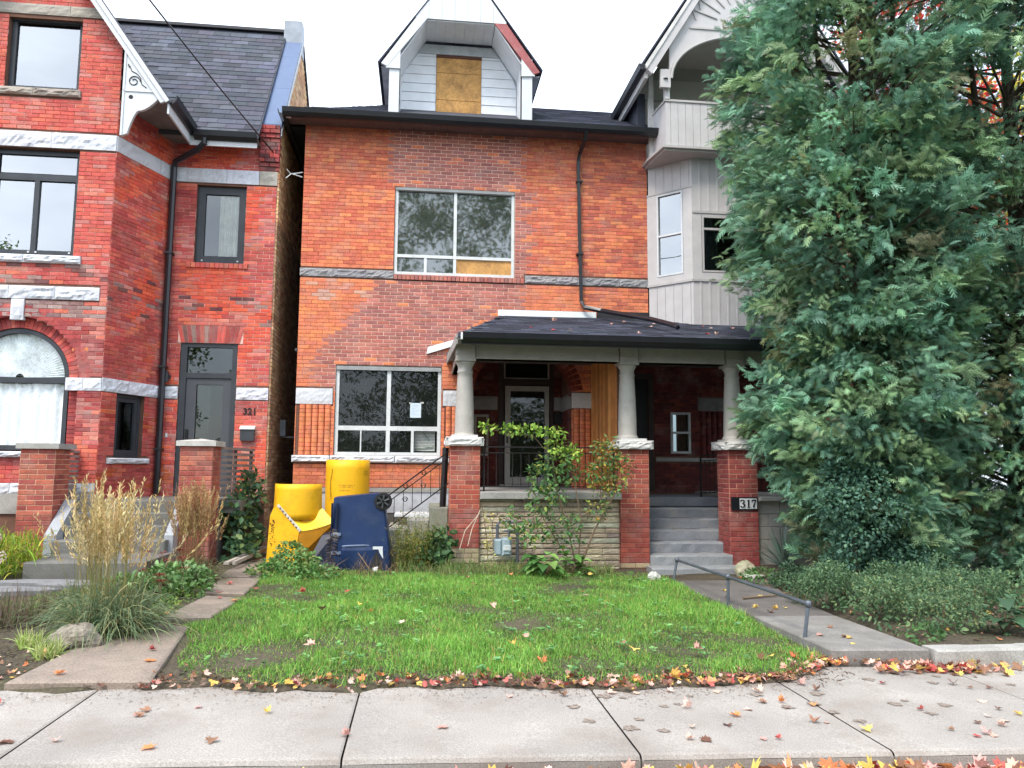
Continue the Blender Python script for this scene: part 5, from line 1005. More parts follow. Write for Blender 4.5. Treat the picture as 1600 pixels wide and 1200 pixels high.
# iron railings
def rail(name, label, p0, p1, z0a, z0b, ht, nb, posts=(), scroll=(), top2=.09, low=.07):
    r = thing(name, label, 'railing', (p0[0], p0[1], z0a)); A = Vector((*p0, 0)); Bv = Vector((*p1, 0)); P_ = lambda t, z: (A.x+(Bv.x-A.x)*t, A.y+(Bv.y-A.y)*t, z0a+(z0b-z0a)*t+z)
    MB().tube([P_(0, ht), P_(1, ht)], .014, 4).build('top_rail', M_IRON, r); MB().tube([P_(0, ht-top2), P_(1, ht-top2)], .010, 4).build('second_rail', M_IRON, r); MB().tube([P_(0, low), P_(1, low)], .012, 4).build('bottom_rail', M_IRON, r)
    if low > .1: MB().tube([P_(0, low-.07), P_(1, low-.07)], .010, 4).build('bottom_rail', M_IRON, r)
    for k in range(1, nb): MB().tube([P_(k/nb, low), P_(k/nb, ht-top2)], .007, 4).build('baluster', M_IRON, r)
    for t, a_, b_ in posts: MB().tube([P_(t, a_), P_(t, b_)], .018, 4).build('post', M_IRON, r)
    for t in scroll:
        for s in (1, -1):
            for zc in (.32, .52): MB().tube([P_(t, zc+s*.09+.0) if False else tuple(Vector(P_(t, zc))+Vector(((Bv.x-A.x)/max(.1, (Bv-A).length)*s*(.012+.035*(1-q/16))*math.cos(q*.55), 0, (.012+.035*(1-q/16))*math.sin(q*.55)))) for q in range(15)], .005, 4).build('scroll', M_IRON, r)
    return r
rail('porch_railing', 'black iron porch railing between the two piers above the sandstone wall', (3.11, -2.10), (5.26, -2.10), 1.29, 1.29, .67, 17, ((.03, -.12, .68), (.97, -.05, .68)), (.42, .68, .87))
rail('stair_railing', 'black iron stair railing sloping down left behind the blue bin', (2.645, -1.90), (1.55, -1.90), 1.32, .50, .57, 8, ((.93, -.35, .58),), (.35, .6), .095, .08)
rail('entry_railing', 'short black iron railing at the top of the grey steps', (7.08, -.80), (7.46, -.86), 1.16, 1.18, .72, 5, ((0, 0, .7), (1, 0, .7)))
rail('garden_railing', 'dark iron railing on the beige block wall right of pier 317', (7.47, -2.08), (9.5, -2.08), 1.23, 1.23, .66, 16, ((.98, 0, .68),))
hr = thing('handrail', 'low grey pipe handrail on three posts beside the garden walk', 'handrail', (5.66, -5.3, .1))
M_PIPE = mat('grey_pipe', (.12, .135, .16), rough=.45, metal=.4, var=.2, bump=.1)
tp = [(5.74, -3.45, .40), (5.72, -5.30, .425), (5.74, -7.12, .435)]
MB().tube(tp, .0185, 8).build('top_rail', M_PIPE, hr)
for (x, y, z), bx in zip(tp, (5.66, 5.705, 5.66)): MB().tube([(x, y, z), (bx, y-.02, ground(bx-.04, y)-.1)], .0185, 8).build('post', M_PIPE, hr); MB().lathe([(0, -.03), (.025, -.03), (.027, 0), (.025, .028), (0, .03)], (x, y, z), 10).build('elbow', M_PIPE, hr, True)
# side steps, half lost in weeds, and a hose of lumber
ss = thing('side_steps', 'broken concrete side steps under the sloping iron railing', 'steps', (2.3, -1.5, .2))
M_MOSS = mat('mossy_concrete', (.26, .265, .22), rough=.92, var=.2, fine=.2, bump=.6, stain=((.14, .15, .09), .7, 5))
for x0, x1, z, m in ((2.36, 2.66, 1.03, M_MOSS), (2.02, 2.36, .84, M_CONC), (1.72, 2.02, .70, M_CONC)): MB().bev(x0+.004, x1-.004, -1.82, -.4, .1, z, .02).build('step', m, ss)
MB().box(1.8, 2.38, -1.1, -.3, .84, .875).build('loose_slab', M_WHITE, ss)
dp = obj1('black_drainpipe', 'black plastic pipe standing behind the left porch pier', 'pipe', MB().tube([(2.56, -1.72, .9), (2.60, -1.72, 1.95)], .05, 8), M_BLACK)
# gas meter
gm = thing('gas_meter', 'pale grey gas meter with bent pipes against the sandstone wall', 'gas meter', (3.48, -2.4, .3))
M_MET = mat('meter_paint', (.30, .38, .42), rough=.5, var=.08, bump=.05); M_GP = mat('pipe_paint', (.13, .14, .165), rough=.5, var=.15)
MB().tube([(3.36, -2.38, .52), (3.36, -2.38, .80), (3.39, -2.38, .84), (3.63, -2.38, .84), (3.66, -2.38, .80), (3.66, -2.38, .25)], .024, 8).build('pipe', M_GP, gm)
MB().tube([(3.53, -2.40, .60), (3.53, -2.40, .74)], .02, 8).tube([(3.46, -2.40, .715), (3.61, -2.40, .715)], .016, 8).build('valve', M_GP, gm)
MB().bev(3.30, 3.42, -2.50, -2.34, .36, .60, .025).bev(3.42, 3.56, -2.53, -2.32, .36, .62, .03).build('meter_body', M_MET, gm); MB().bev(3.435, 3.545, -2.545, -2.53, .44, .52, .004).build('dial', M_WHITE, gm)
# debris chutes
M_YEL = mat('yellow_plastic', (.90, .48, .012), rough=.5, var=.07, vs=2, fine=.05, bump=.06, bs=20, stain=((.42, .20, .015), .55, 4)); M_YELB = mat('bright_yellow_inside', (.88, .58, .02), rough=.4, var=.06)
M_RUST = mat('dark_streak', (.10, .05, .02), rough=.9)
c1 = thing('debris_chute', 'yellow plastic debris chute section with an open hopper, leaning by the alley', 'debris chute', (.33, -1.5, .24), 'yellow debris chute sections'); n = 28
def shell(cx, cy, rr, z0, z1, a0, a1, tilt=0, th=.012, rows=6, sx=1., ybot=0.):
    mb = MB(); vs = []
    for j in range(rows+1):
        z = z0+(z1-z0)*j/rows; t = j/rows
        for k in range(n+1): a = a0+(a1-a0)*k/n; q = rr*(1+.05*(1-t)*sx); vs.append((cx+q*math.cos(a)-tilt*(1-t), cy+q*math.sin(a)-ybot*(1-t), z))
    for j in range(rows+1):
        z = z0+(z1-z0)*j/rows; t = j/rows
        for k in range(n+1): a = a0+(a1-a0)*k/n; q = rr*(1+.05*(1-t)*sx)-th; vs.append((cx+q*math.cos(a)-tilt*(1-t), cy+q*math.sin(a)-ybot*(1-t), z))
    m = n+1; o = (rows+1)*m; fs = []
    for j in range(rows):
        for k in range(n): q = j*m+k; fs += [(q, q+1, q+m+1, q+m), (o+q+m, o+q+m+1, o+q+1, o+q)]
    for k in range(n): q = rows*m+k; fs += [(q, q+1, o+q+1, o+q), (k+1, k, o+k, o+k+1)]
    for j in range(rows): q = j*m; fs += [(q, q+m, o+q+m, o+q), (q+n+m, q+n, o+q+n, o+q+n+m)]
    return mb.add(vs, fs)
shell(.335, -1.50, .352, .84, 1.372, math.pi*.92, math.pi*2.08).build('chute_barrel', M_YEL, c1, True)
shell(.335, -1.44, .358, .22, 1.30, math.pi*.6, math.pi*1.62, .045, .012, 8, .6).build('chute_back', M_YEL, c1, True)
MB().prism([(-.05, -1.86, .2), (.36, -1.90, .2), (.425, -1.90, .665), (.085, -1.86, 1.05), (.03, -1.85, 1.02), (-.018, -1.85, .9)], (0, .015, 0)).build('hopper_side', M_YEL, c1)
MB().prism([(.075, -1.868, 1.055), (.43, -1.908, .665), (.455, -1.908, .695), (.105, -1.868, 1.075)], (0, .012, 0)).build('hopper_strip', mat('worn_pale_strip', (.55, .52, .45), rough=.7, var=.2, fs=40, fine=.3), c1)
for k in range(7): t = .12+k*.12; MB().box(.09+.345*t-.011, .09+.345*t+.011, -1.875-.04*t, -1.868-.04*t, 1.06-.39*t-.009, 1.06-.39*t+.009).build('printed_mark', M_RUST, c1)
sc = MB(); r_, q_ = 8, 8; vs = []
for j in range(r_+1):
    for k in range(q_+1):
        u, v = k/q_, j/r_; A_ = Vector((.10, -1.84, 1.05)).lerp(Vector((.43, -1.90, .67)), v); B__ = Vector((.72, -1.62, 1.0)).lerp(Vector((.93, -1.78, .80)), v); p = A_.lerp(B__, u); p.z -= .16*math.sin(math.pi*u)*(1-.85*v); vs.append(p)
sc.add(vs, [(j*(q_+1)+k, j*(q_+1)+k+1, (j+1)*(q_+1)+k+1, (j+1)*(q_+1)+k) for j in range(r_) for k in range(q_)]); sc.build('hopper_scoop', M_YELB, c1, True)
MB().prism([(.43, -1.895, .66), (.93, -1.775, .79), (.72, -1.60, .22), (.36, -1.88, .23)], (.0, .012, -.012)).build('hopper_front', mat('orange_shaded_plastic', (.62, .27, .02), rough=.5, var=.1), c1)
rs = MB()
for k in range(22): x = random.uniform(-.02, .03)+.04*(k % 2); z = .45+k*.018; rs.box(x, x+random.uniform(.006, .02), -1.866, -1.86, z, z+random.uniform(.008, .025))
rs.build('rust_spots', M_RUST, c1, kind='stuff')
c2 = thing('debris_chute', 'tall yellow plastic chute section with black scribbles, standing behind the blue bin', 'debris chute', (.98, -.5, .3), 'yellow debris chute sections')
shell(.985, -.45, .366, .3, 1.755, math.pi*.95, math.pi*2.05, 0, .012, 10, .0).build('chute_barrel', M_YEL, c2, True)
MB().tube([(.985-.366*math.cos(.9)+.0, -.45-.366*math.sin(.9)-.003, 1.60), (.75, -.747, 1.52), (.73, -.73, 1.4), (.735, -.74, 1.25), (.75, -.75, 1.1)], .004, 4).build('black_drip', M_IRON, c2)
lt = MB()
for zz, a0, a1 in ((1.33, 1.25, 2.0), (1.30, 1.3, 1.9), (1.24, 1.3, 1.8), (1.56, 2.45, 2.75), (1.53, 2.42, 2.78), (1.50, 2.45, 2.78)):
    kk = 14
    for k in range(kk):
        if (k*7) % 5 == 4: continue
        a = a0+(a1-a0)*k/kk; a2 = a0+(a1-a0)*(k+.7)/kk; q = lambda t, z: (.985-.368*math.cos(t), -.45-.368*math.sin(t), z); lt.add([q(a, zz), q(a2, zz), q(a2, zz+.012), q(a, zz+.012)], [(0, 1, 2, 3)])
lt.build('printed_text', mat('faded_print', (.30, .17, .02), rough=.8), c2, kind='stuff')
# the blue bin, upside down
M_NAVY = mat('navy_plastic', (.010, .028, .09), rough=.42, var=.14, vs=3, fine=.06, bump=.08, bs=30, stain=((.05, .07, .12), .4, 3.5)); M_NAVD = mat('navy_dark_plastic', (.006, .010, .03), rough=.45, bump=.05)
wb = thing('wheeled_bin', 'upside down navy blue wheeled bin with a torn hole, between weeds and the porch', 'wheeled bin', (1.32, -2.2, .12))
def loft(secs):
    mb = MB(); m = len(secs[0]); vs = [p for s_ in secs for p in s_]
    mb.add(vs, [(j*m+k, j*m+(k+1) % m, (j+1)*m+(k+1) % m, (j+1)*m+k) for j in range(len(secs)-1) for k in range(m)]+[tuple(range(m-1, -1, -1)), tuple((len(secs)-1)*m+k for k in range(m))]); return mb
def rr(x0, x1, y0, y1, z, c, dz=0):
    o = []
    for cx, cy, a in ((x1-c, y0+c, -90), (x1-c, y1-c, 0), (x0+c, y1-c, 90), (x0+c, y0+c, 180)):
        for k in range(4): t = math.radians(a+30*k); o.append((cx+c*math.cos(t), cy+c*math.sin(t), z+dz*(cx-x0)))
    return o
loft([rr(.93, 1.83, -2.55, -1.95, .04, .05), rr(.93, 1.82, -2.54, -1.95, .30, .05), rr(.945, 1.76, -2.50, -1.97, .70, .05, .03), rr(.965, 1.70, -2.46, -1.98, 1.08, .06, .08), rr(.975, 1.66, -2.45, -1.98, 1.19, .05, .10), rr(1.0, 1.63, -2.42, -2.0, 1.20, .04, .10)]).build('bin_body', M_NAVY, wb)
loft([rr(1.10, 1.80, -2.60, -2.3, .12, .04), rr(1.11, 1.79, -2.60, -2.3, .46, .04), rr(1.13, 1.5, -2.585, -2.3, .51, .03), rr(1.15, 1.48, -2.54, -2.3, .53, .02)]).build('bin_front_panel', M_NAVY, wb)
MB().tube([(1.13, -2.575, .515), (1.22, -2.59, .525), (1.45, -2.585, .53), (1.50, -2.56, .52)], .012, 6).build('panel_rim', mat('scuffed_blue', (.16, .20, .30), rough=.6), wb)
MB().prism([(1.53, -2.606, .21), (1.70, -2.606, .19), (1.69, -2.606, .30), (1.62, -2.606, .46), (1.575, -2.606, .38)], (0, .003, 0)).build('torn_hole', M_DARK, wb)
MB().box(1.56, 1.70, -2.609, -2.602, .475, .515).prism([(1.64, -2.608, .475), (1.70, -2.608, .475), (1.71, -2.608, .34), (1.66, -2.608, .42)], (0, .004, 0)).build('bin_sticker', M_WHITE, wb)
for k, x in enumerate((.955, 1.03)): MB().fbox(Frame((0, -2.53), (1, 0), (0, -1)), x, x+.02, .45, 1.12, -.05, .012).build('bin_rib', M_NAVD, wb)
MB().box(.97, 1.10, -2.545, -2.5, .66, .70).box(.96, 1.11, -2.55, -2.5, .40, .44).build('bin_handle_bracket', mat('scuffed_blue'), wb)
MB().hexa([(.58, -2.7, .14), (.95, -2.62, .10), (.98, -2.5, .12), (.62, -2.5, .16), (.83, -2.46, .66), (1.02, -2.46, .70), (1.02, -2.40, .72), (.86, -2.40, .69)]).build('bin_lid', M_NAVD, wb)
MB().prism([(.66, -2.78, .08), (1.1, -2.74, .06), (1.04, -2.60, .30), (.80, -2.62, .30)], (.0, .03, .012)).build('bin_lid_flap', M_NAVD, wb)
wx, wy, wz = 1.685, -2.47, 1.145; wm = MB(); sg = 32
for k in range(sg):
    a0, a1 = 2*math.pi*k/sg, 2*math.pi*(k+1)/sg; prf = [(.088, -.03), (.122, -.028), (.128, -.015), (.128, .02), (.088, .02)]
    R_ = lambda a, q: (wx+q[0]*math.cos(a), wy+q[1], wz+q[0]*math.sin(a))
    for i in range(4): wm.add([R_(a0, prf[i]), R_(a1, prf[i]), R_(a1, prf[i+1]), R_(a0, prf[i+1])], [(0, 1, 2, 3)])
whl = wm.build('wheel', mat('tyre_black', (.013, .013, .014), rough=.7), wb)
dk_ = MB()
dk_.add([(wx+.09*math.cos(k*.393), wy+.0, wz+.09*math.sin(k*.393)) for k in range(16)], [tuple(range(16))]); dk_.build('wheel_disc', M_IRON, whl)
for k in range(6): a = .4+k*math.pi/3; MB().tube([(wx+.02*math.cos(a), wy-.03, wz+.02*math.sin(a)), (wx+.055*math.cos(a), wy-.028, wz+.055*math.sin(a)), (wx+.09*math.cos(a), wy-.022, wz+.09*math.sin(a))], [.012, .014, .022], 5).build('spoke', mat('wheel_grey', (.05, .055, .06), rough=.45), whl)
MB().lathe([(0, 0), (.024, 0), (.022, .02), (0, .024)], (0, 0, 0), 12).build('hub', mat('wheel_grey'), whl).matrix_local = Matrix.Translation((wx-1.32, wy-.045+2.2, wz-.12))@Matrix.Rotation(math.pi/2, 4, 'X')
obj1('white_rag', 'small white rag hanging from the hole in the blue bin', 'rag', MB().add([(1.56, -2.62, .22), (1.64, -2.63, .24), (1.63, -2.66, .18), (1.69, -2.65, .15), (1.60, -2.68, .13), (1.57, -2.64, .17)], [(0, 1, 2, 5), (2, 3, 4, 5)]), M_WHITE)
def stick(label, p, rad=.012, m=M_TWIG, nm='stick'): return obj1(nm, label, 'stick', MB().tube(p, [rad, rad*.9, rad*.6][:len(p)] if len(p) == 3 else rad, 6), m)
stick('grey stick leaning on the front of the blue bin', [(1.60, -2.95, .14), (1.48, -2.8, .30), (1.36, -2.66, .43)], .011)
MP = mat('pale_plank_wood', (.34, .30, .26), rough=.85, var=.2, fine=.2, fs=40, bump=.3)
for i, (lb, x0, dz) in enumerate((('pale weathered plank lying at the mouth of the alley, nearest the wall', -.45, .0), ('greyer narrow plank lying against the pale plank by the alley', -.33, .012))):
    obj1('plank', lb, 'plank', MB().hexa([(x0, -2.75, .29), (x0+.07-.03*i, -2.75, .29), (x0+.17, -.7, .31), (x0+.10, -.7, .31), (x0, -2.75, .325+dz), (x0+.07-.03*i, -2.75, .325+dz), (x0+.17, -.7, .345+dz), (x0+.10, -.7, .345+dz)]), MP, group='planks at the alley mouth')
def boulder(label, c, s, m, seed, cat='rock', nm='rock', rough=.28):
    rd = np.random.default_rng(seed); mb = MB(); nu, nv = 18, 11; vs = []
    ph = rd.uniform(0, 6, 12)
    for j in range(nv+1):
        v = -math.pi/2+math.pi*j/nv
        for i in range(nu):
            u = 2*math.pi*i/nu; q = 1+rough*.35*math.sin(2*u+ph[0])*math.cos(v*2+ph[1])+rough*.3*math.sin(3*u+ph[2]+2*v)+rough*.35*math.sin(5*u+ph[3])*math.sin(4*v+ph[4])+rd.uniform(-.05, .05)*rough*2
            vs.append((c[0]+s[0]*q*math.cos(u)*math.cos(v), c[1]+s[1]*q*math.sin(u)*math.cos(v), c[2]+s[2]*(q*math.sin(v))))
    mb.add(vs, [(j*nu+i, j*nu+(i+1) % nu, (j+1)*nu+(i+1) % nu, (j+1)*nu+i) for j in range(nv) for i in range(nu)]); return obj1(nm, label, cat, mb, m)
M_ROCK = mat('weathered_rock', (.26, .225, .18), rough=.95, var=.35, vs=9, fine=.3, fs=40, bump=1, bs=18, bd=.03, stain=((.07, .06, .05), .8, 9))
boulder('craggy brown rock at the foot of the large ornamental grass', (-.50, -7.22, ground(-.5, -7.2)+.07), (.20, .14, .12), M_ROCK, 5)
boulder('whitish rounded stone on the lawn left of the grey steps', (5.42, -3.42, .15), (.095, .08, .085), mat('pale_stone', (.45, .44, .40), rough=.85, var=.25, vs=12, bump=.6, bs=20, stain=((.2, .19, .17), .6, 9)), 6)
boulder('mossy tan stone at the foot of the right brick pier', (7.02, -2.75, .16), (.16, .12, .13), mat('mossy_stone', (.36, .34, .24), rough=.9, var=.25, vs=10, bump=.6, bs=20, stain=((.22, .24, .12), .6, 8)), 7)
boulder('flat white stone lying between the yucca and the garden walk', (6.98, -3.1, .12), (.16, .09, .035), mat('pale_stone'), 8)
stick('thin brown stick lying across the garden walk', [(6.02, -5.0, .135), (6.5, -4.85, .14), (7.05, -4.62, .19)], .014)

# ================================================================== plants
def A_(*a): return np.array(a, float)
def pal(cols, n, j=.2):
    c = np.array(cols)[rng.integers(0, len(cols), n)]; return np.clip(c*(1+rng.uniform(-j, j, (n, 1)))*(1+rng.uniform(-j*.3, j*.3, (n, 3))), 0, 1)
def plant(name, label, cat, loc, group=None): return thing(name, label, cat, loc, group)
def strips(name, par, m, P0, dirs, Ln, W, droop, cols, seg=6, **props):
    """arching blades: start P0, unit direction, length, width, droop (fraction)"""
    n = len(P0); t = np.linspace(0, 1, seg+1)[None, :, None]; D = dirs[:, None, :]; Lx = Ln[:, None, None]
    pts = P0[:, None, :]+D*Lx*t; pts[:, :, 2] -= (Ln*droop)[:, None]*t[:, :, 0]**2.2
    hz = np.stack([-dirs[:, 1], dirs[:, 0], np.zeros(n)], 1)+rng.normal(0, .25, (n, 3)); hz /= np.linalg.norm(hz, axis=1, keepdims=True)
    w = W[:, None]*(1-np.linspace(0, 1, seg+1)[None, :]**2.5*.92)*.5
    Lf = pts-hz[:, None, :]*w[:, :, None]; Rt = pts+hz[:, None, :]*w[:, :, None]; V = np.stack([Lf, Rt], 2).reshape(n, -1, 3)
    F = np.array([(2*k, 2*k+1, 2*k+3, 2*k+2) for k in range(seg)]); K = 2*(seg+1); I = (np.arange(n)[:, None, None]*K+F[None]).reshape(-1); off = np.array(origin_of(par))
    me = bpy.data.meshes.new(name); me.vertices.add(n*K); me.vertices.foreach_set('co', (V-off).reshape(-1).astype(np.float32)); nf = n*seg
    me.loops.add(nf*4); me.loops.foreach_set('vertex_index', I.astype(np.int32)); me.polygons.add(nf); me.polygons.foreach_set('loop_start', np.arange(0, nf*4, 4, dtype=np.int32)); me.polygons.foreach_set('loop_total', np.full(nf, 4, dtype=np.int32)); me.update(calc_edges=True)
    a = me.color_attributes.new('Col', 'FLOAT_COLOR', 'POINT'); cc = np.ones((n, K, 4), np.float32); cc[:, :, :3] = cols[:, None, :]; a.data.foreach_set('color', cc.reshape(-1)); return link(name, me, m, par, **props), pts
def clump(cx, cy, r, n):
    a = rng.uniform(0, 2*np.pi, n); q = r*np.sqrt(rng.uniform(0, 1, n)); x, y = cx+q*np.cos(a), cy+q*np.sin(a); return np.stack([x, y, np.array([ground(i, j) for i, j in zip(x, y)])], 1)
def up_dirs(n, lean, base=None):
    a = rng.uniform(0, 2*np.pi, n); l = np.abs(rng.normal(0, lean, n)); d_ = np.stack([np.cos(a)*np.sin(l), np.sin(a)*np.sin(l), np.cos(l)], 1); return d_
def bush(name, par, ells, n, size, cols, tmpl=T_LEAF, m=None, up=.3, shell_=.55, wf=1., out=.7, j=.22):
    """leaves through the outer part of some ellipsoids (cx,cy,cz,rx,ry,rz)"""
    E = np.array(ells, float); vol = E[:, 3]*E[:, 4]*E[:, 5]; k = rng.choice(len(E), n, p=vol**.8/np.sum(vol**.8)); dv = rnd_dirs(n, .25); rad = shell_+(1-shell_)*rng.uniform(0, 1, n)**.6*rng.uniform(.8, 1.12, n)
    P_ = E[k, :3]+dv*E[k, 3:]*rad[:, None]; D = dv*out+rng.normal(0, .5, (n, 3)); D[:, 2] -= .15; Nn = np.array([0, 0, up])+rng.normal(0, .5, (n, 3))+dv*.6; s = size*rng.uniform(.65, 1.3, n)
    return foliage(name, par, m or M_LEAF, P_, D, Nn, np.stack([s, s*wf], 1), pal(cols, n, j), *tmpl)
G = lambda *c: lin(*c)
# --- ornamental grasses
def reedgrass(label, cx, cy, r, nb, ns, h, bl_cols, st_cols, pl_cols, ln=.7, lean=.17):
    g = plant('ornamental_grass', label, 'grass clump', (cx, cy, ground(cx, cy)), 'ornamental grasses by the left stoop')
    P0 = clump(cx, cy, r, nb); strips('blades', g, M_LEAF, P0, up_dirs(nb, .62), rng.uniform(.6, 1.15, nb)*ln, rng.uniform(.006, .011, nb), rng.uniform(.45, .95, nb), pal(bl_cols, nb), 7)
    P1 = clump(cx, cy, r*.75, ns); dr = up_dirs(ns, lean); L1 = h*rng.uniform(.72, 1.05, ns); _, pts = strips('stems', g, M_LEAF, P1, dr, L1, np.full(ns, .005), rng.uniform(.0, .10, ns), pal(st_cols, ns), 8)
    PP, DD, CC = [], [], []; cc = pal(pl_cols, ns, .18)
    for i in range(ns):
        a, b, c = pts[i, 5], pts[i, 7], pts[i, 8]
        for k in range(30):
            t = k/29; p = a*(1-t)+c*t if t < .5 else b*(1-(t-.5)*2)*0+(a*(1-t)+c*t); wv = .014*math.sin(math.pi*min(1, .12+t*.95)); PP.append(p+rng.normal(0, wv*.5+.001, 3)); DD.append((c-a)/np.linalg.norm(c-a)+rng.normal(0, .3, 3)); CC.append(cc[i]*rng.uniform(.8, 1.2))
    n = len(PP); foliage('plumes', g, M_LEAF, PP, DD, rnd_dirs(n), np.stack([rng.uniform(.03, .06, n), rng.uniform(.016, .030, n)], 1), CC, *T_DIA)
TAN = [G(216, 194, 140), G(204, 178, 124), G(224, 206, 158), G(190, 164, 112)]
reedgrass('large ornamental grass with tan upright plumes behind the craggy rock', -.42, -6.75, .27, 2000, 120, 1.32, [G(108, 130, 96), G(128, 142, 104), G(96, 118, 84), G(150, 146, 102)], [G(150, 140, 84), G(120, 124, 70)], TAN, .95, .21)
reedgrass('thinner tan ornamental grass behind the large one, before the stoop steps', -.86, -6.1, .20, 700, 60, 1.34, [G(104, 118, 84), G(120, 124, 84)], [G(150, 138, 84), G(130, 128, 74)], TAN, .75, .12)
reedgrass('brownish ornamental grass in front of the second left brick pier', -.60, -3.75, .22, 1500, 190, 1.25, [G(120, 118, 84), G(142, 130, 96), G(96, 108, 72)], [G(150, 120, 84), G(136, 106, 76)], [G(184, 150, 104), G(170, 128, 92), G(196, 170, 120)], .7, .17)
for (lb, cx, cy, n) in (('pale striped grass tuft left of the craggy rock, larger one', -.86, -7.18, 150), ('pale striped grass tuft nearest the sidewalk left of the slab', -.58, -7.52, 130), ('pale striped grass tuft at the left edge of the mulch', -1.26, -7.30, 110)):
    g = plant('striped_grass', lb, 'grass tuft', (cx, cy, ground(cx, cy)), 'pale striped grass tufts in the mulch'); strips('blades', g, M_LEAF, clump(cx, cy, .09, n), up_dirs(n, .65), rng.uniform(.12, .24, n), rng.uniform(.008, .013, n), rng.uniform(.1, .5, n), pal([G(190, 200, 130), G(168, 186, 104), G(206, 208, 150), G(140, 166, 80)], n), 5)
# --- left garden
g = plant('yellow_green_plant', 'yellow green strappy plant beside the leftmost brick pier', 'plant', (-2.95, -3.3, .33)); n = 900
P0 = clump(-3.0, -3.25, .42, n); P0[:, 2] += rng.uniform(0, .45, n); strips('blades', g, M_LEAF, P0, up_dirs(n, .75), rng.uniform(.18, .5, n), rng.uniform(.010, .018, n), rng.uniform(.4, 1., n), pal([G(140, 168, 50), G(112, 148, 40), G(170, 184, 66), G(188, 176, 70), G(90, 124, 36)], n), 6)
g = plant('pink_hydrangea', 'pale pink hydrangea blooms entering at the left edge', 'shrub', (-2.35, -5.0, .25)); MB().tube([(-2.36, -5.0, .2), (-2.32, -5.0, .6)], .008, 5).tube([(-2.36, -5.0, .2), (-2.30, -5.0, .86)], .008, 5).build('stem', M_TWIG, g)
for (x, z, s) in ((-2.27, .66, .105), (-2.31, .86, .085)):
    n = 90; dv = rnd_dirs(n); foliage('flower_head', g, M_LEAF, A_(x, -5.0, z)+dv*s*A_(1, 1, .8), np.cross(dv, rnd_dirs(n)), dv, rng.uniform(.03, .045, n), pal([G(236, 206, 196), G(240, 222, 210), G(222, 180, 172)], n, .08), *T_DIA)
g = plant('sedum', 'leafy sedum with dark red flower heads between the two grasses', 'plant', (-.62, -4.9, .25)); bush('foliage', g, [(-.55+.23*(k % 3-1)+random.uniform(-.06, .06), -5.35+.33*k, .34-.008*k, .24, .22, .17) for k in range(5)], 1500, .075, [G(112, 146, 92), G(96, 130, 70), G(134, 164, 110), G(84, 116, 62)], up=.8)
for (x, y, z) in ((-.95, -4.3, .62), (-.82, -4.15, .58), (-.62, -4.2, .62), (-.50, -4.5, .56), (-.72, -5.1, .50), (-.50, -5.25, .47), (-.40, -5.5, .44), (-.88, -5.6, .46), (-.36, -4.9, .50), (-.60, -4.7, .56)):
    n = 90; dv = rnd_dirs(n, .9); h_ = foliage('flower_head', g, M_LEAF, A_(x, y, z)+dv*A_(.085, .085, .03)*rng.uniform(.5, 1, (n, 1)), dv, dv+A_(0, 0, .8), rng.uniform(.016, .026, n), pal([G(128, 52, 44), G(104, 42, 40), G(148, 72, 56)], n), *T_DIA); MB().tube([(x, y, .25), (x, y, z)], .005, 4).build('stem', M_TWIG, g)
def weeds(label, ells, n, size, cols, name='weed_patch', **k): 
    g = plant(name, label, 'weeds', (ells[0][0], ells[0][1], ground(ells[0][0], ells[0][1]))); bush('foliage', g, ells, n, size, cols, **k); return g
weeds('low green ground cover along the left side path', [(-.42, -6.0+.5*k, ground(-.4, -6+.5*k)+.03, .22, .32, .07) for k in range(4)]+[(-1.3, -5.2, .26, .5, .4, .06), (-1.7, -5.9, .24, .5, .4, .08)], 2600, .035, [G(112, 146, 60), G(92, 126, 52), G(140, 160, 76)], up=1.2)
g = plant('dry_heather', 'dry greyish brown heather between the flagstones and the mulch', 'shrub', (-1.45, -6.05, .2)); n = 900
P0 = clump(-1.45, -6.1, .42, n); strips('twigs', g, M_LEAF, P0, up_dirs(n, .6), rng.uniform(.15, .42, n), rng.uniform(.005, .008, n), rng.uniform(.0, .3, n), pal([G(130, 118, 92), G(112, 116, 84), G(146, 128, 104), G(96, 104, 70), G(110, 84, 84)], n), 4)
g = plant('climbing_vine', 'dark green climbing vine over the right slat rail of the stoop', 'vine', (-.5, -1.2, .3)); bush('foliage', g, [(-.50, -1.30, .55, .26, .45, .40), (-.50, -.9, 1.15, .20, .35, .45), (-.58, -1.5, .95, .2, .25, .3), (-.42, -1.9, .4, .25, .3, .22)], 850, .115, [G(64, 98, 68), G(52, 84, 60), G(84, 118, 80), G(104, 124, 72)], up=.1, shell_=.3)
MB().tube([(-.5, -1.2, .25), (-.55, -1.25, .7), (-.48, -1.0, 1.2), (-.55, -.8, 1.55)], .012, 5).tube([(-.45, -1.6, .25), (-.55, -1.5, .8), (-.6, -1.4, 1.2)], .01, 5).build('stem', M_TWIG, g)
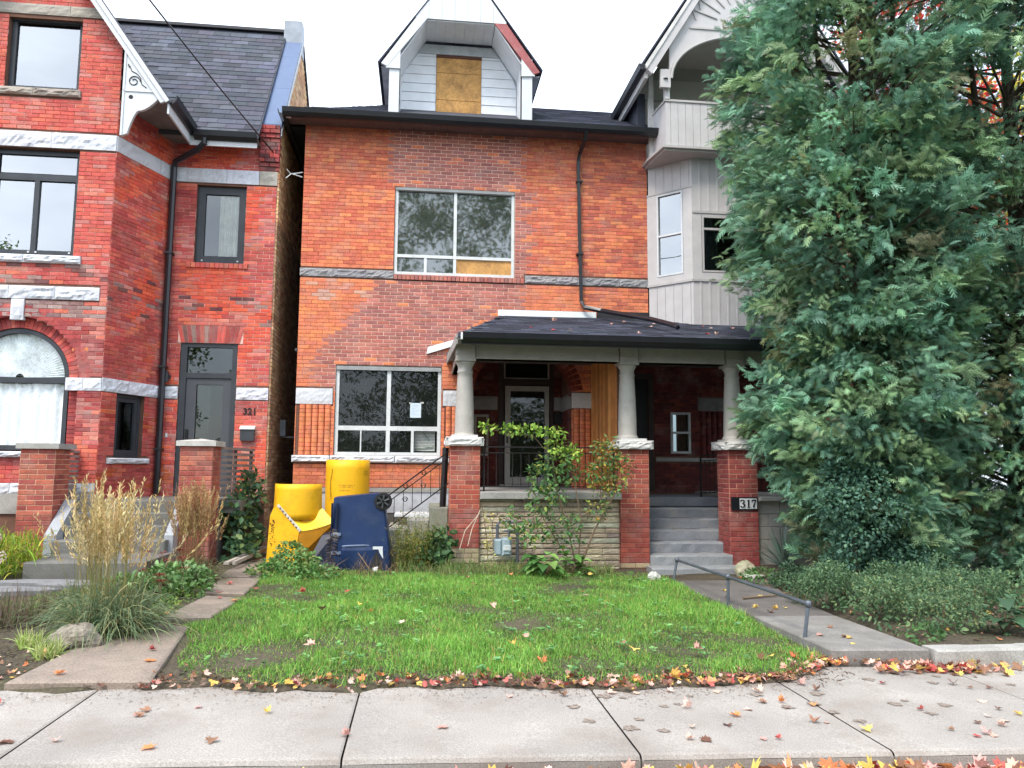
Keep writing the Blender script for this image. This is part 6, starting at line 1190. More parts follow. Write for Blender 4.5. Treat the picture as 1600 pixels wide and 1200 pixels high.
# --- weeds round the bin and along the porch
weeds('leafy weeds sprawling in front of the yellow chute and blue bin', [(.55, -2.95, .32, .34, .28, .17), (.35, -3.2, .26, .38, .28, .12), (.85, -3.35, .25, .40, .25, .09), (.25, -2.75, .26, .2, .25, .12), (.42, -2.6, .42, .22, .18, .18)], 2000, .06, [G(104, 146, 80), G(82, 124, 62), G(124, 160, 96), G(132, 140, 78)], up=.6)
g = plant('dead_stems', 'tangle of dead brown stems under the blue bin', 'weeds', (1.5, -3.0, .2)); n = 260; P0 = clump(1.45, -3.0, .5, n); strips('stems', g, M_LEAF, P0, up_dirs(n, 1.15), rng.uniform(.15, .5, n), rng.uniform(.005, .009, n), rng.uniform(.1, .5, n), pal([G(150, 128, 96), G(122, 98, 72), G(96, 78, 60)], n), 4)
g = plant('dark_weed_stalk', 'dark drooping dead weed stalk before the bin lid', 'weed', (.99, -2.85, .2)); MB().tube([(.99, -2.85, .15), (1.0, -2.83, .5), (1.02, -2.8, .78)], .006, 5).build('stem', M_TWIG, g)
n = 26; t = np.linspace(.2, 1, n); foliage('leaves', g, M_LEAF, np.stack([.99+.03*t, np.full(n, -2.84), .15+.62*t], 1), np.stack([np.where(np.arange(n) % 2, 1, -1), rng.normal(0, .3, n), np.full(n, -.2)], 1), A_(0, -.5, 1)+rng.normal(0, .3, (n, 3)), rng.uniform(.07, .11, n), pal([G(66, 58, 62), G(120, 116, 112), G(84, 74, 74)], n), *T_LEAF)
g = plant('goldenrod', 'olive goldenrod weeds right of the blue bin', 'weeds', (2.15, -2.35, .2)); n = 330; P0 = clump(2.15, -2.35, .30, n); _, pts = strips('stems', g, M_LEAF, P0, up_dirs(n, .30), rng.uniform(.45, 1.0, n), np.full(n, .006), rng.uniform(.05, .3, n), pal([G(120, 118, 62), G(96, 112, 54)], n), 6)
q = pts.reshape(-1, 3); q = q[rng.integers(0, len(q), 3600)]+rng.normal(0, .025, (3600, 3)); foliage('leaves', g, M_LEAF, q, rng.normal(0, 1, (3600, 3)), rnd_dirs(3600, .5), np.stack([rng.uniform(.035, .07, 3600), rng.uniform(.014, .026, 3600)], 1), pal([G(142, 140, 66), G(112, 126, 60), G(166, 152, 76), G(92, 114, 54)], 3600), *T_DIA)
g = plant('broadleaf_weed', 'dark broadleaf weed left of the porch pier below the railing', 'shrub', (2.52, -2.35, .2)); bush('foliage', g, [(2.50, -2.3, .45, .22, .2, .26), (2.42, -2.5, .3, .26, .2, .16), (2.60, -2.45, .62, .10, .12, .15)], 330, .12, [G(60, 92, 58), G(76, 108, 64), G(94, 122, 76)], up=.2, shell_=.3)
def tuft(label, boxes, n, L0, L1, cols, name='long_grass', lean=.5, w=.006):
    k = rng.integers(0, len(boxes), n); Bx = np.array(boxes)[k]; x = rng.uniform(Bx[:, 0], Bx[:, 1]); y = rng.uniform(Bx[:, 2], Bx[:, 3]); P0 = np.stack([x, y, np.array([ground(i, j) for i, j in zip(x, y)])], 1)
    g = plant(name, label, 'grass', tuple(P0[0])); strips('blades', g, M_LEAF, P0, up_dirs(n, lean), rng.uniform(L0, L1, n), rng.uniform(w*.7, w*1.4, n), rng.uniform(.2, .8, n), pal(cols, n), 5)
tuft('long unmown grass along the foot of the porch wall', [(1.9, 3.9, -2.95, -2.32), (2.5, 3.7, -3.1, -2.5), (3.8, 5.0, -3.0, -2.5)], 3600, .12, .36, [G(120, 148, 78), G(96, 130, 62), G(146, 154, 98), G(160, 146, 104), G(84, 116, 60)])
g = plant('tall_yellow_weed', 'tall thin yellow weed stalk in front of the sandstone wall', 'weed', (3.22, -2.55, .2)); MB().tube([(3.22, -2.55, .2), (3.18, -2.53, .7), (3.12, -2.5, 1.1)], .006, 5).tube([(3.3, -2.55, .2), (3.28, -2.5, .75), (3.26, -2.5, .98)], .005, 5).build('stem', M_TWIG, g)
n = 60; foliage('leaves', g, M_LEAF, np.stack([rng.normal(3.21, .045, n), rng.normal(-2.53, .03, n), rng.uniform(.35, 1.05, n)], 1), rng.normal(0, 1, (n, 3)), rnd_dirs(n), rng.uniform(.04, .075, n), pal([G(206, 196, 110), G(186, 184, 90), G(214, 208, 140)], n), *T_DIA)
for (lb, p) in (('pale arching straw stem against the left porch pier', [(2.80, -2.45, .45), (2.88, -2.42, .72), (3.10, -2.40, .98)]), ('second pale straw stem arching right of the first on the pier', [(2.92, -2.45, .5), (2.98, -2.42, .74), (3.10, -2.40, 1.02)])): obj1('straw_stem', lb, 'stem', MB().tube(p, .006, 5), mat('straw', (.55, .45, .34), rough=.8), group='straw stems on the pier')
# --- shrub before the porch
g = plant('porch_shrub', 'leggy yellow green shrub leaning before the iron porch railing', 'shrub', (4.5, -2.7, .25))
for p, r0 in (([(4.52, -2.75, .2), (4.75, -2.72, .75), (5.05, -2.7, 1.25), (5.12, -2.68, 1.75)], .017), ([(4.48, -2.75, .2), (4.35, -2.72, .8), (4.2, -2.7, 1.3), (4.12, -2.7, 1.8), (4.0, -2.7, 2.08)], .015), ([(4.12, -2.7, 1.8), (3.85, -2.72, 2.10), (3.45, -2.74, 2.16), (3.12, -2.74, 2.20)], .008),
              ([(4.5, -2.75, .2), (4.55, -2.74, .9), (4.45, -2.7, 1.5), (4.35, -2.7, 1.85)], .012), ([(4.85, -2.72, .9), (4.85, -2.68, 1.5), (4.95, -2.68, 2.0)], .009), ([(4.45, -2.75, .2), (4.0, -2.75, .9), (3.85, -2.75, 1.3)], .009), ([(3.75, -2.7, .2), (3.72, -2.65, .8), (3.74, -2.6, 1.2)], .007), ([(3.72, -2.65, .55), (3.4, -2.6, .9), (3.1, -2.55, 1.05)], .006), ([(3.7, -2.65, .6), (4.1, -2.6, 1.05), (4.5, -2.6, 1.2)], .006)):
    MB().tube(p, [r0*(1-.6*k/(len(p)-1)) for k in range(len(p))], 6).build('stem', M_TWIG, g)
YG = [G(150, 182, 76), G(128, 166, 66), G(174, 198, 96), G(108, 148, 66)]; MG = [G(98, 138, 80), G(82, 122, 70), G(116, 152, 92), G(70, 106, 62), G(146, 156, 80)]
bush('foliage', g, [(3.6+.2*k, -2.74, 2.19-.012*k, .15, .10, .075) for k in range(-2, 4)]+[(4.22, -2.72, 1.95, .24, .14, .13), (4.42, -2.72, 1.84, .2, .14, .12)], 480, .07, YG, up=.9, shell_=.2)
bush('foliage', g, [(4.15, -2.7, 1.72, .30, .16, .16), (3.95, -2.7, 1.5, .24, .16, .24), (4.35, -2.68, 1.55, .28, .16, .2), (3.98, -2.72, 1.12, .26, .18, .28), (4.2, -2.7, 1.3, .2, .16, .2)], 640, .072, MG, up=.6, shell_=.25)
bush('foliage', g, [(4.95, -2.66, 1.85, .24, .18, .28), (5.15, -2.66, 1.65, .22, .16, .26), (4.75, -2.68, 1.55, .22, .16, .2), (5.0, -2.66, 1.4, .3, .16, .16), (4.8, -2.7, 1.05, .2, .12, .2)], 900, .058, MG+[G(170, 158, 66), G(178, 128, 70)], up=.5, shell_=.2)
bush('foliage', g, [(3.8, -2.85, .72, .34, .18, .22), (4.3, -2.8, .75, .3, .18, .26), (3.55, -2.7, .9, .2, .12, .2)], 420, .07, MG, up=.6, shell_=.2)
# --- hosta with large single leaves
def hosta(label, cx, cy, n, s, cols, seed):
    rd = random.Random(seed); z0 = ground(cx, cy); g = plant('hosta', label, 'hosta', (cx, cy, z0), 'hostas'); off = Vector(g.location)
    for k in range(n):
        a = rd.uniform(0, 6.28); L_ = s*rd.uniform(.75, 1.2); rise = rd.uniform(.25, 1.1); st = Vector((math.cos(a), math.sin(a), 0)); p0 = Vector((cx, cy, z0))+st*rd.uniform(.02, .18)+Vector((0, 0, rd.uniform(.08, .32))); dr = (st+Vector((0, 0, rise*.6))).normalized(); sd3 = st.cross(Vector((0, 0, 1))); nr = sd3.cross(dr)
        mb = MB(); c = jit(rd.choice(cols), .2); vs = []; sg = 6
        for i in range(sg+1):
            t = i/sg; w_ = .34*math.sin(math.pi*min(1, t**.75*.96+.03))*L_; q = p0+dr*L_*t+Vector((0, 0, -.55*L_*t*t)); 
            for e in (-1, -.5, 0, .5, 1): vs.append(q+sd3*w_*e+nr*(abs(e)*w_*.28))
        mb.add(vs, [(i*5+e, i*5+e+1, (i+1)*5+e+1, (i+1)*5+e) for i in range(sg) for e in range(4)], c); mb.build('leaf', M_LEAF, g, True)
    mb = MB()
    for k in range(8): a = k*.8; mb.tube([(cx, cy, z0-.03), (cx+.08*math.cos(a), cy+.08*math.sin(a), z0+.15)], .007, 4)
    mb.build('stalks', M_TWIG, g)
HG = [G(88, 132, 62), G(74, 116, 58), G(104, 148, 74), G(120, 156, 84)]
hosta('bright green hosta under the porch shrub in the lawn border', 3.95, -3.15, 26, .24, HG, 3); hosta('second hosta with drooping leaves right of the bright one', 4.35, -2.95, 16, .22, HG, 4)
hosta('dark hosta at the right edge behind the garden kerb', 8.25, -7.05, 24, .24, [G(70, 100, 72), G(58, 86, 62), G(84, 112, 84)], 5); hosta('small dark hosta left of the right edge one, behind the kerb', 7.62, -7.18, 14, .20, [G(62, 88, 64), G(74, 104, 76)], 6)
# --- right garden
g = plant('yucca', 'spiky blue green yucca beside the right brick pier', 'yucca', (7.72, -2.55, .15)); n = 46; strips('leaves', g, M_LEAF, clump(7.72, -2.55, .05, n), up_dirs(n, .62), rng.uniform(.45, .85, n), rng.uniform(.03, .045, n), rng.uniform(.0, .25, n), pal([G(124, 146, 134), G(104, 128, 114), G(146, 164, 146)], n), 6)
g = plant('dark_shrub', 'rounded dark blue green shrub in front of the cedars', 'shrub', (7.85, -4.3, .16)); EL = [(7.85+random.uniform(-.62, .62)*(1.15-k/26), -4.4+random.uniform(-.4, .35), .35+1.35*(k/24), random.uniform(.2, .36), .3, random.uniform(.2, .34)) for k in range(24)]+[(7.7, -4.5, 1.72, .16, .16, .24), (8.0, -4.45, 1.62, .16, .16, .2), (7.35, -4.6, 1.25, .2, .2, .2), (8.35, -4.6, 1.1, .22, .2, .24)]
bush('foliage', g, EL, 9500, .052, [G(84, 122, 106), G(74, 110, 96), G(96, 134, 114), G(102, 136, 108), G(76, 112, 84)], up=.5, shell_=.55, wf=1.1, j=.16); MB().tube([(7.85, -4.3, .05), (7.85, -4.3, .9)], [.05, .02], 6).build('stem', M_BARK, g)
LG = [G(92, 124, 88), G(84, 112, 80), G(104, 134, 96), G(78, 106, 74), G(112, 136, 92)]
for (lb, cx, cy, rx, hh, cs) in (('low feathery grey green shrub beside the middle of the garden walk', 6.98, -5.55, .50, .46, LG), ('low yellowish green shrub just behind the garden kerb', 7.25, -6.85, .62, .46, LG+[G(132, 144, 96)]), ('low green shrub between the garden kerb and dark shrub', 7.7, -6.0, .55, .5, LG), ('small low shrub nearest the yucca', 7.0, -4.3, .32, .3, [G(84, 112, 84), G(70, 98, 74)])):
    z0 = ground(cx, cy); g = plant('low_shrub', lb, 'shrub', (cx, cy, z0), 'low shrubs along the garden walk'); EL = [(cx+random.uniform(-.95, .95)*rx, cy+random.uniform(-.7, .7)*rx, z0+hh*random.uniform(.2, .8), rx*random.uniform(.2, .45), rx*.35, hh*random.uniform(.2, .4)) for k in range(15)]
    bush('foliage', g, EL, 5200, .034, cs, T_DIA, up=.5, shell_=.45, wf=1.0, j=.14); MB().tube([(cx, cy, z0-.05), (cx, cy, z0+hh*.5)], .015, 5).build('stem', M_TWIG, g)
weeds('loose green ground cover spreading under the cedars', [(7.0+.42*k+random.uniform(-.1, .1), -5.0-.22*(k % 4)-random.uniform(0, 1.6), .24, .42, .4, random.uniform(.10, .2)) for k in range(11)]+[(8.6+.4*k, -5.6-.3*(k % 3), .3, .5, .45, .26) for k in range(6)]+[(9.0, -6.7, .25, .6, .4, .2), (8.3, -6.4, .25, .4, .4, .2)]+[(6.75+.33*k, -7.2+.12*(k % 3), .2, .26, .2, .09) for k in range(7)]+[(6.72, -6.6, .22, .15, .4, .10), (6.85, -5.9, .22, .15, .4, .10)], 6800, .05, [G(88, 122, 84), G(76, 108, 74), G(104, 134, 92), G(118, 140, 96)], up=.6, shell_=.3)
weeds('small leafy ground plants at the kerb corner', [(6.72, -7.35, .2, .18, .12, .08), (6.85, -3.7, .2, .3, .3, .1)], 420, .05, [G(96, 134, 76), G(80, 116, 66)], up=.9)
# --- the cedars
def frond():
    v, q = [], []
    def quad(a, b, w0, w1):
        dx, dy = b[0]-a[0], b[1]-a[1]; l = math.hypot(dx, dy); nx, ny = -dy/l, dx/l; k = len(v); zf = lambda x, y: .10*math.sin(x*2.6)-.30*x*x-.12*abs(y)
        for (x, y), w_ in ((a, w0), (b, w1)):
            for s in (-1, 1): v.append((x+nx*w_*s, y+ny*w_*s, zf(x, y)))
        q.append((k, k+2, k+3, k+1))
    quad((0, 0), (.55, 0), .022, .03); quad((.55, 0), (1, .03), .03, .012)
    for i in range(4):
        x = .14+.20*i; L_ = .40*(1-.5*i/4)
        for s in (1, -1): quad((x, 0), (x+L_*.78, s*L_*.62), .048, .020)
    return v, q
FROND = frond()
XR = [(-.2, 1.15), (.5, 1.2), (.76, 1.2), (1.12, 1.28), (1.54, 1.42), (1.96, 1.6), (2.34, 1.8), (2.9, 1.75), (3.3, 1.5), (4.08, 1.74), (4.48, 2.03), (5.28, 2.04), (5.88, 1.83), (6.97, 2.2), (7.96, 2.06), (9.0, 1.77), (10.2, 1.1), (11.3, .15)]
def crown_r(z): return float(np.interp(z, [a for a, b in XR], [b for a, b in XR]))
FACE = math.atan2(-13.99+3.6, 2.22-8.5)
def cedar(label, tx, ty, scale, seed, holes, ncl):
    rd = np.random.default_rng(seed); z0 = ground(tx, ty); t = plant('cedar_tree', label, 'tree', (tx, ty, z0), 'cedars in front of the right house')
    tr = MB()
    for (dx, dy, top, r0) in ((0, 0, 10.5, .15), (.35, -.15, 9.5, .10), (-.3, .1, 9.0, .09)): tr.tube([(tx+dx*.3, ty+dy*.3, z0-.1), (tx+dx*.8, ty+dy, 2.5), (tx+dx*1.3+.05, ty+dy, 5.5), (tx+dx*1.8, ty+dy, top)], [r0*1.2, r0, r0*.75, .02], 8)
    tr.build('trunk', M_BARK, t)
    bm_ = MB(); PP, DD, NN, SS, CC = [], [], [], [], []
    base = np.array([G(128, 170, 142), G(116, 158, 132), G(136, 178, 144), G(150, 178, 130), G(106, 146, 122), G(134, 164, 122)])
    for k in range(ncl):
        z = rd.uniform(.30, 10.4); th = rd.uniform(0, 2*np.pi); R_ = crown_r(z)*scale
        if rd.uniform() > crown_r(z)/2.0+.15: continue
        if math.cos(th-FACE) < -.2 and rd.uniform() < .5: continue
        rr_ = R_*(1-.55*rd.uniform(0, 1)**1.5)-.10
        if rr_ < .15: continue
        cx, cy = tx+rr_*math.cos(th), ty+rr_*math.sin(th)
        v = Vector((cx, cy, z))-CAM; v.normalize()
        if any(v.angle(h) < w_*(.6+.5*rd.uniform()) for h, w_ in holes): continue
        cl = base[rd.integers(0, len(base))]*rd.uniform(.62, 1.3)
        if rd.uniform() < .06: cl = cl*.5+np.array(G(140, 112, 70))*.5
        nf = int(rd.integers(34, 52)); out_ = np.array([math.cos(th), math.sin(th), .12+.25*rd.normal()])
        s = rd.uniform(.13, .24)
        tip = np.array([cx, cy, z]); ax = out_/np.linalg.norm(out_); a_ = rd.uniform(0, 1, nf)
        P_ = tip-ax*(a_*.55)[:, None]+rd.normal(0, 1, (nf, 3))*np.array([.115, .115, .085])*(.5+a_)[:, None]; P_[:, 2] -= .10*(1-a_)**2
        PP.append(P_); DD.append(ax*1.0+rd.normal(0, .42, (nf, 3))+np.array([0, 0, rd.normal(-.02, .22)])); hx = np.array([-ax[1], ax[0], 0.]); NN.append(hx*rd.normal(0, .7, (nf, 1))+np.array([0, 0, .7])+ax*.5+rd.normal(0, .4, (nf, 3))); SS.append(s*rd.uniform(.6, 1.15, nf)); CC.append(cl*rd.uniform(.78, 1.25, (nf, 1))*(1+rd.normal(0, .04, (nf, 3))))
        if k % 3 == 0: bm_.tube([(tx+.12*math.cos(th), ty+.12*math.sin(th), z-.35*rr_), (tx+.6*rr_*math.cos(th), ty+.6*rr_*math.sin(th), z-.12*rr_), tuple(tip)], [.022, .014, .005], 4)
    bm_.build('branches', M_BARK, t); P_ = np.concatenate(PP); foliage('crown', t, M_CEDAR, P_, np.concatenate(DD), np.concatenate(NN), np.concatenate(SS), np.clip(np.concatenate(CC), 0, 1), *FROND)
HV = [(Vector((.495, .897, .536)).normalized(), .038), (Vector((.515, .90, .50)).normalized(), .022), (Vector((.542, .901, .454)).normalized(), .022), (Vector((.474, .896, .568)).normalized(), .02), (Vector((.629, .875, .60)).normalized(), .035), (Vector((.729, .874, .496)).normalized(), .04), (Vector((.60, .88, .47)).normalized(), .022)]
cedar('tall green cedar hiding the right part of the bay house', 8.5, -3.6, 1.0, 11, HV, 1900)
cedar('second cedar rising behind the dark shrub at the right edge', 10.75, -3.9, 1.06, 12, HV, 1500)
for (lb, tx, ty, h, cols, n_) in (('red maple showing above the cedars', 14.6, 3.4, 14.5, [G(206, 60, 56), G(226, 92, 70), G(190, 48, 50), G(214, 110, 60)], 2600), ('yellow green maple seen through the right cedar', 17.6, 4.4, 12.5, [G(206, 190, 66), G(176, 176, 60), G(196, 150, 60), G(146, 160, 60)], 3000)):
    t = plant('maple_tree', lb, 'tree', (tx, ty, .0)); tr = MB(); tr.tube([(tx, ty, -.2), (tx, ty, 4), (tx+.3, ty, h*.7), (tx, ty, h-.6)], [.22, .18, .1, .03], 8)
    for k in range(10): a = k*2.4; zz = 4+k*.8; tr.tube([(tx, ty, zz), (tx+1.1*math.cos(a), ty+1.1*math.sin(a), zz+1), (tx+2.2*math.cos(a), ty+2.2*math.sin(a), zz+2.0)], [.07, .045, .015], 5)
    tr.build('trunk', M_BARK, t); bush('crown', t, [(tx+random.uniform(-1.6, 1.6), ty+random.uniform(-1.6, 1.6), h*random.uniform(.45, .95), 1.0, 1.0, .8) for k in range(26)], n_*2, .16, cols, shell_=.4)

# ================================================================== lawn
def inlawn(x, y):
    l = .18+.30*np.clip((-y-6.3)/1.6, 0, 1)+.06*np.sin(y*2.1)+.05*np.sin(y*5.3+1); e = -8.22+.67*np.clip((x-4.5)/1.15, 0, 1)**1.6+.07*np.sin(x*3.1)+.10*np.sin(x*7.3+2)*np.sin(x*2.2)
    return (x > l) & (x < 5.64-.05*(y < -7)) & (y > e) & (y < -2.7)
n = 165000; x = rng.uniform(-.1, 5.66, n); y = -8.35+5.7*rng.uniform(0, 1, n)**1.08; k = inlawn(x, y); x, y = x[k], y[k]
nz = np.sin(x*1.7+1.1*np.sin(y*1.3))*np.sin(y*1.9+.8*np.sin(x*2.3))+.5*np.sin(x*5.1+y*3.3)*np.sin(y*6.1-x*2.2)
bare = np.exp(-(((x-1.0)/.45)**2+((y+7.35)/.32)**2))*.8+np.exp(-(((x-2.0)/.5)**2+((y+7.5)/.16)**2))*.7+np.exp(-(((y+8.2-.67*np.clip((x-4.5)/1.15, 0, 1)**1.6)/.22)**2))*.75+np.exp(-(((x-5.0)/.5)**2+((y+2.9)/.35)**2))*.8+np.exp(-(((x-3.5)/.3)**2+((y+7.2)/.12)**2))*.5
keep = rng.uniform(0, 1, len(x)) < np.clip(1.0+.40*nz, .45, 1)*(1-np.clip(bare, 0, .62)); x, y, nz = x[keep], y[keep], nz[keep]; n = len(x)
P0 = np.stack([x, y, np.array([ground(a, b) for a, b in zip(x, y)])-.005], 1)
tall = np.clip(.08+.055*nz+.04*np.maximum(0, np.sin(x*9+2*np.sin(y*7))*np.sin(y*10+x*3)-.55)-.03*(y > -3.2)+rng.normal(0, .018, n), .035, .19)
cols = pal([G(118, 168, 68), G(128, 175, 76), G(108, 158, 64), G(144, 182, 90), G(98, 146, 68)], n, .2); dry = rng.uniform(0, 1, n) < .10; cols[dry] = pal([G(178, 166, 100), G(160, 142, 88)], dry.sum())
cols *= (1+.16*nz)[:, None]; cols = np.clip(cols, 0, 1)
strips('lawn_grass', None, M_LEAF, P0, up_dirs(n, .48), tall, rng.uniform(.0045, .0085, n), rng.uniform(.15, .8, n), cols, 3, kind='stuff')
# broad lawn weeds
m = 240; x = rng.uniform(.6, 5.5, m); y = rng.uniform(-8.1, -3, m); k = inlawn(x, y); x, y = x[k], y[k]; PP, DD, CC, SS = [], [], [], []
for a, b in zip(x, y):
    c = pal([G(116, 166, 92), G(128, 174, 104), G(108, 156, 98)], 1)[0]; q = int(rng.integers(5, 10))
    for i in range(q): t = rng.uniform(0, 6.28); PP.append((a, b, ground(a, b)+.045+rng.uniform(0, .03))); DD.append((math.cos(t), math.sin(t), .25)); CC.append(c); SS.append(rng.uniform(.025, .06))
foliage('lawn_weeds', None, M_LEAF, PP, DD, np.tile(A_(0, 0, 1), (len(PP), 1))+rng.normal(0, .25, (len(PP), 3)), SS, CC, *T_LEAF, kind='stuff')
# soil crumbs, twigs and mulch in the beds
n = 5000; x = np.concatenate([rng.uniform(-4.5, -.5, n//2), rng.uniform(5.7, 10, n//4), rng.uniform(.3, 5.6, n//4)]); y = np.concatenate([rng.uniform(-8.28, -6.4, n//2), rng.uniform(-7.5, -3, n//4), rng.uniform(-8.3, -7.9, n//4)])
k = ~((x > 5.6) & (x < 6.56+.136*(y+7.7))); x, y = x[k], y[k]; n = len(x); P_ = np.stack([x, y, np.array([ground(a, b) for a, b in zip(x, y)])+.012], 1)
foliage('mulch', None, M_LEAF, P_, rnd_dirs(n)*A_(1, 1, .2), np.tile(A_(0, 0, 1), (n, 1))+rng.normal(0, .4, (n, 3)), np.stack([rng.uniform(.02, .08, n), rng.uniform(.01, .03, n)], 1), pal([G(72, 60, 50), G(96, 78, 62), G(54, 46, 40), G(126, 106, 84)], n), *T_DIA, kind='stuff')

# ================================================================== fallen maple leaves
HALF = [(0, -.42), (.10, -.30), (.36, -.40), (.31, -.22), (.56, -.02), (.40, .02), (.44, .22), (.20, .16), (.13, .38), (0, .60)]
OUT = HALF+[(-a, b) for a, b in reversed(HALF[1:-1])]
def leafmesh(k):
    rd = random.Random(k); c1_, c2_ = rd.uniform(-.1, .9), rd.uniform(-.5, .7); z = lambda a, b: c1_*abs(a)**1.4+c2_*b*b*.6+rd.uniform(-.02, .02)
    v = [(0, -.08, 0)]+[(a, b, z(a, b)) for a, b in OUT]; n = len(OUT); fs = [(0, 1+i, 1+(i+1) % n) for i in range(n)]
    v += [(0, -.42, z(0, -.42)), (.015, -.42, z(0, -.42)), (.03, -.72, .02)]; fs.append((n+1, n+2, n+3)); return v, fs
LM = []
for k in range(7):
    v, fs = leafmesh(k); me = bpy.data.meshes.new('fallen_leaf'); me.from_pydata(v, [], fs); me.materials.append(M_FALL); LM.append((me, v, fs))
LCOL = {'red': [G(184, 82, 76), G(196, 104, 96), G(150, 66, 64)], 'orange': [G(214, 138, 86), G(206, 120, 76), G(222, 160, 108)], 'yellow': [G(226, 196, 104), G(220, 180, 92)], 'pale pink': [G(214, 170, 156), G(224, 190, 172), G(206, 154, 142)], 'brown': [G(138, 100, 78), G(152, 112, 90), G(112, 78, 64)]}
def place(x, y, z, where, rd, s0=.07, s1=.12, tilt=.35, Nn=(0, 0, 1), pick=('red', 'orange', 'yellow', 'pale pink', 'pale pink', 'brown', 'brown', 'pale pink')):
    c = rd.choice(pick); o = bpy.data.objects.new('fallen_leaf', LM[rd.randrange(7)][0]); COL.objects.link(o); s = rd.uniform(s0, s1); o.scale = (s*rd.uniform(.65, 1.1), s, s*rd.uniform(.6, 2.2)); o.location = (x, y, z); o.color = (*jit(rd.choice(LCOL[c]), .12), 1)
    q = Vector(Nn)+Vector((rd.gauss(0, tilt), rd.gauss(0, tilt), 0)); o.rotation_euler = (q.to_track_quat('Z', 'Y')@Matrix.Rotation(rd.uniform(0, 6.28), 3, 'Z').to_quaternion()).to_euler()
    o['label'] = f'{c} maple leaf lying {where}'; o['category'] = 'leaf'; o['group'] = f'{c} fallen leaves {where}'
rd = random.Random(44)
for k in range(76):
    x = rd.uniform(-2.4, 7.4)**1.0; x = x if rd.random() < .45 else rd.uniform(3.6, 7.4); y = rd.uniform(-9.45, -8.4 if x < 5 else -7.85); place(x, y, side_z(x)+.008, 'on the concrete sidewalk', rd, .05, .085, .12)
for k in range(60): x = rd.choice((rd.uniform(.2, 5.8), rd.uniform(2.6, 5.8))); place(x, edge(min(x, 5.6))-.05+abs(rd.gauss(0, .27)), ground(x, -8.2)+.02, 'along the front edge of the lawn', rd, .06, .11)
for k in range(60): x = rd.uniform(2.9, 7.0) if rd.random() < .85 else rd.uniform(1.6, 2.9); place(x, -9.72-abs(rd.gauss(0, .09)), side_z(x)-.085+rd.uniform(0, .06), 'in the road gutter', rd, .085, .15, .5, pick=('yellow', 'orange', 'pale pink', 'pale pink', 'red', 'yellow'))
for k in range(20): x = rd.uniform(.9, 5.4); y = rd.uniform(-7.9, -3.2); place(x, y, ground(x, y)+.09, 'on top of the lawn grass', rd, .06, .10, .3)
for k in range(11): x = rd.uniform(-.4, .4); y = rd.uniform(-8.2, -4); place(x, y, ground(x, y)+.042, 'on the side path slabs', rd, .06, .10, .15, pick=('red', 'orange', 'orange'))
for k in range(14): x = rd.uniform(-2.3, -.6); y = rd.uniform(-8.25, -7.2); place(x, y, ground(x, y)+.02, 'on the left mulch bed', rd, .06, .11, .2)
for k in range(14): t = rd.uniform(0, 1); x = 5.8+t*.7; y = rd.uniform(-7.5, -4); place(x, y, .152-.05*min(1, (y+7.65)/4.2)+.004, 'on the garden walk', rd, .05, .09, .15, pick=('yellow', 'pale pink', 'brown'))
for k in range(16): x = rd.uniform(3.7, 7.6); t = rd.uniform(.1, .75); place(x, -2.72+2.716*t, 3.612+.82*t, 'on the porch roof shingles', rd, .07, .12, .1, (0, -.3, 1), ('pale pink', 'red', 'pale pink'))
# the rest of the litter, past counting
V, F_s, C_ = [], [], []
def litter(x, y, z, s, tilt):
    _, v, fs = LM[rng.integers(0, 7)]; q = Vector((rng.normal(0, tilt), rng.normal(0, tilt), 1)).to_track_quat('Z', 'Y').to_matrix()@Matrix.Rotation(rng.uniform(0, 6.28), 3, 'Z'); b = len(V); c = jit(random.choice(LCOL[random.choice(('red', 'orange', 'yellow', 'pale pink', 'pale pink', 'brown', 'brown', 'brown'))]), .15)
    for p in v: w_ = q@Vector(p)*s; V.append((x+w_.x, y+w_.y, z+w_.z)); C_.append(c)
    F_s.extend(tuple(i+b for i in t) for t in fs)
for k in range(640): x = 6.0-5.8*rng.uniform(0, 1)**1.5+.25*math.sin(k*1.7); litter(x, edge(min(x, 5.6))-.03+abs(rng.normal(0, .10+.09*math.sin(x*2.6)**2)), ground(x, -8.2)+rng.uniform(.0, .03), rng.uniform(.02, .065), .6)
for k in range(130): x = rng.normal(6.45, .35); litter(x, -7.86+rng.normal(0, .06), side_z(x)+rng.uniform(.005, .05), rng.uniform(.05, .10), .5)
for k in range(520): x = rng.uniform(2.4, 8.0); litter(x, -9.70-abs(rng.normal(0, .14)), side_z(x)-.10+rng.uniform(0, .06), rng.uniform(.06, .13), .55)
for k in range(260): x = rng.uniform(6.6, 9.5); y = rng.uniform(-7.5, -3); litter(x, y, ground(x, y)+.02, rng.uniform(.03, .07), .4)
for k in range(150): x = rng.uniform(-3, -.5); y = rng.uniform(-8.3, -7); litter(x, y, ground(x, y)+.01, rng.uniform(.02, .05), .4)
mb = MB(); mb.v, mb.f, mb.c = V, F_s, C_; mb.build('leaf_litter', M_FALLS, None, kind='stuff')
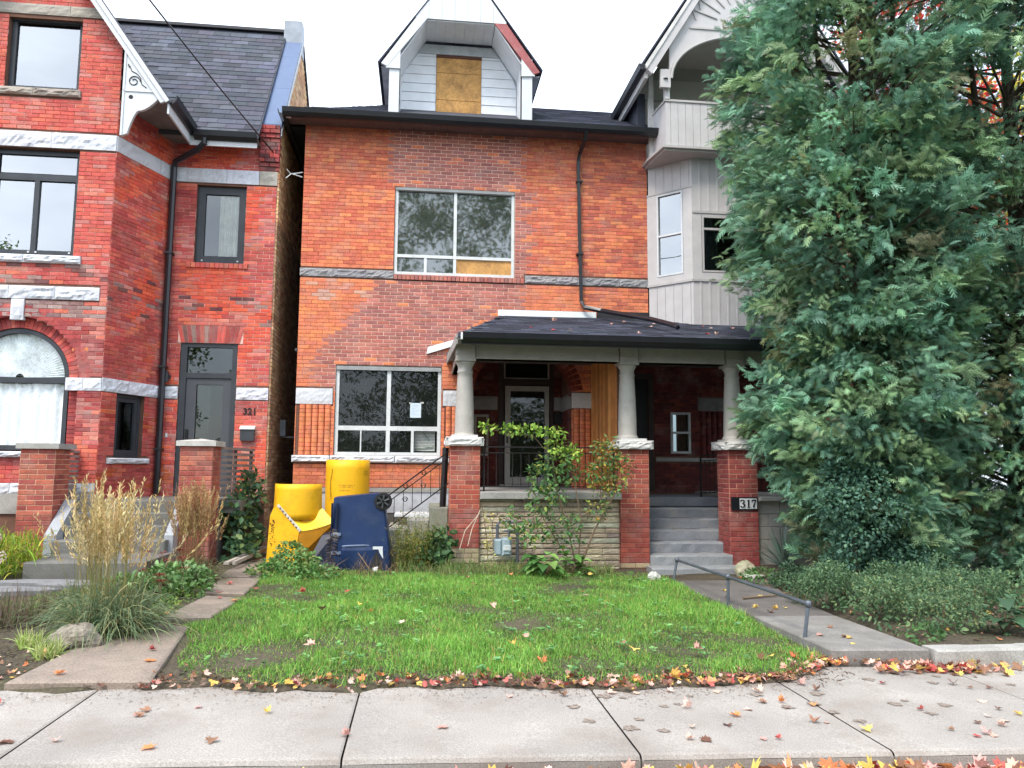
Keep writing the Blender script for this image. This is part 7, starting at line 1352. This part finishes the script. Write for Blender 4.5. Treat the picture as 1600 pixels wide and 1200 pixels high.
# damp leaf prints left on the concrete
mb = MB()
for k in range(34):
    x = rd.uniform(2.6, 7.4); y = rd.uniform(-9.4, -8.4 if x < 5 else -7.9); a = rd.uniform(0, 6.28); s = rd.uniform(.06, .115); ca, sa = math.cos(a)*s, math.sin(a)*s
    pts = [(x+p*ca-q*sa, y+p*sa+q*ca) for p, q in OUT]; mb.add([(u, v, side_z(u)+.0042) for u, v in [(x, y)]+pts], [(0, 1+i, 1+(i+1) % len(pts)) for i in range(len(pts))])
mb.build('leaf_stains', mat('leaf_stain', (.225, .18, .15), rough=.95, var=.4, vs=40), None, kind='stuff')
# crumbs of soil and leaf swept onto the concrete
n = 2600; x = rng.uniform(-2.5, 7.5, n); y = np.array([edge(a) for a in x])-np.abs(rng.normal(0, .16, n))
foliage('sidewalk_debris', None, M_LEAF, np.stack([x, y, .10-.02*(x-2.2)+.006], 1), rnd_dirs(n)*A_(1, 1, .1), np.tile(A_(0, 0, 1), (n, 1))+rng.normal(0, .3, (n, 3)), np.stack([rng.uniform(.008, .03, n), rng.uniform(.005, .014, n)], 1), pal([G(110, 90, 70), G(80, 64, 52), G(140, 108, 84)], n), *T_DIA, kind='stuff')
# trees across the street, seen only in the window panes
E_ = []
for (tx, ty, h, r_) in ((0.6, -27, 20, 3.6), (5.4, -26, 19, 3.4), (3.0, -28, 21, 3.2), (-12, -28, 9.5, 3.2), (-18, -27, 12, 3), (10, -28, 12, 3), (-5, -30, 9, 3), (16, -27, 13, 3.2), (23, -28, 10, 3)):
    for k in range(40): t = random.uniform(.10, 1); E_.append((tx+random.uniform(-1, 1)*r_*(1.1-t*.6), ty+random.uniform(-1, 1)*r_*.6, h*t, 1.25, 1.1, 1.0))
    E_ += [(tx+random.uniform(-2.5, 2.5), ty-1, random.uniform(.5, 4.2), 1.8, 1.2, 1.2) for _ in range(5)]
bush('street_trees', None, E_, 110000, .24, [G(120, 150, 96), G(104, 134, 84), G(136, 156, 96), G(150, 150, 96)], T_DIA, shell_=.2)
bpy.data.objects['street_trees']['kind'] = 'stuff'
